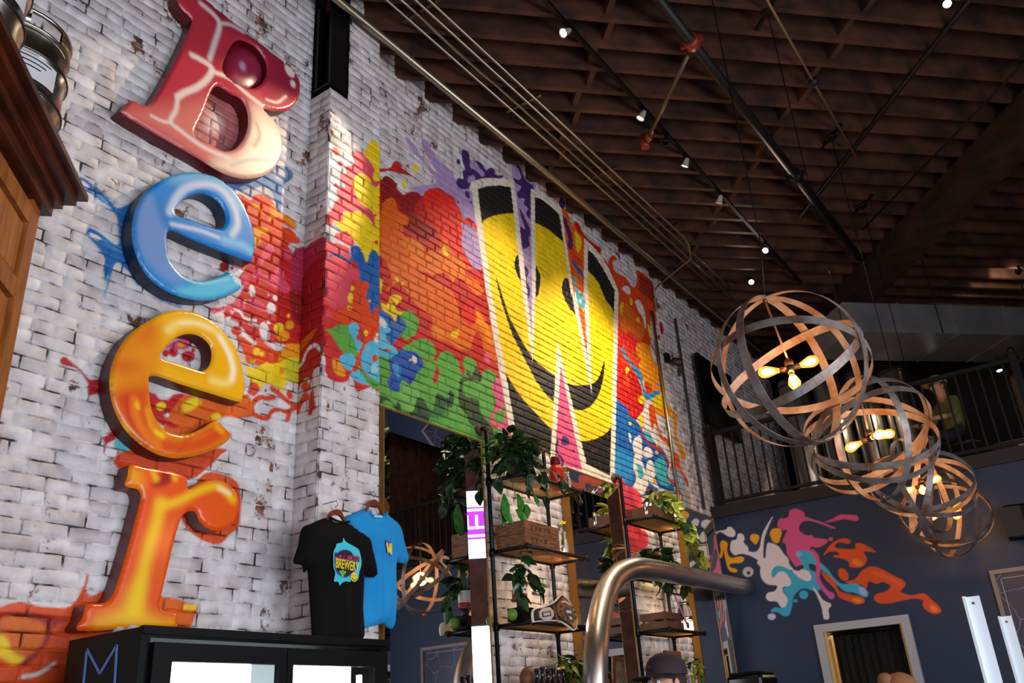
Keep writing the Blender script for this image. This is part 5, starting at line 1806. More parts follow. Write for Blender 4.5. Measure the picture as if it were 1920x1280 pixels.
# wooden crate on the second shelf
z2 = R1Z[1] + TOPZ
CR1 = mat('aged_crate_wood', lin(150, 96, 52), 0.7, noise=0.45, nscale=9, dark=lin(84, 48, 26), stretch=(2, 1, 10), bump=.2)
crt = thing('wooden_crate', (-3.665, 5.545, z2), 'weathered wooden crate with faded stencil on nearer rack second shelf', 'crate')
ya, yb, xa, xb_ = 5.31, 5.78, -3.80, -3.535
for z0, h in ((z2 + .002, .09), (z2 + .096, .09)):
    MB().box((xb_ - .008, (ya + yb) / 2, z0 + h / 2), (.014, yb - ya, h)).obj('board', CR1, crt)
    MB().box((xa + .008, (ya + yb) / 2, z0 + h / 2), (.014, yb - ya, h)).obj('board', CR1, crt)
    MB().box(((xa + xb_) / 2, ya + .008, z0 + h / 2), (xb_ - xa - .032, .014, h)).obj('board', CR1, crt)
    MB().box(((xa + xb_) / 2, yb - .008, z0 + h / 2), (xb_ - xa - .032, .014, h)).obj('board', CR1, crt)
MB().box(((xa + xb_) / 2, (ya + yb) / 2, z2 + .008), (xb_ - xa - .034, yb - ya - .034, .012)).obj('bottom_board', CR1, crt)
STN = mat('faded_stencil', lin(70, 44, 26), 0.8)
for z, n in ((z2 + .14, 5), (z2 + .055, 4)):
    for k in range(n):
        MB().box((xb_ + .0005, 5.40 + k * .06, z), (.001, .012 + .02 * RNG.random(), .03)).obj('stencil_mark', STN, crt)
fb = bottle(-3.62, 5.99, z2, .20, .03, 'clear bottle holding a yellow flower beside the crate', neck=.6)
MB().tube([(-3.62, 5.99, z2 + .1), (-3.62, 5.985, z2 + .24), (-3.615, 5.98, z2 + .27)], .003, 5).obj('stem', STEMM, fb)
YF = mat('yellow_petal', lin(226, 190, 40), 0.5)
for k in range(6):
    a = k * 1.047
    MB().ball((-3.615 + .016 * math.cos(a), 5.98 + .02 * math.sin(a), z2 + .27 + .01 * (k % 2)), .014, 8, (1, 1, .4)).obj('petal', YF, fb)

# third shelf: can planter on a stand, box, avocado, title belt
z3 = R1Z[2] + TOPZ
cp = plant('red and white tin can planter with small pothos on nearer rack', (-3.63, 5.33, z3 + .155), ((-3.61, 5.34, z3 + .33), (.08, .11, .06)), 22, 'd', size=1.1,
           vines=[[(-3.6, 5.28, z3 + .3), (-3.56, 5.22, z3 + .24), (-3.56, 5.21, z3 + .12)], [(-3.6, 5.4, z3 + .3), (-3.55, 5.45, z3 + .24), (-3.55, 5.46, z3 + .18)],
                  [(-3.62, 5.34, z3 + .33), (-3.62, 5.36, z3 + .45), (-3.62, 5.37, z3 + .5)]])
bc = (-3.63, 5.33, z3 + .155)
MB().lathe([(.05, 0), (.052, .003), (.052, .12), (.055, .123), (.049, .124), (.049, .1)], bc, 28).obj('tin', mat('white_tin', lin(214, 210, 206), 0.35), cp)
MB().lathe([(.0528, .004), (.0528, .036)], bc, 28).obj('red_band', mat('red_band', lin(196, 26, 30), 0.4), cp)
MB().prism([(bc[0] + .054, bc[1] + .015 * math.cos(a) * (1 if k % 2 else .5) + .012, bc[2] + .095 + .018 * math.sin(a) * (1 if k % 2 else .5)) for k, a in enumerate(np.linspace(0, 6.283, 10, endpoint=False))], (.001, 0, 0)).obj('star_print', mat('red_star', lin(206, 40, 40), .5), cp)
MB().box((bc[0] + .0535, bc[1] - .01, bc[2] + .062), (.001, .026, .012)).obj('blue_print', mat('slate_print', lin(60, 90, 110), .5), cp)
MB().lathe([(.066, -.012), (.066, -.002), (.0, -.002)], bc, 28).lathe([(.03, -.06), (.028, -.012)], bc, 16).obj('saucer', mat('brown_saucer', lin(70, 40, 28), .5), cp)
bxk = thing('box_speaker', (-3.63, 5.345, z3), 'black box with round tan end under the can planter', 'speaker')
MB().box((-3.63, 5.33, z3 + .047), (.14, .15, .094), bev=.008).obj('case', BLK2, bxk)
MB().lathe([(.042, 0), (.042, .012), (.0, .014)], (-3.565, 5.425, z3 + .047), 24, (.6, .75, 0)).obj('round_end', mat('tan_wood', lin(150, 108, 62), .5, noise=.3), bxk)
tag(MB().ball((-3.62, 5.205, z3 + .042), .042, 16, (.9, .9, 1)).obj('avocado', mat('avocado_skin', lin(110, 140, 30), 0.6, noise=.4, nscale=30)), 'round green fruit at the left end of the third shelf', 'fruit')
bt = thing('title_belt', (-3.49, 5.6, z3), 'black championship belt with gold and white plates on third shelf', 'belt')
LEA = mat('belt_leather', lin(26, 24, 26), 0.45)
GOLD = mat('antique_gold_plate', lin(150, 116, 84), 0.35, 0.7, noise=.35, nscale=30)
IVO = mat('ivory_trim', lin(226, 214, 198), 0.5)
SILV = mat('silver_plate', lin(216, 210, 206), 0.3, 0.5)
BXP = -3.462
pb_ = Paint(0, BXP)


def bpoly(coords, x, th, m, name, sm=True):
    q = np.array([on_plane(900 + a / 8, 1040 + b / 8, 0, BXP)[1:] for a, b in coords])
    if sm:
        q = smooth_closed(q, 4)
    MB().prism([(x, p[0], p[1]) for p in q], (th, 0, 0)).obj(name, m, bt)


bpoly([(800, 820), (960, 770), (1110, 700), (1210, 600), (1250, 600), (1330, 670), (1390, 770), (1440, 900), (1465, 1030), (1430, 1120), (1390, 1128), (1300, 1060), (1200, 1000), (1080, 990), (860, 1000), (800, 1000)], BXP - .012, .012, IVO, 'trim')
bpoly([(815, 830), (960, 785), (1115, 715), (1215, 615), (1245, 618), (1320, 685), (1380, 780), (1428, 905), (1450, 1025), (1420, 1105), (1395, 1112), (1310, 1045), (1205, 988), (1080, 975), (860, 985), (815, 985)], BXP - .001, .006, LEA, 'strap')
bpoly([(1230, 635), (1310, 700), (1370, 800), (1415, 920), (1430, 1010), (1395, 1080), (1330, 1030), (1230, 965), (1160, 900), (1130, 800), (1160, 720)], BXP + .005, .006, GOLD, 'main_plate')
bpoly([(1285, 785), (1340, 830), (1375, 920), (1385, 990), (1350, 1012), (1300, 960), (1260, 880), (1258, 810)], BXP + .011, .004, mat('navy_enamel', lin(44, 56, 92), .4), 'oval_badge')
bpoly([(1262, 830), (1338, 838), (1350, 880), (1272, 872)], BXP + .015, .001, SILV, 'badge_text', False)
bpoly([(1310, 925), (1345, 930), (1362, 970), (1325, 972)], BXP + .015, .001, mat('badge_yellow', lin(222, 190, 60), .4), 'badge_mark', False)
bpoly([(1200, 700), (1260, 690), (1330, 740), (1320, 755), (1255, 712), (1210, 720)], BXP + .011, .002, SILV, 'banner')
for cx, cy in ((1195, 770), (1370, 790), (1190, 850), (1230, 930), (1400, 860), (1415, 940)):
    bpoly([(cx - 18, cy), (cx, cy - 22), (cx + 18, cy), (cx, cy + 22)], BXP + .011, .002, LEA, 'inlay', False)
bpoly([(870, 850), (930, 795), (1030, 785), (1085, 840), (1092, 910), (1050, 970), (950, 988), (880, 940)], BXP + .005, .006, SILV, 'side_plate', False)
bpoly([(905, 865), (1035, 840), (1048, 915), (920, 940)], BXP + .011, .002, LEA, 'plate_text', False)
bpoly([(925, 875), (1020, 858), (1030, 900), (932, 922)], BXP + .013, .001, SILV, 'plate_line', False)
bpoly([(1080, 765), (1100, 760), (1155, 965), (1130, 972)], BXP + .006, .003, GOLD, 'rivet_bar', False)

# bottom of the nearer rack: grass pot, tops of bottles
z4 = R1Z[3] + TOPZ
plant('tufted grass plant in a yellow pot at the foot of nearer rack', (-3.62, 5.97, z4), ((-3.60, 5.97, z4 + .27), (.10, .15, .08)), 140, 'g', pot=('round', (206, 150, 60), .075, .2), group='plants on the pipe shelves', size=1.5, name='grass_plant')
for k, (y, c, h) in enumerate(((5.36, (24, 22, 30), .25), (5.43, (28, 26, 30), .262), (5.50, (22, 22, 26), .25), (5.57, (30, 28, 34), .258), (5.64, (214, 190, 120), .262), (5.705, (226, 190, 40), .27))):
    bottle(-3.55, y, z4, h, .03, 'dark liquor bottle on nearer rack bottom shelf, %s from the left' % ('first', 'second', 'third', 'fourth', 'fifth', 'sixth')[k],
           mat('dark_bottle_glass', lin(28, 24, 30), .1), c, 'bottles on the bottom shelf', .5)
tag(MB().ball((-3.70, 5.48, z4 + .20), .085, 18, (.7, 1, 1)).lathe([(.04, 0), (.07, .15)], (-3.70, 5.48, z4), 16).obj('wooden_bowl', mat('brown_wood_bowl', lin(128, 84, 48), .5, noise=.3)), 'rounded brown wooden bowl behind the dark bottles', 'bowl')

# ---- the farther rack
zA, zM, zB, zC = R2Z[0] + TOPZ, R2Z[1] + TOPZ, R2Z[2] + TOPZ, R2Z[3] + TOPZ
trk = thing('wooden_tray', (-3.66, 7.87, zA), 'low brown wooden box planter on farther rack top shelf', 'box')
BRW = mat('brown_box_wood', lin(104, 66, 42), 0.65, noise=.4, nscale=12)
for c, d in (((-3.535, 7.75, zA + .05), (.014, .48, .1)), ((-3.80, 7.75, zA + .05), (.014, .48, .1)), ((-3.667, 7.517, zA + .05), (.25, .014, .1)), ((-3.667, 7.983, zA + .05), (.25, .014, .1))):
    MB().box(c, d).obj('side', BRW, trk)
MB().box((-3.667, 7.75, zA + .006), (.25, .45, .012)).obj('bottom', BRW, trk)
for k, y in enumerate((7.56, 7.63)):
    c = thing('metal_tumbler', (-3.60, y - .03 * (1 - k) - .025 * k, zA + .013), ('small silver tumbler at the left end of farther rack top shelf', 'silver tumbler next to the variegated plant')[k], 'cup', 'tumblers on the top shelf')
    MB().lathe([(.022, 0), (.026, .004), (.03, .13), (.028, .13), (.024, .01)], c['_o'], 20).obj('cup', STEEL, c)
    MB().tube([(c['_o'][0] + .03 * math.cos(a), c['_o'][1] + .03 * math.sin(a), zA + .143) for a in np.linspace(0, 6.28, 20, endpoint=False)], .0022, 5, closed=True).obj('rim', STEEL, c)
plant('variegated yellow green pothos trailing from farther rack top shelf', (-3.66, 7.86, zA + .013), ((-3.62, 7.90, zA + .18), (.12, .20, .12)), 60, 'v', size=1.6,
      vines=[[(-3.58, 8.0, zA + .1), (-3.47, 8.08, zA), (-3.46, 8.10, zA - .12), (-3.46, 8.13, zA - .2), (-3.45, 8.2, zA - .28)], [(-3.56, 8.02, zA + .08), (-3.45, 8.12, zA - .02), (-3.45, 8.16, zA - .2), (-3.44, 8.24, zA - .26), (-3.44, 8.26, zA - .32)],
             [(-3.55, 7.95, zA + .08), (-3.46, 8.02, zA - .02), (-3.45, 8.06, zA - .16), (-3.45, 8.08, zA - .28)]], pot=('round', (70, 48, 36), .08, .12))
plant('dark green ivy spilling over farther rack middle shelf', (-3.73, 7.86, zM), ((-3.70, 7.84, zM + .14), (.08, .36, .11)), 100, 'dd', size=1.4,
      vines=[[(-3.65, 7.6, zM + .1), (-3.59, 7.58, zM), (-3.58, 7.6, zM - .12)], [(-3.65, 7.75, zM + .1), (-3.59, 7.76, zM - .02), (-3.58, 7.78, zM - .14)], [(-3.65, 8.05, zM + .1), (-3.6, 8.12, zM), (-3.6, 8.16, zM - .12)]], pot=('round', (50, 44, 40), .075, .1))
slc = thing('slatted_crate', (-3.66, 7.68, zB), 'dark brown slatted wooden crate on farther rack third shelf', 'crate')
for z, h in ((zB + .035, .06), (zB + .115, .06)):
    for x in (-3.535, -3.785):
        MB().box((x, 7.68, z), (.012, .36, h)).obj('slat', BRW, slc)
    for y in (7.507, 7.853):
        MB().box((-3.66, y, z), (.236, .012, h)).obj('slat', BRW, slc)
for x in (-3.553, -3.767):
    for y in (7.523, 7.837):
        MB().box((x, y, zB + .075), (.022, .018, .15)).obj('corner_post', BRW, slc)
lt = thing('glass_jar_lantern', (-3.56, 7.99, zB), 'clear glass jar lantern glowing white on farther rack', 'lantern')
lc = (-3.56, 7.99, zB)
MB().lathe([(.06, 0), (.066, .01), (.066, .19), (.05, .215), (.05, .235)], lc, 28).obj('jar', GLASS, lt)
MB().lathe([(.053, .235), (.056, .238), (.056, .262), (.0, .265)], lc, 24).obj('lid', STEEL, lt)
MB().lathe([(.067, .10), (.0685, .102), (.0685, .128), (.067, .13)], lc, 28).obj('band', STEEL, lt)
MB().lathe([(.0, .012), (.05, .012), (.05, .085), (.0, .09)], lc, 24).obj('filling', mat('white_filling', lin(230, 226, 214), .6, emit=(1, .9, .7, 1), strength=1.2), lt)
md = thing('medal_ribbon', (-3.50, 7.86, zB + .02), 'red white and blue medal ribbon hanging over the slatted crate', 'medal')
for k, c in enumerate(((40, 60, 140), (220, 216, 214), (190, 30, 40))):
    MB().bar((-3.515, 7.70 + k * .013, zB + .31), (-3.50, 7.86 + k * .013, zB + .05), .002, .012, up=(0, 1, 0.3)).obj('ribbon_stripe', mat('ribbon_%d' % k, lin(*c), .7), md)
MB().lathe([(.0, 0), (.028, 0), (.028, .005), (.0, .005)], (-3.497, 7.875, zB + .04), 20, (1, 0, 0)).obj('medal_disc', GOLD, md)
MB().bar((-3.52, 7.50, zB + .315), (-3.52, 7.98, zB + .315), .014, .014).obj('hanging_rail', PIPE, md)
pf = thing('picture_frame', (-3.62, 7.72, zC), 'brown framed picture leaning on farther rack bottom shelf', 'picture')
OKF = mat('honey_frame_wood', lin(150, 84, 36), .45, noise=.3)
lean = .10
for (a, b, c, d) in ((7.55, 7.88, 0, .05), (7.55, 7.88, .40, .45), (7.55, 7.60, .05, .40), (7.83, 7.88, .05, .40)):
    MB().prism([(-3.56 - lean * c, a, zC + c), (-3.56 - lean * c, b, zC + c), (-3.56 - lean * d, b, zC + d), (-3.56 - lean * d, a, zC + d)], (-.018, 0, 0)).obj('frame_side', OKF, pf)
MB().prism([(-3.568 - lean * .05, 7.60, zC + .05), (-3.568 - lean * .05, 7.83, zC + .05), (-3.568 - lean * .4, 7.83, zC + .40), (-3.568 - lean * .4, 7.60, zC + .40)], (-.006, 0, 0)).obj('picture', mat('old_print_paper', lin(206, 186, 150), .7, noise=.35, nscale=14, dark=lin(120, 110, 100)), pf)
plant('small yellow leaved sprig behind the capped person', (-3.62, 8.10, zC), ((-3.60, 8.10, zC + .33), (.07, .08, .06)), 20, 'v', pot=('round', (120, 70, 40), .05, .14), size=.8)
for k, (y, c) in enumerate(((7.90, (210, 230, 220)), (7.965, (230, 196, 40)), (7.52, (214, 130, 40)), (8.18, (40, 130, 60)))):
    bottle(-3.56, y, zC, .25, .028, ('pale', 'yellow', 'orange', 'green')[k] + ' capped bottle on farther rack bottom shelf', mat('bar_bottle_%d' % k, lin(*[v * .7 for v in c]), .15), c, 'bottles on the bottom shelf', .5)
# ================================================================== barrel hoop orb chandeliers
HOOP = mat('galvanised_hoop', lin(150, 148, 148), 0.5, 0.55, noise=0.45, nscale=9, dark=lin(112, 84, 66), bump=.15, bscale=40)
BRASS = mat('aged_brass', lin(120, 84, 44), 0.35, 0.8)
SOCK = mat('black_socket', lin(22, 20, 20), 0.5)
BULB = mat('amber_bulb', (1, .62, .22, 1), 0.03, trans=1.0, ior=1.15, emit=(1.0, .36, .05, 1), strength=.9)
FILA = mat('bulb_filament', (1, .9, .6, 1), 0.3, emit=(1.0, .74, .34, 1), strength=22)
RODM = mat('copper_rod', lin(150, 110, 96), 0.4, 0.6)
ORB_R = 0.405


def hoop(t, R, nrm, w, k):
    n = Vector(nrm).normalized()
    a = n.orthogonal().normalized()
    b = n.cross(a)
    th = .0028
    N = 64
    vs, fs = [], []
    for i in range(N):
        q = 2 * math.pi * i / N
        d = a * math.cos(q) + b * math.sin(q)
        for rr, h in ((R, -w / 2), (R + th, -w / 2), (R + th, w / 2), (R, w / 2)):
            vs.append(d * rr + n * h)
    for i in range(N):
        j = (i + 1) % N
        for c in range(4):
            fs.append((i * 4 + c, i * 4 + (c + 1) % 4, j * 4 + (c + 1) % 4, j * 4 + c))
    o = MB().add(vs, fs, False).obj('hoop', HOOP, t, off=(0, 0, 0))
    return o


def bulb(t, d, base):
    """edison bulb pointing along d"""
    d = Vector(d).normalized()
    base = Vector(base)
    s = MB().lathe([(.013, 0), (.015, .003), (.015, .03), (.012, .038)], base, 14, d).obj('socket', BRASS, t, off=(0, 0, 0))
    MB().lathe([(.012, .036), (.014, .046), (.022, .07), (.030, .098), (.031, .112), (.026, .13), (.014, .142), (.001, .146)], base, 18, d).obj('bulb', BULB, t, off=(0, 0, 0))
    MB().lathe([(.001, .06), (.006, .065), (.013, .085), (.016, .105), (.011, .122), (.001, .128)], base, 12, d).obj('filament', FILA, t, off=(0, 0, 0))


def orb(center, label, normals, top, rodlen, arms, power):
    t = bpy.data.objects.new('orb_chandelier', None)
    t.empty_display_size = .1
    t.location = center
    COL.objects.link(t)
    tag(t, label, 'chandelier', 'barrel hoop orb chandeliers')
    for k, (n, dr) in enumerate(normals):
        h = hoop(t, ORB_R - .012 + dr, n, .046, k)
    top = Vector(top).normalized() * (ORB_R - .01)
    for s in (1, -1):
        MB().lathe([(.012, -.012), (.012, .004), (.006, .008), (.001, .009)], tuple(top * s), 10, top * s).obj('bolt', STEELD, t, off=(0, 0, 0))
    hub = Vector((0, 0, -.02))
    MB().tube([top, hub + Vector((0, 0, .06))], .0055, 8).obj('stem', RODM, t, off=(0, 0, 0))
    MB().lathe([(.018, .03), (.022, .035), (.022, .06), (.01, .07)], tuple(hub), 14).obj('cap', BRASS, t, off=(0, 0, 0))
    MB().ball(tuple(hub + Vector((0, 0, .015))), .026, 12).obj('hub', SOCK, t, off=(0, 0, 0))
    for d in arms:
        d = Vector(d).normalized()
        bulb(t, d, hub + Vector((0, 0, .015)) + d * .02)
    zt_ = JZ - center[2]
    MB().tube([(top.x, top.y, top.z), (top.x * .3, top.y * .3, ORB_R + .35), (0, 0, zt_ - .02)], .004, 6).obj('hanging_rod', BLACKST, t, off=(0, 0, 0))
    MB().lathe([(.05, -.025), (.055, -.02), (.055, 0)], (0, 0, zt_), 18).obj('canopy', BLACKST, t, off=(0, 0, 0))
    MB().bar((-KD[0] * .2, -KD[1] * .2, zt_ + .004), (KD[0] * .2, KD[1] * .2, zt_ + .004), .03, .02).obj('mount_bar', BLACKST, t, off=(0, 0, 0))
    d = bpy.data.lights.new('bulb_glow', 'POINT')
    d.energy, d.color, d.shadow_soft_size = power, (1.0, .40, .11), .07
    o = bpy.data.objects.new('bulb_glow', d)
    o.location = (0, 0, .0)
    link(o, t)
    return t


def view_dir(center, dx, dy, front):
    """unit direction from the orb centre to the spot of its sphere seen dx,dy photo pixels from its centre"""
    c = CR @ (np.array(center) - CAM)
    s = c[2] / FPX
    u, v = dx * s / ORB_R, dy * s / ORB_R
    w = math.sqrt(max(0.0, 1 - u * u - v * v)) * (-1 if front else 1)
    d = CR.T @ np.array([u, v, w])
    return d / np.linalg.norm(d)


OC = [at_depth(1481, 690, 4.48), at_depth(1631, 820, 5.50), at_depth(1728, 908, 7.1), at_depth(1772, 962, 8.30)]


def ring_n(c, a, b):
    return np.cross(view_dir(c, *a), view_dir(c, *b))


o1 = OC[0]
n1 = [(ring_n(o1, (96, -58, True), (5, 14, True)), 0.0), (ring_n(o1, (96, -58, True), (-31, -90, True)), .004), (ring_n(o1, (96, -58, True), (-33, -133, False)), .008),
      (ring_n(o1, (-33, -133, False), (-110, 70, True)), .012), (ring_n(o1, (-33, -133, False), (108, 20, False)), .016)]
orb(tuple(o1), 'nearest and largest barrel hoop orb chandelier with amber bulbs', n1, view_dir(o1, -33, -133, False), 1, [(-.8, -.5, -.05), (.7, .55, .28), (.15, -.4, -.6)], 15)
o2 = OC[1]
n2 = [(ring_n(o2, (0, -110, True), (20, 0, True)), 0.0), (ring_n(o2, (118, -25, True), (0, 35, True)), .004), (ring_n(o2, (118, -25, True), (-20, -60, False)), .008),
      (ring_n(o2, (0, -110, True), (112, 20, False)), .012), (ring_n(o2, (-116, 20, True), (-30, -85, True)), .016)]
orb(tuple(o2), 'second barrel hoop orb chandelier from the viewer', n2, (0, 0, 1), 1, [(-.9, -.1, -.25), (.7, .5, .15), (.5, -.6, -.1)], 15)
o3 = OC[2]
n3 = [(ring_n(o3, (80, -20, True), (-20, 30, True)), 0.0), (ring_n(o3, (80, -20, True), (0, -70, True)), .004), (ring_n(o3, (-70, -30, True), (-40, 40, True)), .008), (ring_n(o3, (0, 84, False), (30, 0, False)), .012), (ring_n(o3, (-80, 20, True), (10, -40, False)), .016)]
orb(tuple(o3), 'third barrel hoop orb chandelier from the viewer', n3, (0, 0, 1), 1, [(-.9, .2, -.15), (.8, .3, .25), (.1, -.7, -.45)], 15)
o4 = OC[3]
n4 = [(ring_n(o4, (70, -10, True), (0, 35, True)), 0.0), (ring_n(o4, (70, -10, True), (-10, -45, False)), .004), (ring_n(o4, (15, -60, True), (25, 20, True)), .008), (ring_n(o4, (-50, -40, True), (-40, 50, True)), .012), (ring_n(o4, (15, -60, True), (-60, 20, False)), .016)]
orb(tuple(o4), 'farthest and smallest barrel hoop orb chandelier near the blue wall', n4, (0, 0, 1), 1, [(-.9, 0, -.1), (.7, .4, .3), (.6, -.4, -.3)], 15)

# ================================================================== ceiling services
GALV = mat('galvanised_conduit', lin(168, 158, 132), 0.3, 0.9)
tz = JZ - .05
cd = tag(MB().tube([(-3.60, 3.0, tz - .06), (-3.60, 12.2, tz - .06)], .032, 14).obj('pipe', GALV), 'thick galvanised pipe running along the wall under joists', 'pipe')
conds = (('thin conduit nearest the thick pipe', [(-3.36, 3.0, tz), (-3.36, 8.6, tz), (-3.36, 9.9, tz)]),
         ('thin conduit second from the thick pipe with a kink', [(-3.27, 3.0, tz - .005), (-3.27, 4.0, tz - .005), (-3.27, 4.15, tz - .02), (-3.27, 4.7, tz - .02), (-3.275, 4.9, tz), (-3.28, 9.0, tz), (-3.285, 10.4, tz)]),
         ('thin conduit third from the thick pipe', [(-3.19, 3.0, tz), (-3.19, 8.9, tz), (-3.195, 10.2, tz)]),
         ('thin conduit farthest from the wall bending back to it', [(-3.11, 3.0, tz), (-3.11, 8.40, tz), (-3.12, 8.55, tz - .06), (-3.18, 8.70, tz - .13), (-3.80, 9.05, tz - .14), (-3.86, 9.08, tz - .18), (-3.87, 9.08, tz - .45)]))
for nm, pth in conds:
    tag(MB().tube(pth, .0115, 8).obj('conduit', GALV), 'galvanised ' + nm, 'conduit', 'conduits under the joists')
for y in (3.9, 5.3, 6.7, 8.1):
    t = thing('conduit_strut', (-3.24, y, JZ), 'short steel strut holding the thin conduits, %s' % {3.9: 'nearest', 5.3: 'second nearest', 6.7: 'third nearest', 8.1: 'farthest'}[y], 'bracket', 'conduit struts')
    MB().bar((-3.42, y, tz + .018), (-3.05, y, tz + .018), .03, .012).obj('strut', STEELD, t)
    MB().tube([(-3.24, y, tz + .02), (-3.24, y, JZ + .03)], .004, 6).obj('hanger_rod', STEELD, t)
tag(MB().tube([(WALL_X + .03, 8.95, JZ - .55), (WALL_X + .03, 8.95, 1.9)], .017, 8).obj('conduit', GALV), 'vertical conduit on brick wall left of the wall spotlight', 'conduit', 'wall conduits')
tag(MB().tube([(WALL_X + .03, 9.65, JZ - .4), (WALL_X + .03, 9.65, 3.75)], .015, 8).obj('conduit', mat('dark_conduit', lin(80, 78, 76), .5, .5)), 'dark vertical conduit on brick wall right of the wall spotlight', 'conduit', 'wall conduits')
# wall spotlight
ws = thing('wall_spotlight', (WALL_X, 9.2, 5.5), 'dark wall mounted spotlight on brick wall beyond the W', 'lamp')
MB().box((WALL_X + .03, 9.2, 5.55), (.05, .08, .12), bev=.01).obj('mount', BLACKST, ws)
MB().lathe([(.03, -.02), (.045, 0), (.06, .10), (.052, .105), (.04, .04)], (WALL_X + .07, 9.27, 5.52), 20, (.8, .55, -.3)).obj('head', mat('charcoal_metal', lin(58, 56, 54), .45, .5), ws)

# black track with spot heads
TX, TZT = -2.42, JZ - .045
trk_ = thing('light_track', (TX, 7.0, TZT), 'long black lighting track under joists parallel to brick wall', 'track')
MB().box((TX, 7.2, TZT), (.035, 6.6, .03)).obj('rail', BLK2, trk_)
for y in (4.4, 6.4, 8.4):
    MB().tube([(TX, y, TZT), (TX, y, JZ + .01)], .005, 6).obj('hanger', BLACKST, trk_)
SPOTG = mat('spot_lens', (1, .93, .8, 1), 0.3, emit=(1, .92, .78, 1), strength=35)
SPOTH = mat('spot_white_head', lin(196, 186, 170), .35, .3)
SPOTK = mat('spot_black_head', lin(28, 27, 27), .4, .3)


def spot(loc, aim, label, watt, cone=50, col=(1.0, .80, .56), head=SPOTK, blend=.35, lit=True, parent_drop=.05, group='track spotlights', size=.04):
    p = Vector(loc)
    d = (Vector(aim) - p).normalized()
    t = thing('spotlight', loc, label, 'spotlight', group)
    MB().tube([p + Vector((0, 0, parent_drop)), p], .008, 8).box((loc[0], loc[1], loc[2] + parent_drop - .002), (.03, .09, .02)).obj('adapter', BLK2, t)
    MB().lathe([(.012, -.03), (.02, -.025), (.026, .0), (.038, .055), (.041, .06), (.037, .061), (.03, .05)], tuple(p), 18, d).obj('head', head, t)
    MB().lathe([(.0, .052), (.031, .052)], tuple(p), 16, d).obj('lens', SPOTG if lit else BLK2, t)
    if lit:
        l = bpy.data.lights.new('spot_beam', 'SPOT')
        l.energy, l.color, l.spot_size, l.spot_blend, l.shadow_soft_size = watt, col, math.radians(cone), blend, size
        o = bpy.data.objects.new('spot_beam', l)
        o.rotation_euler = d.to_track_quat('-Z', 'Y').to_euler()
        o.location = d * .075
        link(o, t)
    return t


SY = [4.72, 6.02, 6.50, 6.95, 7.80, 9.20]
spot((TX, SY[0], TZT - .07), (WALL_X, 2.25, 4.15), 'lit track spotlight nearest the viewer aimed at the letters', 260, 38, head=SPOTH, blend=.3)
spot((TX, SY[1], TZT - .07), (WALL_X, 5.6, 4.3), 'second lit track spotlight from the viewer', 200, 75, head=SPOTH, blend=1.0)
spot((TX, SY[2], TZT - .07), (WALL_X + .6, 5.0, 2.0), 'unlit track spotlight between the second and third lit ones', 0, lit=False)
spot((TX, SY[3], TZT - .07), (WALL_X, 7.3, 4.2), 'third lit track spotlight from the viewer', 420, 70, head=SPOTH, blend=1.0)
spot((TX, SY[4], TZT - .07), (WALL_X, 8.4, 4.3), 'fourth lit track spotlight from the viewer', 200, 60, head=SPOTH, blend=1.0)
spot((TX, SY[5], TZT - .07), (WALL_X + .5, 5.9, 2.9), 'fifth lit track spotlight beyond the W', 120, 40, head=SPOTH)
spot((-2.90, 9.97, TZT - .04), (0, 0, 1.8), 'bright spotlight above nearest orb shining straight toward the viewer', 60, 70)
spot((.09, 6.37, TZT - .05), (1.0, 3.0, 1.0), 'lone ceiling spotlight at the top right picture edge', 50, 60)
spot((-.05, 12.0, JZ - .12), (-.4, 12.9, JZ + .05), 'ceiling spotlight at the right picture edge washing the joists', 14, 90)

# sprinkler pipes
IRON = mat('black_sprinkler_pipe', lin(30, 28, 28), 0.5, 0.5)
REDI = mat('red_coupling', lin(146, 44, 26), 0.5, noise=.3)
sprz = JZ - .13
s1 = thing('sprinkler_main', (-1.66, 7, sprz), 'black sprinkler main with red couplings running along the room', 'pipe')
MB().tube([(-1.72, 3.5, sprz), (-1.60, 10.2, sprz)], .045, 14).obj('pipe', IRON, s1)
for y in (5.45, 7.9):
    x = -1.72 + .12 * (y - 3.5) / 6.7
    MB().tube([(x, y - .05, sprz), (x, y + .05, sprz)], .066, 14).obj('coupling', REDI if y < 6 else IRON, s1)
    MB().box((x, y, sprz), (.19, .03, .05)).obj('bolt_ears', REDI if y < 6 else IRON, s1)
s2 = thing('sprinkler_branch', (-2.17, 5.95, sprz), 'thin pale pipe arm with red end joined to the sprinkler main', 'pipe')
MB().tube([(-1.77, 5.57, sprz), (-2.62, 6.42, sprz - .02)], .02, 10).obj('pipe', mat('dull_pipe', lin(96, 80, 60), .45, .5), s2)
MB().tube([(-2.60, 6.40, sprz - .06), (-2.60, 6.40, sprz + .08)], .04, 12).obj('tee_fitting', REDI, s2)
MB().tube([(-2.50, 6.30, sprz - .02), (-2.54, 6.34, sprz - .02)], .034, 12).obj('collar', REDI, s2)
for nm, a, b, r in (('dark diagonal pipe under the joists right of the sprinkler main', (.75, 6.0, sprz + .095), (-1.9, 8.9, sprz + .095), .022), ('thin dark diagonal rod close to the timber beam', (1.2, 6.9, sprz + .05), (-1.4, 9.6, sprz + .05), .012)):
    tag(MB().tube([a, b], r, 10).obj('pipe', IRON), nm, 'pipe', 'diagonal pipes under the joists')
tr = thing('tie_rod', (-1.14, 6.6, sprz), 'pale tie rod with round turnbuckle joint under the joists', 'rod')
MB().tube([(-1.03, 4.6, sprz + .03), (-1.06, 8.15, sprz + .03)], .011, 8).obj('rod', mat('tan_rod', lin(120, 98, 70), .5, .4), tr)
MB().ball((-1.045, 6.62, sprz + .03), .045, 14).obj('joint', IRON, tr)

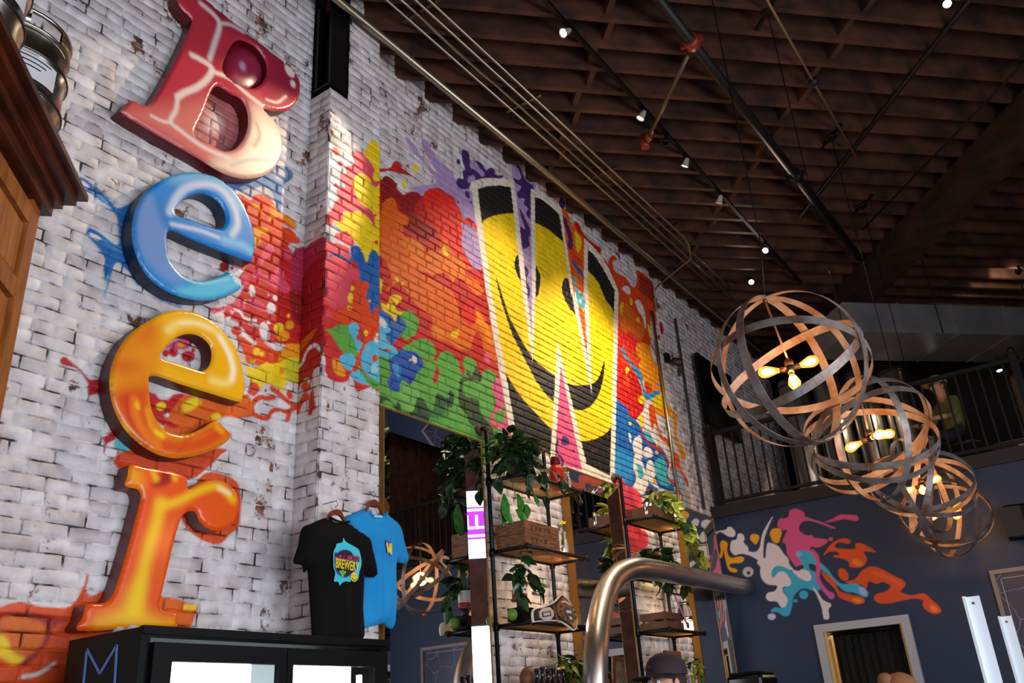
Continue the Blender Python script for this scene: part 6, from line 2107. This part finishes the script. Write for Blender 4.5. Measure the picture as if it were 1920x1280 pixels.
# ================================================================== mezzanine: railing, duct, tanks, TV, lamps
RAILM = mat('black_railing', lin(26, 24, 24), .5, .4)
RZ0, RZ1 = MEZ + .12, MEZ + 1.06


def railing(label, x0, x1, n, posts):
    t = thing('balcony_railing', ((x0 + x1) / 2, BACK_Y + .05, MEZ + .12), label, 'railing', 'mezzanine railings')
    y = BACK_Y + .05
    MB().box(((x0 + x1) / 2, y, RZ1 - .02), (x1 - x0, .05, .045)).obj('top_rail', RAILM, t)
    MB().box(((x0 + x1) / 2, y, RZ0 + .06), (x1 - x0, .035, .035)).obj('bottom_rail', RAILM, t)
    for i in range(1, n):
        x = x0 + (x1 - x0) * i / n
        MB().box((x, y, (RZ0 + .06 + RZ1 - .02) / 2), (.019, .019, RZ1 - RZ0 - .08)).obj('baluster', RAILM, t)
    for x in posts:
        p = MB().box((x, y, (MEZ + .12 + RZ1 + .04) / 2), (.075, .075, RZ1 + .04 - MEZ - .12)).obj('newel_post', RAILM, t)
        MB().ball((x, y, RZ1 + .085), .038, 12).box((x, y, RZ1 + .05), (.09, .09, .02)).obj('finial', RAILM, p)
    return t


railing('black balcony railing between brick wall and first far newel', -3.86, -.36, 30, (-3.80, -.36))
railing('black balcony railing at the right beyond the second newel', -.30, 3.1, 29, (3.06,))
DUCT = mat('sheet_metal_duct', lin(150, 150, 152), .36, .55, noise=.3, nscale=2.5)
dk = thing('air_duct', (-.4, 11.9, 5.5), 'large rectangular sheet metal duct hanging above the mezzanine', 'duct')
A = np.array([-1.79, 9.93]) + KD[:2] * .417
for i in range(7):
    a = A + JD[:2] * (-.1 + i * .72); b = A + JD[:2] * (-.1 + (i + 1) * .72 - .012)
    MB().bar((a[0], a[1], 5.69), (b[0], b[1], 5.69), .83, .38).obj('duct_section', DUCT, dk)
    MB().bar((b[0], b[1], 5.69), (b[0] + JD[0] * .012, b[1] + JD[1] * .012, 5.69), .85, .40).obj('seam', DUCT, dk)
for i in (1, 4):
    for s in (-1, 1):
        p = A + JD[:2] * (.4 + i * .72) + KD[:2] * .43 * s
        MB().tube([(p[0], p[1], 5.5), (p[0], p[1], JZ + .02)], .006, 6).obj('hanger_strap', BLACKST, dk)
TANK = mat('tank_steel', lin(170, 162, 150), .28, .95)
for k, (x, r, h) in enumerate(((-3.35, .22, 2.30), (-2.86, .22, 2.28), (-2.4, .2, 2.2), (-1.96, .2, 2.1))):
    y = 12.6
    t = thing('brewing_tank', (x, y, MEZ + .12), 'upright steel brewing tank on the mezzanine, %s from the brick wall' % ('first', 'second', 'third', 'fourth')[k], 'tank', 'steel tanks on the mezzanine')
    z = MEZ + .12
    MB().lathe([(r * .4, .25), (r, .5), (r, h - .12), (r * .96, h - .05), (r * .6, h), (.02, h + .02)], (x, y, z), 32).obj('shell', TANK, t)
    for a in (.5, 2.1, 3.7, 5.3):
        MB().tube([(x + r * .8 * math.cos(a), y + r * .8 * math.sin(a), z + .01), (x + r * .8 * math.cos(a), y + r * .8 * math.sin(a), z + .5)], .02, 8).obj('leg', TANK, t)
    MB().tube([(x + (r + .002) * math.cos(a), y + (r + .002) * math.sin(a), z + h - .14) for a in np.linspace(0, 6.283, 36, endpoint=False)], .012, 6, closed=True).obj('seam_ring', STEELD, t)
tv = thing('wall_television', (WALL_X + .07, 10.55, 4.84), 'black flat television hung on the brick wall above the mezzanine', 'television')
ta = [on_plane(x, y, 0, -3.8) for x, y in ((1313, 667), (1320, 795))]
MB().box((-3.80, 10.55, 5.36), (.05, 1.15, .98), bev=.008).obj('case', BLK2, tv)
MB().box((-3.772, 10.55, 5.36), (.006, 1.09, .92)).obj('screen', mat('tv_screen', lin(14, 14, 16), .12), tv)
MB().box((-3.86, 10.55, 5.36), (.075, .3, .3)).obj('bracket', BLACKST, tv)
mt = thing('light_track', (-1.3, 12.0, 5.38), 'short black lighting track hung under the duct', 'track')
MB().box((-1.28, 12.0, 5.405), (1.9, .035, .03)).obj('rail', BLK2, mt)
for x in (-1.9, -.6):
    MB().tube([(x, 12.0, 5.41), (x, 12.0, 5.49)], .006, 6).obj('hanger', BLACKST, mt)
for k, (x, z) in enumerate(((-1.93, 5.34), (-1.29, 5.34), (-.62, 5.34))):
    spot((x, 12.0, z), ((-2.5, 12.6, 4.6), (-1.3, 11.2, MEZ), (-.5, 11.6, MEZ))[k], 'mezzanine spotlight under the duct, %s' % ('left', 'middle', 'right')[k], (40, 34, 16)[k], 90, group='mezzanine spotlights')
booth = thing('booth_seat', (-.62, 11.95, MEZ + .12), 'tall brown high backed booth seat beside the seated person', 'seat')
BTH = mat('brown_vinyl', lin(96, 70, 44), .5, noise=.3)
MB().box((-.45, 11.9, MEZ + .12 + .62), (.14, .75, 1.24), bev=.05).obj('backrest', BTH, booth)
MB().box((-.71, 11.9, MEZ + .12 + .40), (.40, .72, .14), bev=.04).obj('seat', BTH, booth)
MB().box((-.69, 11.9, MEZ + .12 + .165), (.38, .68, .33)).obj('base', mat('booth_base', lin(50, 36, 26), .6), booth)
cabn = thing('back_bar', (-2.6, 13.3, MEZ + .12), 'dark wooden back bar with glass doors on the mezzanine', 'cabinet')
DWD = mat('dark_bar_wood', lin(56, 36, 26), .6, noise=.4)
MB().box((-2.9, 13.4, MEZ + .12 + .6), (1.7, .4, 1.2)).obj('body', DWD, cabn)
for k in range(4):
    d_ = MB().box((-3.55 + .42 * k, 13.19, MEZ + .75), (.38, .02, 1.0)).obj('door', DWD, cabn)
    MB().box((-3.55 + .42 * k, 13.178, MEZ + .85), (.26, .006, .6)).obj('pane', mat('amber_door_glass', lin(120, 96, 50), .2), d_)
sgn = thing('small_sign', (-.5, 10.2, MEZ + .12), 'small white and yellow card at the balcony edge', 'sign')
MB().box((-.50, 10.02 + .1, MEZ + .12 + .05), (.12, .01, .10)).obj('card', mat('white_card', lin(200, 190, 180), .6), sgn)
MB().box((-.50, 10.114, MEZ + .12 + .015), (.12, .004, .03)).obj('yellow_band', mat('yellow_card', lin(220, 180, 30), .6), sgn)

# ================================================================== on the blue wall
FRW = mat('grey_white_frame', lin(176, 178, 186), .5)
dn = structure('door_1', MB().box((DX0 - .04, BACK_Y - .02, DZ1 / 2), (.085, .06, DZ1)).box((DX1 + .04, BACK_Y - .02, DZ1 / 2), (.085, .06, DZ1)).box(((DX0 + DX1) / 2, BACK_Y - .02, DZ1 + .04), (DX1 - DX0 + .165, .06, .08)), FRW)
dn['label'] = 'pale framed doorway hung with a black curtain'
structure('trim_1', MB().box((DX0 + .016, BACK_Y + .10, DZ1 / 2), (.03, .2, DZ1)).box((DX1 - .016, BACK_Y + .10, DZ1 / 2), (.03, .2, DZ1)), mat('lit_yellow_jamb', lin(232, 182, 100), .6))
cu = thing('curtain', ((DX0 + DX1) / 2, BACK_Y + .12, .02), 'black curtain closing the doorway in the blue wall', 'curtain')
cv, cf = [], []
nx = 90
for j in range(2):
    for i in range(nx + 1):
        x = DX0 + .05 + (DX1 - DX0 - .10) * i / nx
        y = BACK_Y + .13 + .02 * math.sin(i * .62) + .012 * math.sin(i * .27 + 1)
        z = (.02, DZ1 - .045 + .008 * math.sin(i * .62) + .006 * math.sin(i * 1.3))[j]
        cv.append((x, y, z))
for i in range(nx):
    cf.append((i, i + 1, nx + 2 + i, nx + 1 + i))
co = MB().add(cv, cf, True).obj('cloth', mat('black_curtain', lin(15, 14, 16), .9), cu)
sm_ = co.modifiers.new('thickness', 'SOLIDIFY'); sm_.thickness = .004
MB().tube([(DX0 + .02, BACK_Y + .13, DZ1 - .02), (DX1 - .02, BACK_Y + .13, DZ1 - .02)], .008, 8).obj('rod', BLACKST, cu)
l = bpy.data.lights.new('hall_lamp', 'POINT'); l.energy, l.color, l.shadow_soft_size = 14, (1, .72, .36), .05
lo = thing('hall_lamp', (-2.45, BACK_Y + .75, 2.45), 'warm lamp glowing in the hall behind the curtained doorway', 'lamp')
MB().ball((-2.45, BACK_Y + .75, 2.5), .05, 12).obj('globe', mat('warm_globe', (1, .8, .5, 1), .4, emit=(1, .75, .4, 1), strength=8), lo)
MB().tube([(-2.45, BACK_Y + .75, 2.54), (-2.45, BACK_Y + .75, MEZ - .02)], .006, 6).obj('cord', BLACKST, lo)
llo = bpy.data.objects.new('hall_glow', l); llo.location = (0, 0, -.05); link(llo, lo)
spk = thing('wall_speaker', (-.77, BACK_Y - .1, 2.90), 'black loudspeaker mounted on the blue wall at right edge', 'speaker')
MB().box((-.75, BACK_Y - .12, 3.07), (.22, .17, .33), .25, bev=.03).obj('cabinet', BLK2, spk)
MB().box((-.775, BACK_Y - .212, 3.07), (.18, .008, .29), .25, bev=.003).obj('grille', mat('speaker_grille', lin(26, 26, 30), .7), spk)
MB().box((-.74, BACK_Y - .02, 3.07), (.06, .05, .1)).obj('bracket', BLACKST, spk)
mp = thing('map_print', (-.19, BACK_Y - .03, 1.2), 'large framed dark blue map print on the blue wall', 'picture')
MX0, MX1, MZ0, MZ1 = -1.13, .75, 1.15, 2.665
FRD = mat('grey_brown_frame', lin(140, 126, 122), .5)
for c, d in ((((MX0 + MX1) / 2, BACK_Y - .022, MZ1 - .02), (MX1 - MX0, .04, .04)), (((MX0 + MX1) / 2, BACK_Y - .022, MZ0 + .02), (MX1 - MX0, .04, .04)), ((MX0 + .02, BACK_Y - .022, (MZ0 + MZ1) / 2), (.04, .04, MZ1 - MZ0 - .08)), ((MX1 - .02, BACK_Y - .022, (MZ0 + MZ1) / 2), (.04, .04, MZ1 - MZ0 - .08))):
    MB().box(c, d).obj('frame_side', FRD, mp)


def map_mat():
    m = bpy.data.materials.new('map_ink')
    m.use_nodes = True
    nt = m.node_tree
    b = nt.nodes['Principled BSDF']
    b.inputs['Roughness'].default_value = .3
    tc = nt.nodes.new('ShaderNodeTexCoord')
    ns = nt.nodes.new('ShaderNodeTexNoise'); ns.inputs['Scale'].default_value = 3
    mx = nt.nodes.new('ShaderNodeMix'); mx.data_type = 'VECTOR'; mx.inputs['Factor'].default_value = .12
    nt.links.new(tc.outputs['Object'], ns.inputs['Vector'])
    nt.links.new(tc.outputs['Object'], mx.inputs[4]); nt.links.new(ns.outputs['Color'], mx.inputs[5])
    vo = nt.nodes.new('ShaderNodeTexVoronoi'); vo.feature = 'DISTANCE_TO_EDGE'; vo.inputs['Scale'].default_value = 4.5
    nt.links.new(mx.outputs[1], vo.inputs['Vector'])
    r = nt.nodes.new('ShaderNodeValToRGB')
    r.color_ramp.elements[0].position = .006; r.color_ramp.elements[0].color = lin(120, 120, 142)
    r.color_ramp.elements[1].position = .02; r.color_ramp.elements[1].color = lin(52, 56, 80)
    nt.links.new(vo.outputs['Distance'], r.inputs['Fac'])
    nt.links.new(r.outputs['Color'], b.inputs['Base Color'])
    return m


MB().box(((MX0 + MX1) / 2, BACK_Y - .014, (MZ0 + MZ1) / 2), (MX1 - MX0 - .08, .012, MZ1 - MZ0 - .08)).obj('print', map_mat(), mp)
MB().box(((MX0 + MX1) / 2, BACK_Y - .0225, MZ1 - .085), (MX1 - MX0 - .2, .004, .006)).obj('border_line', FRW, mp)
MB().box((MX0 + .085, BACK_Y - .0225, (MZ0 + MZ1) / 2), (.006, .004, MZ1 - MZ0 - .17)).obj('border_line', FRW, mp)

# ================================================================== curved steel tube over the bar, partition posts
tp = [at_depth(1116, 1400, 6.0), at_depth(1116, 1290, 6.1), at_depth(1118, 1220, 6.25), at_depth(1124, 1162, 6.5), at_depth(1137, 1110, 6.8), at_depth(1160, 1077, 7.0), at_depth(1192, 1065, 7.2), at_depth(1230, 1069, 7.5)]
end = np.array([-3.62, BACK_Y - .035, 1.5 + 1.34])
path = [tuple(p) for p in smooth_open(np.array(tp), 5)]
st = path[-1]
for k in range(1, 8):
    path.append(tuple(np.array(st) + (end - np.array(st)) * k / 7))
p0 = np.array(path[0]).copy(); p0[2] = 0.975
path = [tuple(p0)] + path
gt = thing('steel_beer_tube', (float(p0[0]), float(p0[1]), .957), 'curved polished steel tube rising from the bar to blue wall', 'tube')
MB().tube(path, .09, 28).obj('tube', mat('polished_steel', lin(188, 180, 172), .36, 1.0, noise=.1, nscale=3), gt)
MB().lathe([(.11, 0), (.11, .012), (.085, .016)], (float(p0[0]), float(p0[1]), .958), 24).obj('floor_flange', STEEL, gt)
BARW = mat('bar_top_wood', lin(96, 62, 40), .35, noise=.3)
bar = thing('bar_counter', (-2.9, 6.6, 0), 'long wooden bar counter along the brick wall, mostly below the picture', 'counter')
MB().box((-3.3, 6.9, .93), (1.15, 5.7, .05)).obj('top', BARW, bar)
MB().box((-3.3, 6.9, .45), (1.0, 5.6, .9)).obj('body', mat('bar_body', lin(52, 40, 34), .6), bar)
ALU = mat('white_aluminium', lin(214, 220, 226), .35, .2)
for k, (px, py, t_) in enumerate(((1822, 1118, 4.0), (1885, 1155, 5.0))):
    p = at_depth(px, py, t_)
    o = thing('partition_post', (float(p[0]), float(p[1]), 0), ('white aluminium partition post in front of the map print', 'farther white aluminium partition post at right edge')[k], 'post', 'white partition posts')
    w = .062
    MB().box((p[0], p[1], p[2] / 2), (w, .012, p[2])).box((p[0] - w / 2 + .004, p[1] - .03, p[2] / 2), (.012, .06, p[2])).obj('angle', ALU, o)
    MB().box((p[0] + .0, p[1], .006), (.16, .16, .012)).obj('base_plate', ALU, o)
    MB().lathe([(.006, 0), (.006, .004)], (p[0], p[1] - .007, p[2] - .03), 10, (0, -1, 0)).obj('screw', STEELD, o)
# ================================================================== people
SKIN = lin(206, 150, 122)


def person(label, loc, face_deg, scale, seated, shirt, trousers, hair, extras, group=None):
    """one continuous body grown over a posed skeleton; hair, cap and facial features are its parts"""
    J = {}
    if not seated:
        J = {'hip': (0, 0, .95, .15, .12), 'belly': (0.01, 0, 1.10, .145, .11), 'chest': (0, 0, 1.28, .165, .115), 'upper': (-.01, 0, 1.40, .15, .095), 'neck': (0, 0, 1.50, .055, .055), 'jaw': (.02, 0, 1.565, .066, .075), 'head': (.012, 0, 1.64, .082, .098), 'crown': (.0, 0, 1.715, .068, .08)}
        for s, n in ((1, 'l'), (-1, 'r')):
            J.update({'thigh' + n: (0, .09 * s, .88, .09, .09), 'knee' + n: (.02, .10 * s, .50, .06, .06), 'ankle' + n: (0, .10 * s, .10, .042, .042), 'toe' + n: (.14, .11 * s, .04, .036, .03),
                      'sho' + n: (0, .18 * s, 1.40, .062, .062), 'elb' + n: (.06, .25 * s, 1.13, .045, .045), 'wri' + n: (.28, .20 * s, 1.04, .03, .026), 'hand' + n: (.36, .18 * s, 1.03, .036, .02)})
    else:
        z = -.45
        J = {'hip': (0, 0, .52, .15, .13), 'belly': (.02, 0, .66, .145, .115), 'chest': (.05, 0, .84, .165, .115), 'upper': (.07, 0, .96, .15, .095), 'neck': (.10, 0, 1.05, .055, .055), 'jaw': (.13, 0, 1.115, .066, .075), 'head': (.125, 0, 1.19, .082, .098), 'crown': (.11, 0, 1.265, .068, .08)}
        for s, n in ((1, 'l'), (-1, 'r')):
            J.update({'thigh' + n: (.12, .10 * s, .52, .085, .085), 'knee' + n: (.46, .12 * s, .50, .062, .062), 'ankle' + n: (.46, .12 * s, .10, .042, .042), 'toe' + n: (.60, .12 * s, .04, .036, .03),
                      'sho' + n: (.07, .18 * s, .96, .062, .062), 'elb' + n: (.18, .25 * s, .74, .045, .045), 'wri' + n: (.40, .17 * s, .72, .03, .026), 'hand' + n: (.48, .14 * s, .72, .036, .02)})
    E_ = [('hip', 'belly'), ('belly', 'chest'), ('chest', 'upper'), ('upper', 'neck'), ('neck', 'jaw'), ('jaw', 'head'), ('head', 'crown')]
    for n in 'lr':
        E_ += [('hip', 'thigh' + n), ('thigh' + n, 'knee' + n), ('knee' + n, 'ankle' + n), ('ankle' + n, 'toe' + n), ('upper', 'sho' + n), ('sho' + n, 'elb' + n), ('elb' + n, 'wri' + n), ('wri' + n, 'hand' + n)]
        w, h = J['wri' + n], J['hand' + n]
        d = Vector(h[:3]) - Vector(w[:3])
        side = Vector((-d.y, d.x, 0)).normalized()
        for q, (o_, L) in enumerate(((-.024, .055), (-.008, .068), (.008, .066), (.023, .05))):
            a = Vector(h[:3]) + d.normalized() * .025 + side * o_
            b = a + d.normalized() * L * .55 + Vector((0, 0, -.006))
            c = b + d.normalized() * L * .4 + Vector((0, 0, -.022))
            J['fa%d%s' % (q, n)] = (*a, .0095, .0095); J['fb%d%s' % (q, n)] = (*b, .0085, .0085); J['fc%d%s' % (q, n)] = (*c, .007, .007)
            E_ += [('hand' + n, 'fa%d%s' % (q, n)), ('fa%d%s' % (q, n), 'fb%d%s' % (q, n)), ('fb%d%s' % (q, n), 'fc%d%s' % (q, n))]
        inner = -1 if n == 'l' else 1
        a = Vector(w[:3]) + d * .55 + Vector((0, inner * .034, 0)); b = a + d.normalized() * .04 + Vector((0, inner * .012, 0))
        J['ta' + n] = (*a, .011, .011); J['tb' + n] = (*b, .009, .009)
        E_ += [('hand' + n, 'ta' + n), ('ta' + n, 'tb' + n)]
    names = list(J)
    bm = bmesh.new()
    sl = bm.verts.layers.skin.verify()
    vm = {}
    for n in names:
        v = bm.verts.new(J[n][:3])
        v[sl].radius = (J[n][3], J[n][4])
        v[sl].use_root = (n == 'hip')
        vm[n] = v
    for a, b in E_:
        bm.edges.new((vm[a], vm[b]))
    me = bpy.data.meshes.new('skeleton')
    bm.to_mesh(me)
    bm.free()
    ob = bpy.data.objects.new('skeleton', me)
    COL.objects.link(ob)
    ob.modifiers.new('skin', 'SKIN')
    ss = ob.modifiers.new('sub', 'SUBSURF'); ss.levels = 2; ss.render_levels = 2
    dg = bpy.context.evaluated_depsgraph_get()
    bme = bpy.data.meshes.new_from_object(ob.evaluated_get(dg))
    bpy.data.objects.remove(ob)
    V = np.zeros(len(bme.vertices) * 3); bme.vertices.foreach_get('co', V); V = V.reshape(-1, 3)
    K = np.array([J[n][:3] for n in names])
    near = np.argmin(((V[:, None] - K[None]) ** 2).sum(2), 1)
    cols = []
    for i in near:
        n = names[i]
        if n in ('neck', 'jaw', 'head', 'crown') or n[:3] in ('wri', 'han') or n[:2] in ('fa', 'fb', 'fc', 'ta', 'tb'):
            cols.append(SKIN)
        elif n[:3] in ('thi', 'kne', 'ank', 'hip'):
            cols.append(lin(*trousers))
        elif n[:3] == 'toe':
            cols.append(lin(30, 28, 28))
        else:
            cols.append(lin(*shirt))
    bme.materials.clear()
    bme.materials.append(MATS.get('person_paint') or mat_painted('person_paint', None, .65))
    at = bme.attributes.new('paint', 'FLOAT_COLOR', 'POINT')
    at.data.foreach_set('color', np.array(cols, np.float32).ravel())
    bme.polygons.foreach_set('use_smooth', [True] * len(bme.polygons))
    bme.name = 'body'
    t = bpy.data.objects.new('person', None)
    t.empty_display_size = .1
    COL.objects.link(t)
    tag(t, label, 'person')
    t.location = loc
    t.rotation_euler = (0, 0, math.radians(face_deg))
    t.scale = (scale,) * 3
    link(bpy.data.objects.new('body', bme), t)
    hx, hy, hz = J['head'][:3]
    z0 = (0, 0, 0)
    sk = mat('face_skin', SKIN, .6)
    for s in (1, -1):
        e = MB().ball((hx + .082, .032 * s, hz + .008), .0135, 12).obj('eye', mat('eye_white', lin(220, 214, 208), .3), t, off=z0)
        MB().ball((hx + .0915, .032 * s, hz + .008), .0062, 8).obj('iris', mat('iris_brown', lin(50, 32, 22), .3), e, off=z0)
        MB().tube([(hx + .092, .018 * s, hz + .028), (hx + .092, .034 * s, hz + .034), (hx + .082, .048 * s, hz + .028)], .0035, 6).obj('eyebrow', mat('hair_' + label[-9:], lin(*hair), .8), t, off=z0)
        MB().ball((hx - .005, .084 * s, hz - .005), .03, 12, (.6, .32, 1)).obj('ear', sk, t, off=z0)
    MB().prism([(hx + .085, -.008, hz + .01), (hx + .085, .008, hz + .01), (hx + .080, .018, hz - .035), (hx + .080, -.018, hz - .035)], (.014, 0, 0)).ball((hx + .105, 0, hz - .028), .013, 10).obj('nose', sk, t, off=z0)
    MB().tube([(hx + .084, -.024, hz - .058), (hx + .095, 0, hz - .056), (hx + .084, .024, hz - .058)], .005, 6).obj('mouth', mat('lips', lin(160, 86, 80), .5), t, off=z0)
    hm = mat('hair_' + label[-9:], lin(*hair), .8)
    if 'cap' in extras:
        cc, bc_, badge = extras['cap']
        cm, bmx = mat('cap_cloth_%d' % cc[0], lin(*cc), .8), mat('cap_brim_%d' % bc_[0], lin(*bc_), .8)
        prof = [(.112, .0), (.113, .03), (.105, .065), (.085, .092), (.05, .112), (.012, .12), (.001, .12)]
        vs, fs = [], []
        n = 28
        for r, h in prof:
            for k in range(n):
                a = 6.2832 * k / n
                vs.append((hx - .006 + r * 1.08 * math.cos(a), r * .92 * math.sin(a), hz + .045 + h))
        for i in range(len(prof) - 1):
            for k in range(n):
                fs.append((i * n + k, i * n + (k + 1) % n, (i + 1) * n + (k + 1) % n, (i + 1) * n + k))
        cp_ = MB().add(vs, fs, True).obj('cap', cm, t, off=z0)
        MB().ball((hx - .006, 0, hz + .168), .008, 8).obj('cap_button', cm, cp_, off=z0)
        vs, fs = [], []
        m_ = 14
        for i in range(m_ + 1):
            a = -1.25 + 2.5 * i / m_
            for rr, dz in ((.112, .0), (.20 - .05 * abs(a) ** 2 / 1.5, -.012 - .018 * (abs(a) / 1.25) ** 2)):
                vs += [(hx - .006 + rr * 1.08 * math.cos(a), rr * .92 * math.sin(a), hz + .05 + dz), (hx - .006 + rr * 1.08 * math.cos(a), rr * .92 * math.sin(a), hz + .045 + dz)]
        for i in range(m_):
            a = i * 4
            fs += [(a, a + 4, a + 6, a + 2), (a + 1, a + 3, a + 7, a + 5), (a + 2, a + 6, a + 7, a + 3), (a, a + 1, a + 5, a + 4)]
        fs += [(0, 2, 3, 1), (m_ * 4, m_ * 4 + 1, m_ * 4 + 3, m_ * 4 + 2)]
        MB().add(vs, fs, True).obj('brim', bmx, cp_, off=z0)
        MB().ball((hx + .105, .0, hz + .085), .022, 10, (.35, 1, .8)).obj('badge', mat('cap_badge_%d' % badge[0], lin(*badge), .6), cp_, off=z0)
        if 'flag' in extras:
            MB().prism([(hx - .02, -.105, hz + .075), (hx + .01, -.106, hz + .075), (hx - .01, -.103, hz + .10)], (0, -.004, 0)).obj('side_badge', mat('white_badge', lin(220, 220, 220), .6), cp_, off=z0)
        MB().ball((hx - .035, 0, hz + .01), .094, 16, (.8, .95, .75)).obj('hair', hm, t, off=z0)
    else:
        MB().ball((hx - .02, 0, hz + .035), .108, 20, (1.0, .93, .95)).obj('hair', hm, t, off=z0)
        MB().ball((hx - .105, 0, hz + .09), .05, 14).obj('hair_bun', hm, t, off=z0)
    if 'glasses' in extras:
        g = MB()
        for s in (1, -1):
            g.ball((hx + .098, .034 * s, hz + .01), .024, 12, (.25, 1, .85))
            g.tube([(hx + .095, .056 * s, hz + .012), (hx, .088 * s, hz + .012)], .003, 5)
        g.obj('sunglasses', mat('black_lens', lin(14, 14, 16), .15), t, off=z0)
    return t


fl = math.degrees(math.atan2(-.576, -.815))
p = at_depth(1252, 1262, 5.0)
person('person in dark maroon ball cap looking left in front of the bar', (float(p[0]), float(p[1]), 0), fl + 26, 1.035, False, (40, 40, 46), (38, 42, 56), (36, 26, 22), {'cap': ((40, 26, 32), (16, 15, 17), (196, 80, 90)), 'flag': 1})
p = at_depth(1688, 1272, 5.0)
person('person with light brown hair bun and dark sunglasses in front of curtained doorway', (float(p[0]), float(p[1]), 0), fl + 180, .945, False, (90, 84, 80), (40, 42, 50), (128, 88, 56), {'glasses': 1})
p = on_plane(1763, 745, 1, 11.0)
person('person in a tan cap and yellow green shirt seated on the mezzanine', (float(p[0]) + .1, 11.0, MEZ + .12), fl + 8, .93, True, (112, 112, 50), (40, 40, 44), (60, 44, 34), {'cap': ((196, 160, 90), (190, 150, 80), (206, 60, 40))})
stl = thing('bar_stool', (float(p[0]) + .1, 11.0, MEZ + .12), 'wooden stool under the seated person on the mezzanine', 'stool')
MB().lathe([(.17, .36), (.18, .365), (.18, .39), (.17, .395)], stl['_o'], 24).obj('seat', DWD, stl)
for a in (.8, 2.37, 3.94, 5.5):
    MB().tube([(stl['_o'][0] + .13 * math.cos(a), 11 + .13 * math.sin(a), MEZ + .12 + .36), (stl['_o'][0] + .19 * math.cos(a), 11 + .19 * math.sin(a), MEZ + .125)], .014, 8).obj('leg', DWD, stl)
# dark machine on the far bar end
q = at_depth(1410, 1262, 8.0)
cfm = thing('coffee_machine', (-3.12, 8.3, .957), 'glossy black machine standing on the far end of the bar', 'machine')
MB().box((-3.12, 8.3, 1.40), (.34, .42, .88), bev=.03).obj('housing', mat('gloss_black', lin(14, 13, 14), .15), cfm)
MB().box((-3.12, 8.3, 1.853), (.30, .38, .03), bev=.012).obj('top_tray', BLK2, cfm)
MB().box((-2.945, 8.3, 1.25), (.02, .30, .3)).obj('front_panel', STEELD, cfm)
# purple window sign across the street window
sg = thing('window_sign', (ROOM_R - .12, 4.90, 4.17), 'glowing purple sign hung in the high street window', 'sign')
PUR = mat('purple_glow', (.3, .05, .8, 1), .5, emit=(.30, .03, .95, 1), strength=2.2)
LIL = mat('lilac_glow', (.8, .7, 1, 1), .5, emit=(.85, .75, 1, 1), strength=2.0)
MB().box((ROOM_R - .12, 4.90, 4.47), (.02, .5, .5)).obj('panel', PUR, sg)
for z in (4.27, 4.67):
    MB().box((ROOM_R - .135, 4.90, z), (.008, .5, .035)).obj('stripe', LIL, sg)
me = text_mesh('ILL', .30, LIL, 'lettering', .002)
o = link(bpy.data.objects.new('lettering', me), sg)
o.matrix_local = Matrix.Translation((-.017, 0, .30)) @ Matrix(((0, 0, -1, 0), (1, 0, 0, 0), (0, 1, 0, 0), (0, 0, 0, 1)))
MB().tube([(ROOM_R - .12, 4.90, 4.73), (ROOM_R - .12, 4.90, 4.96)], .004, 6).obj('cord', BLACKST, sg)
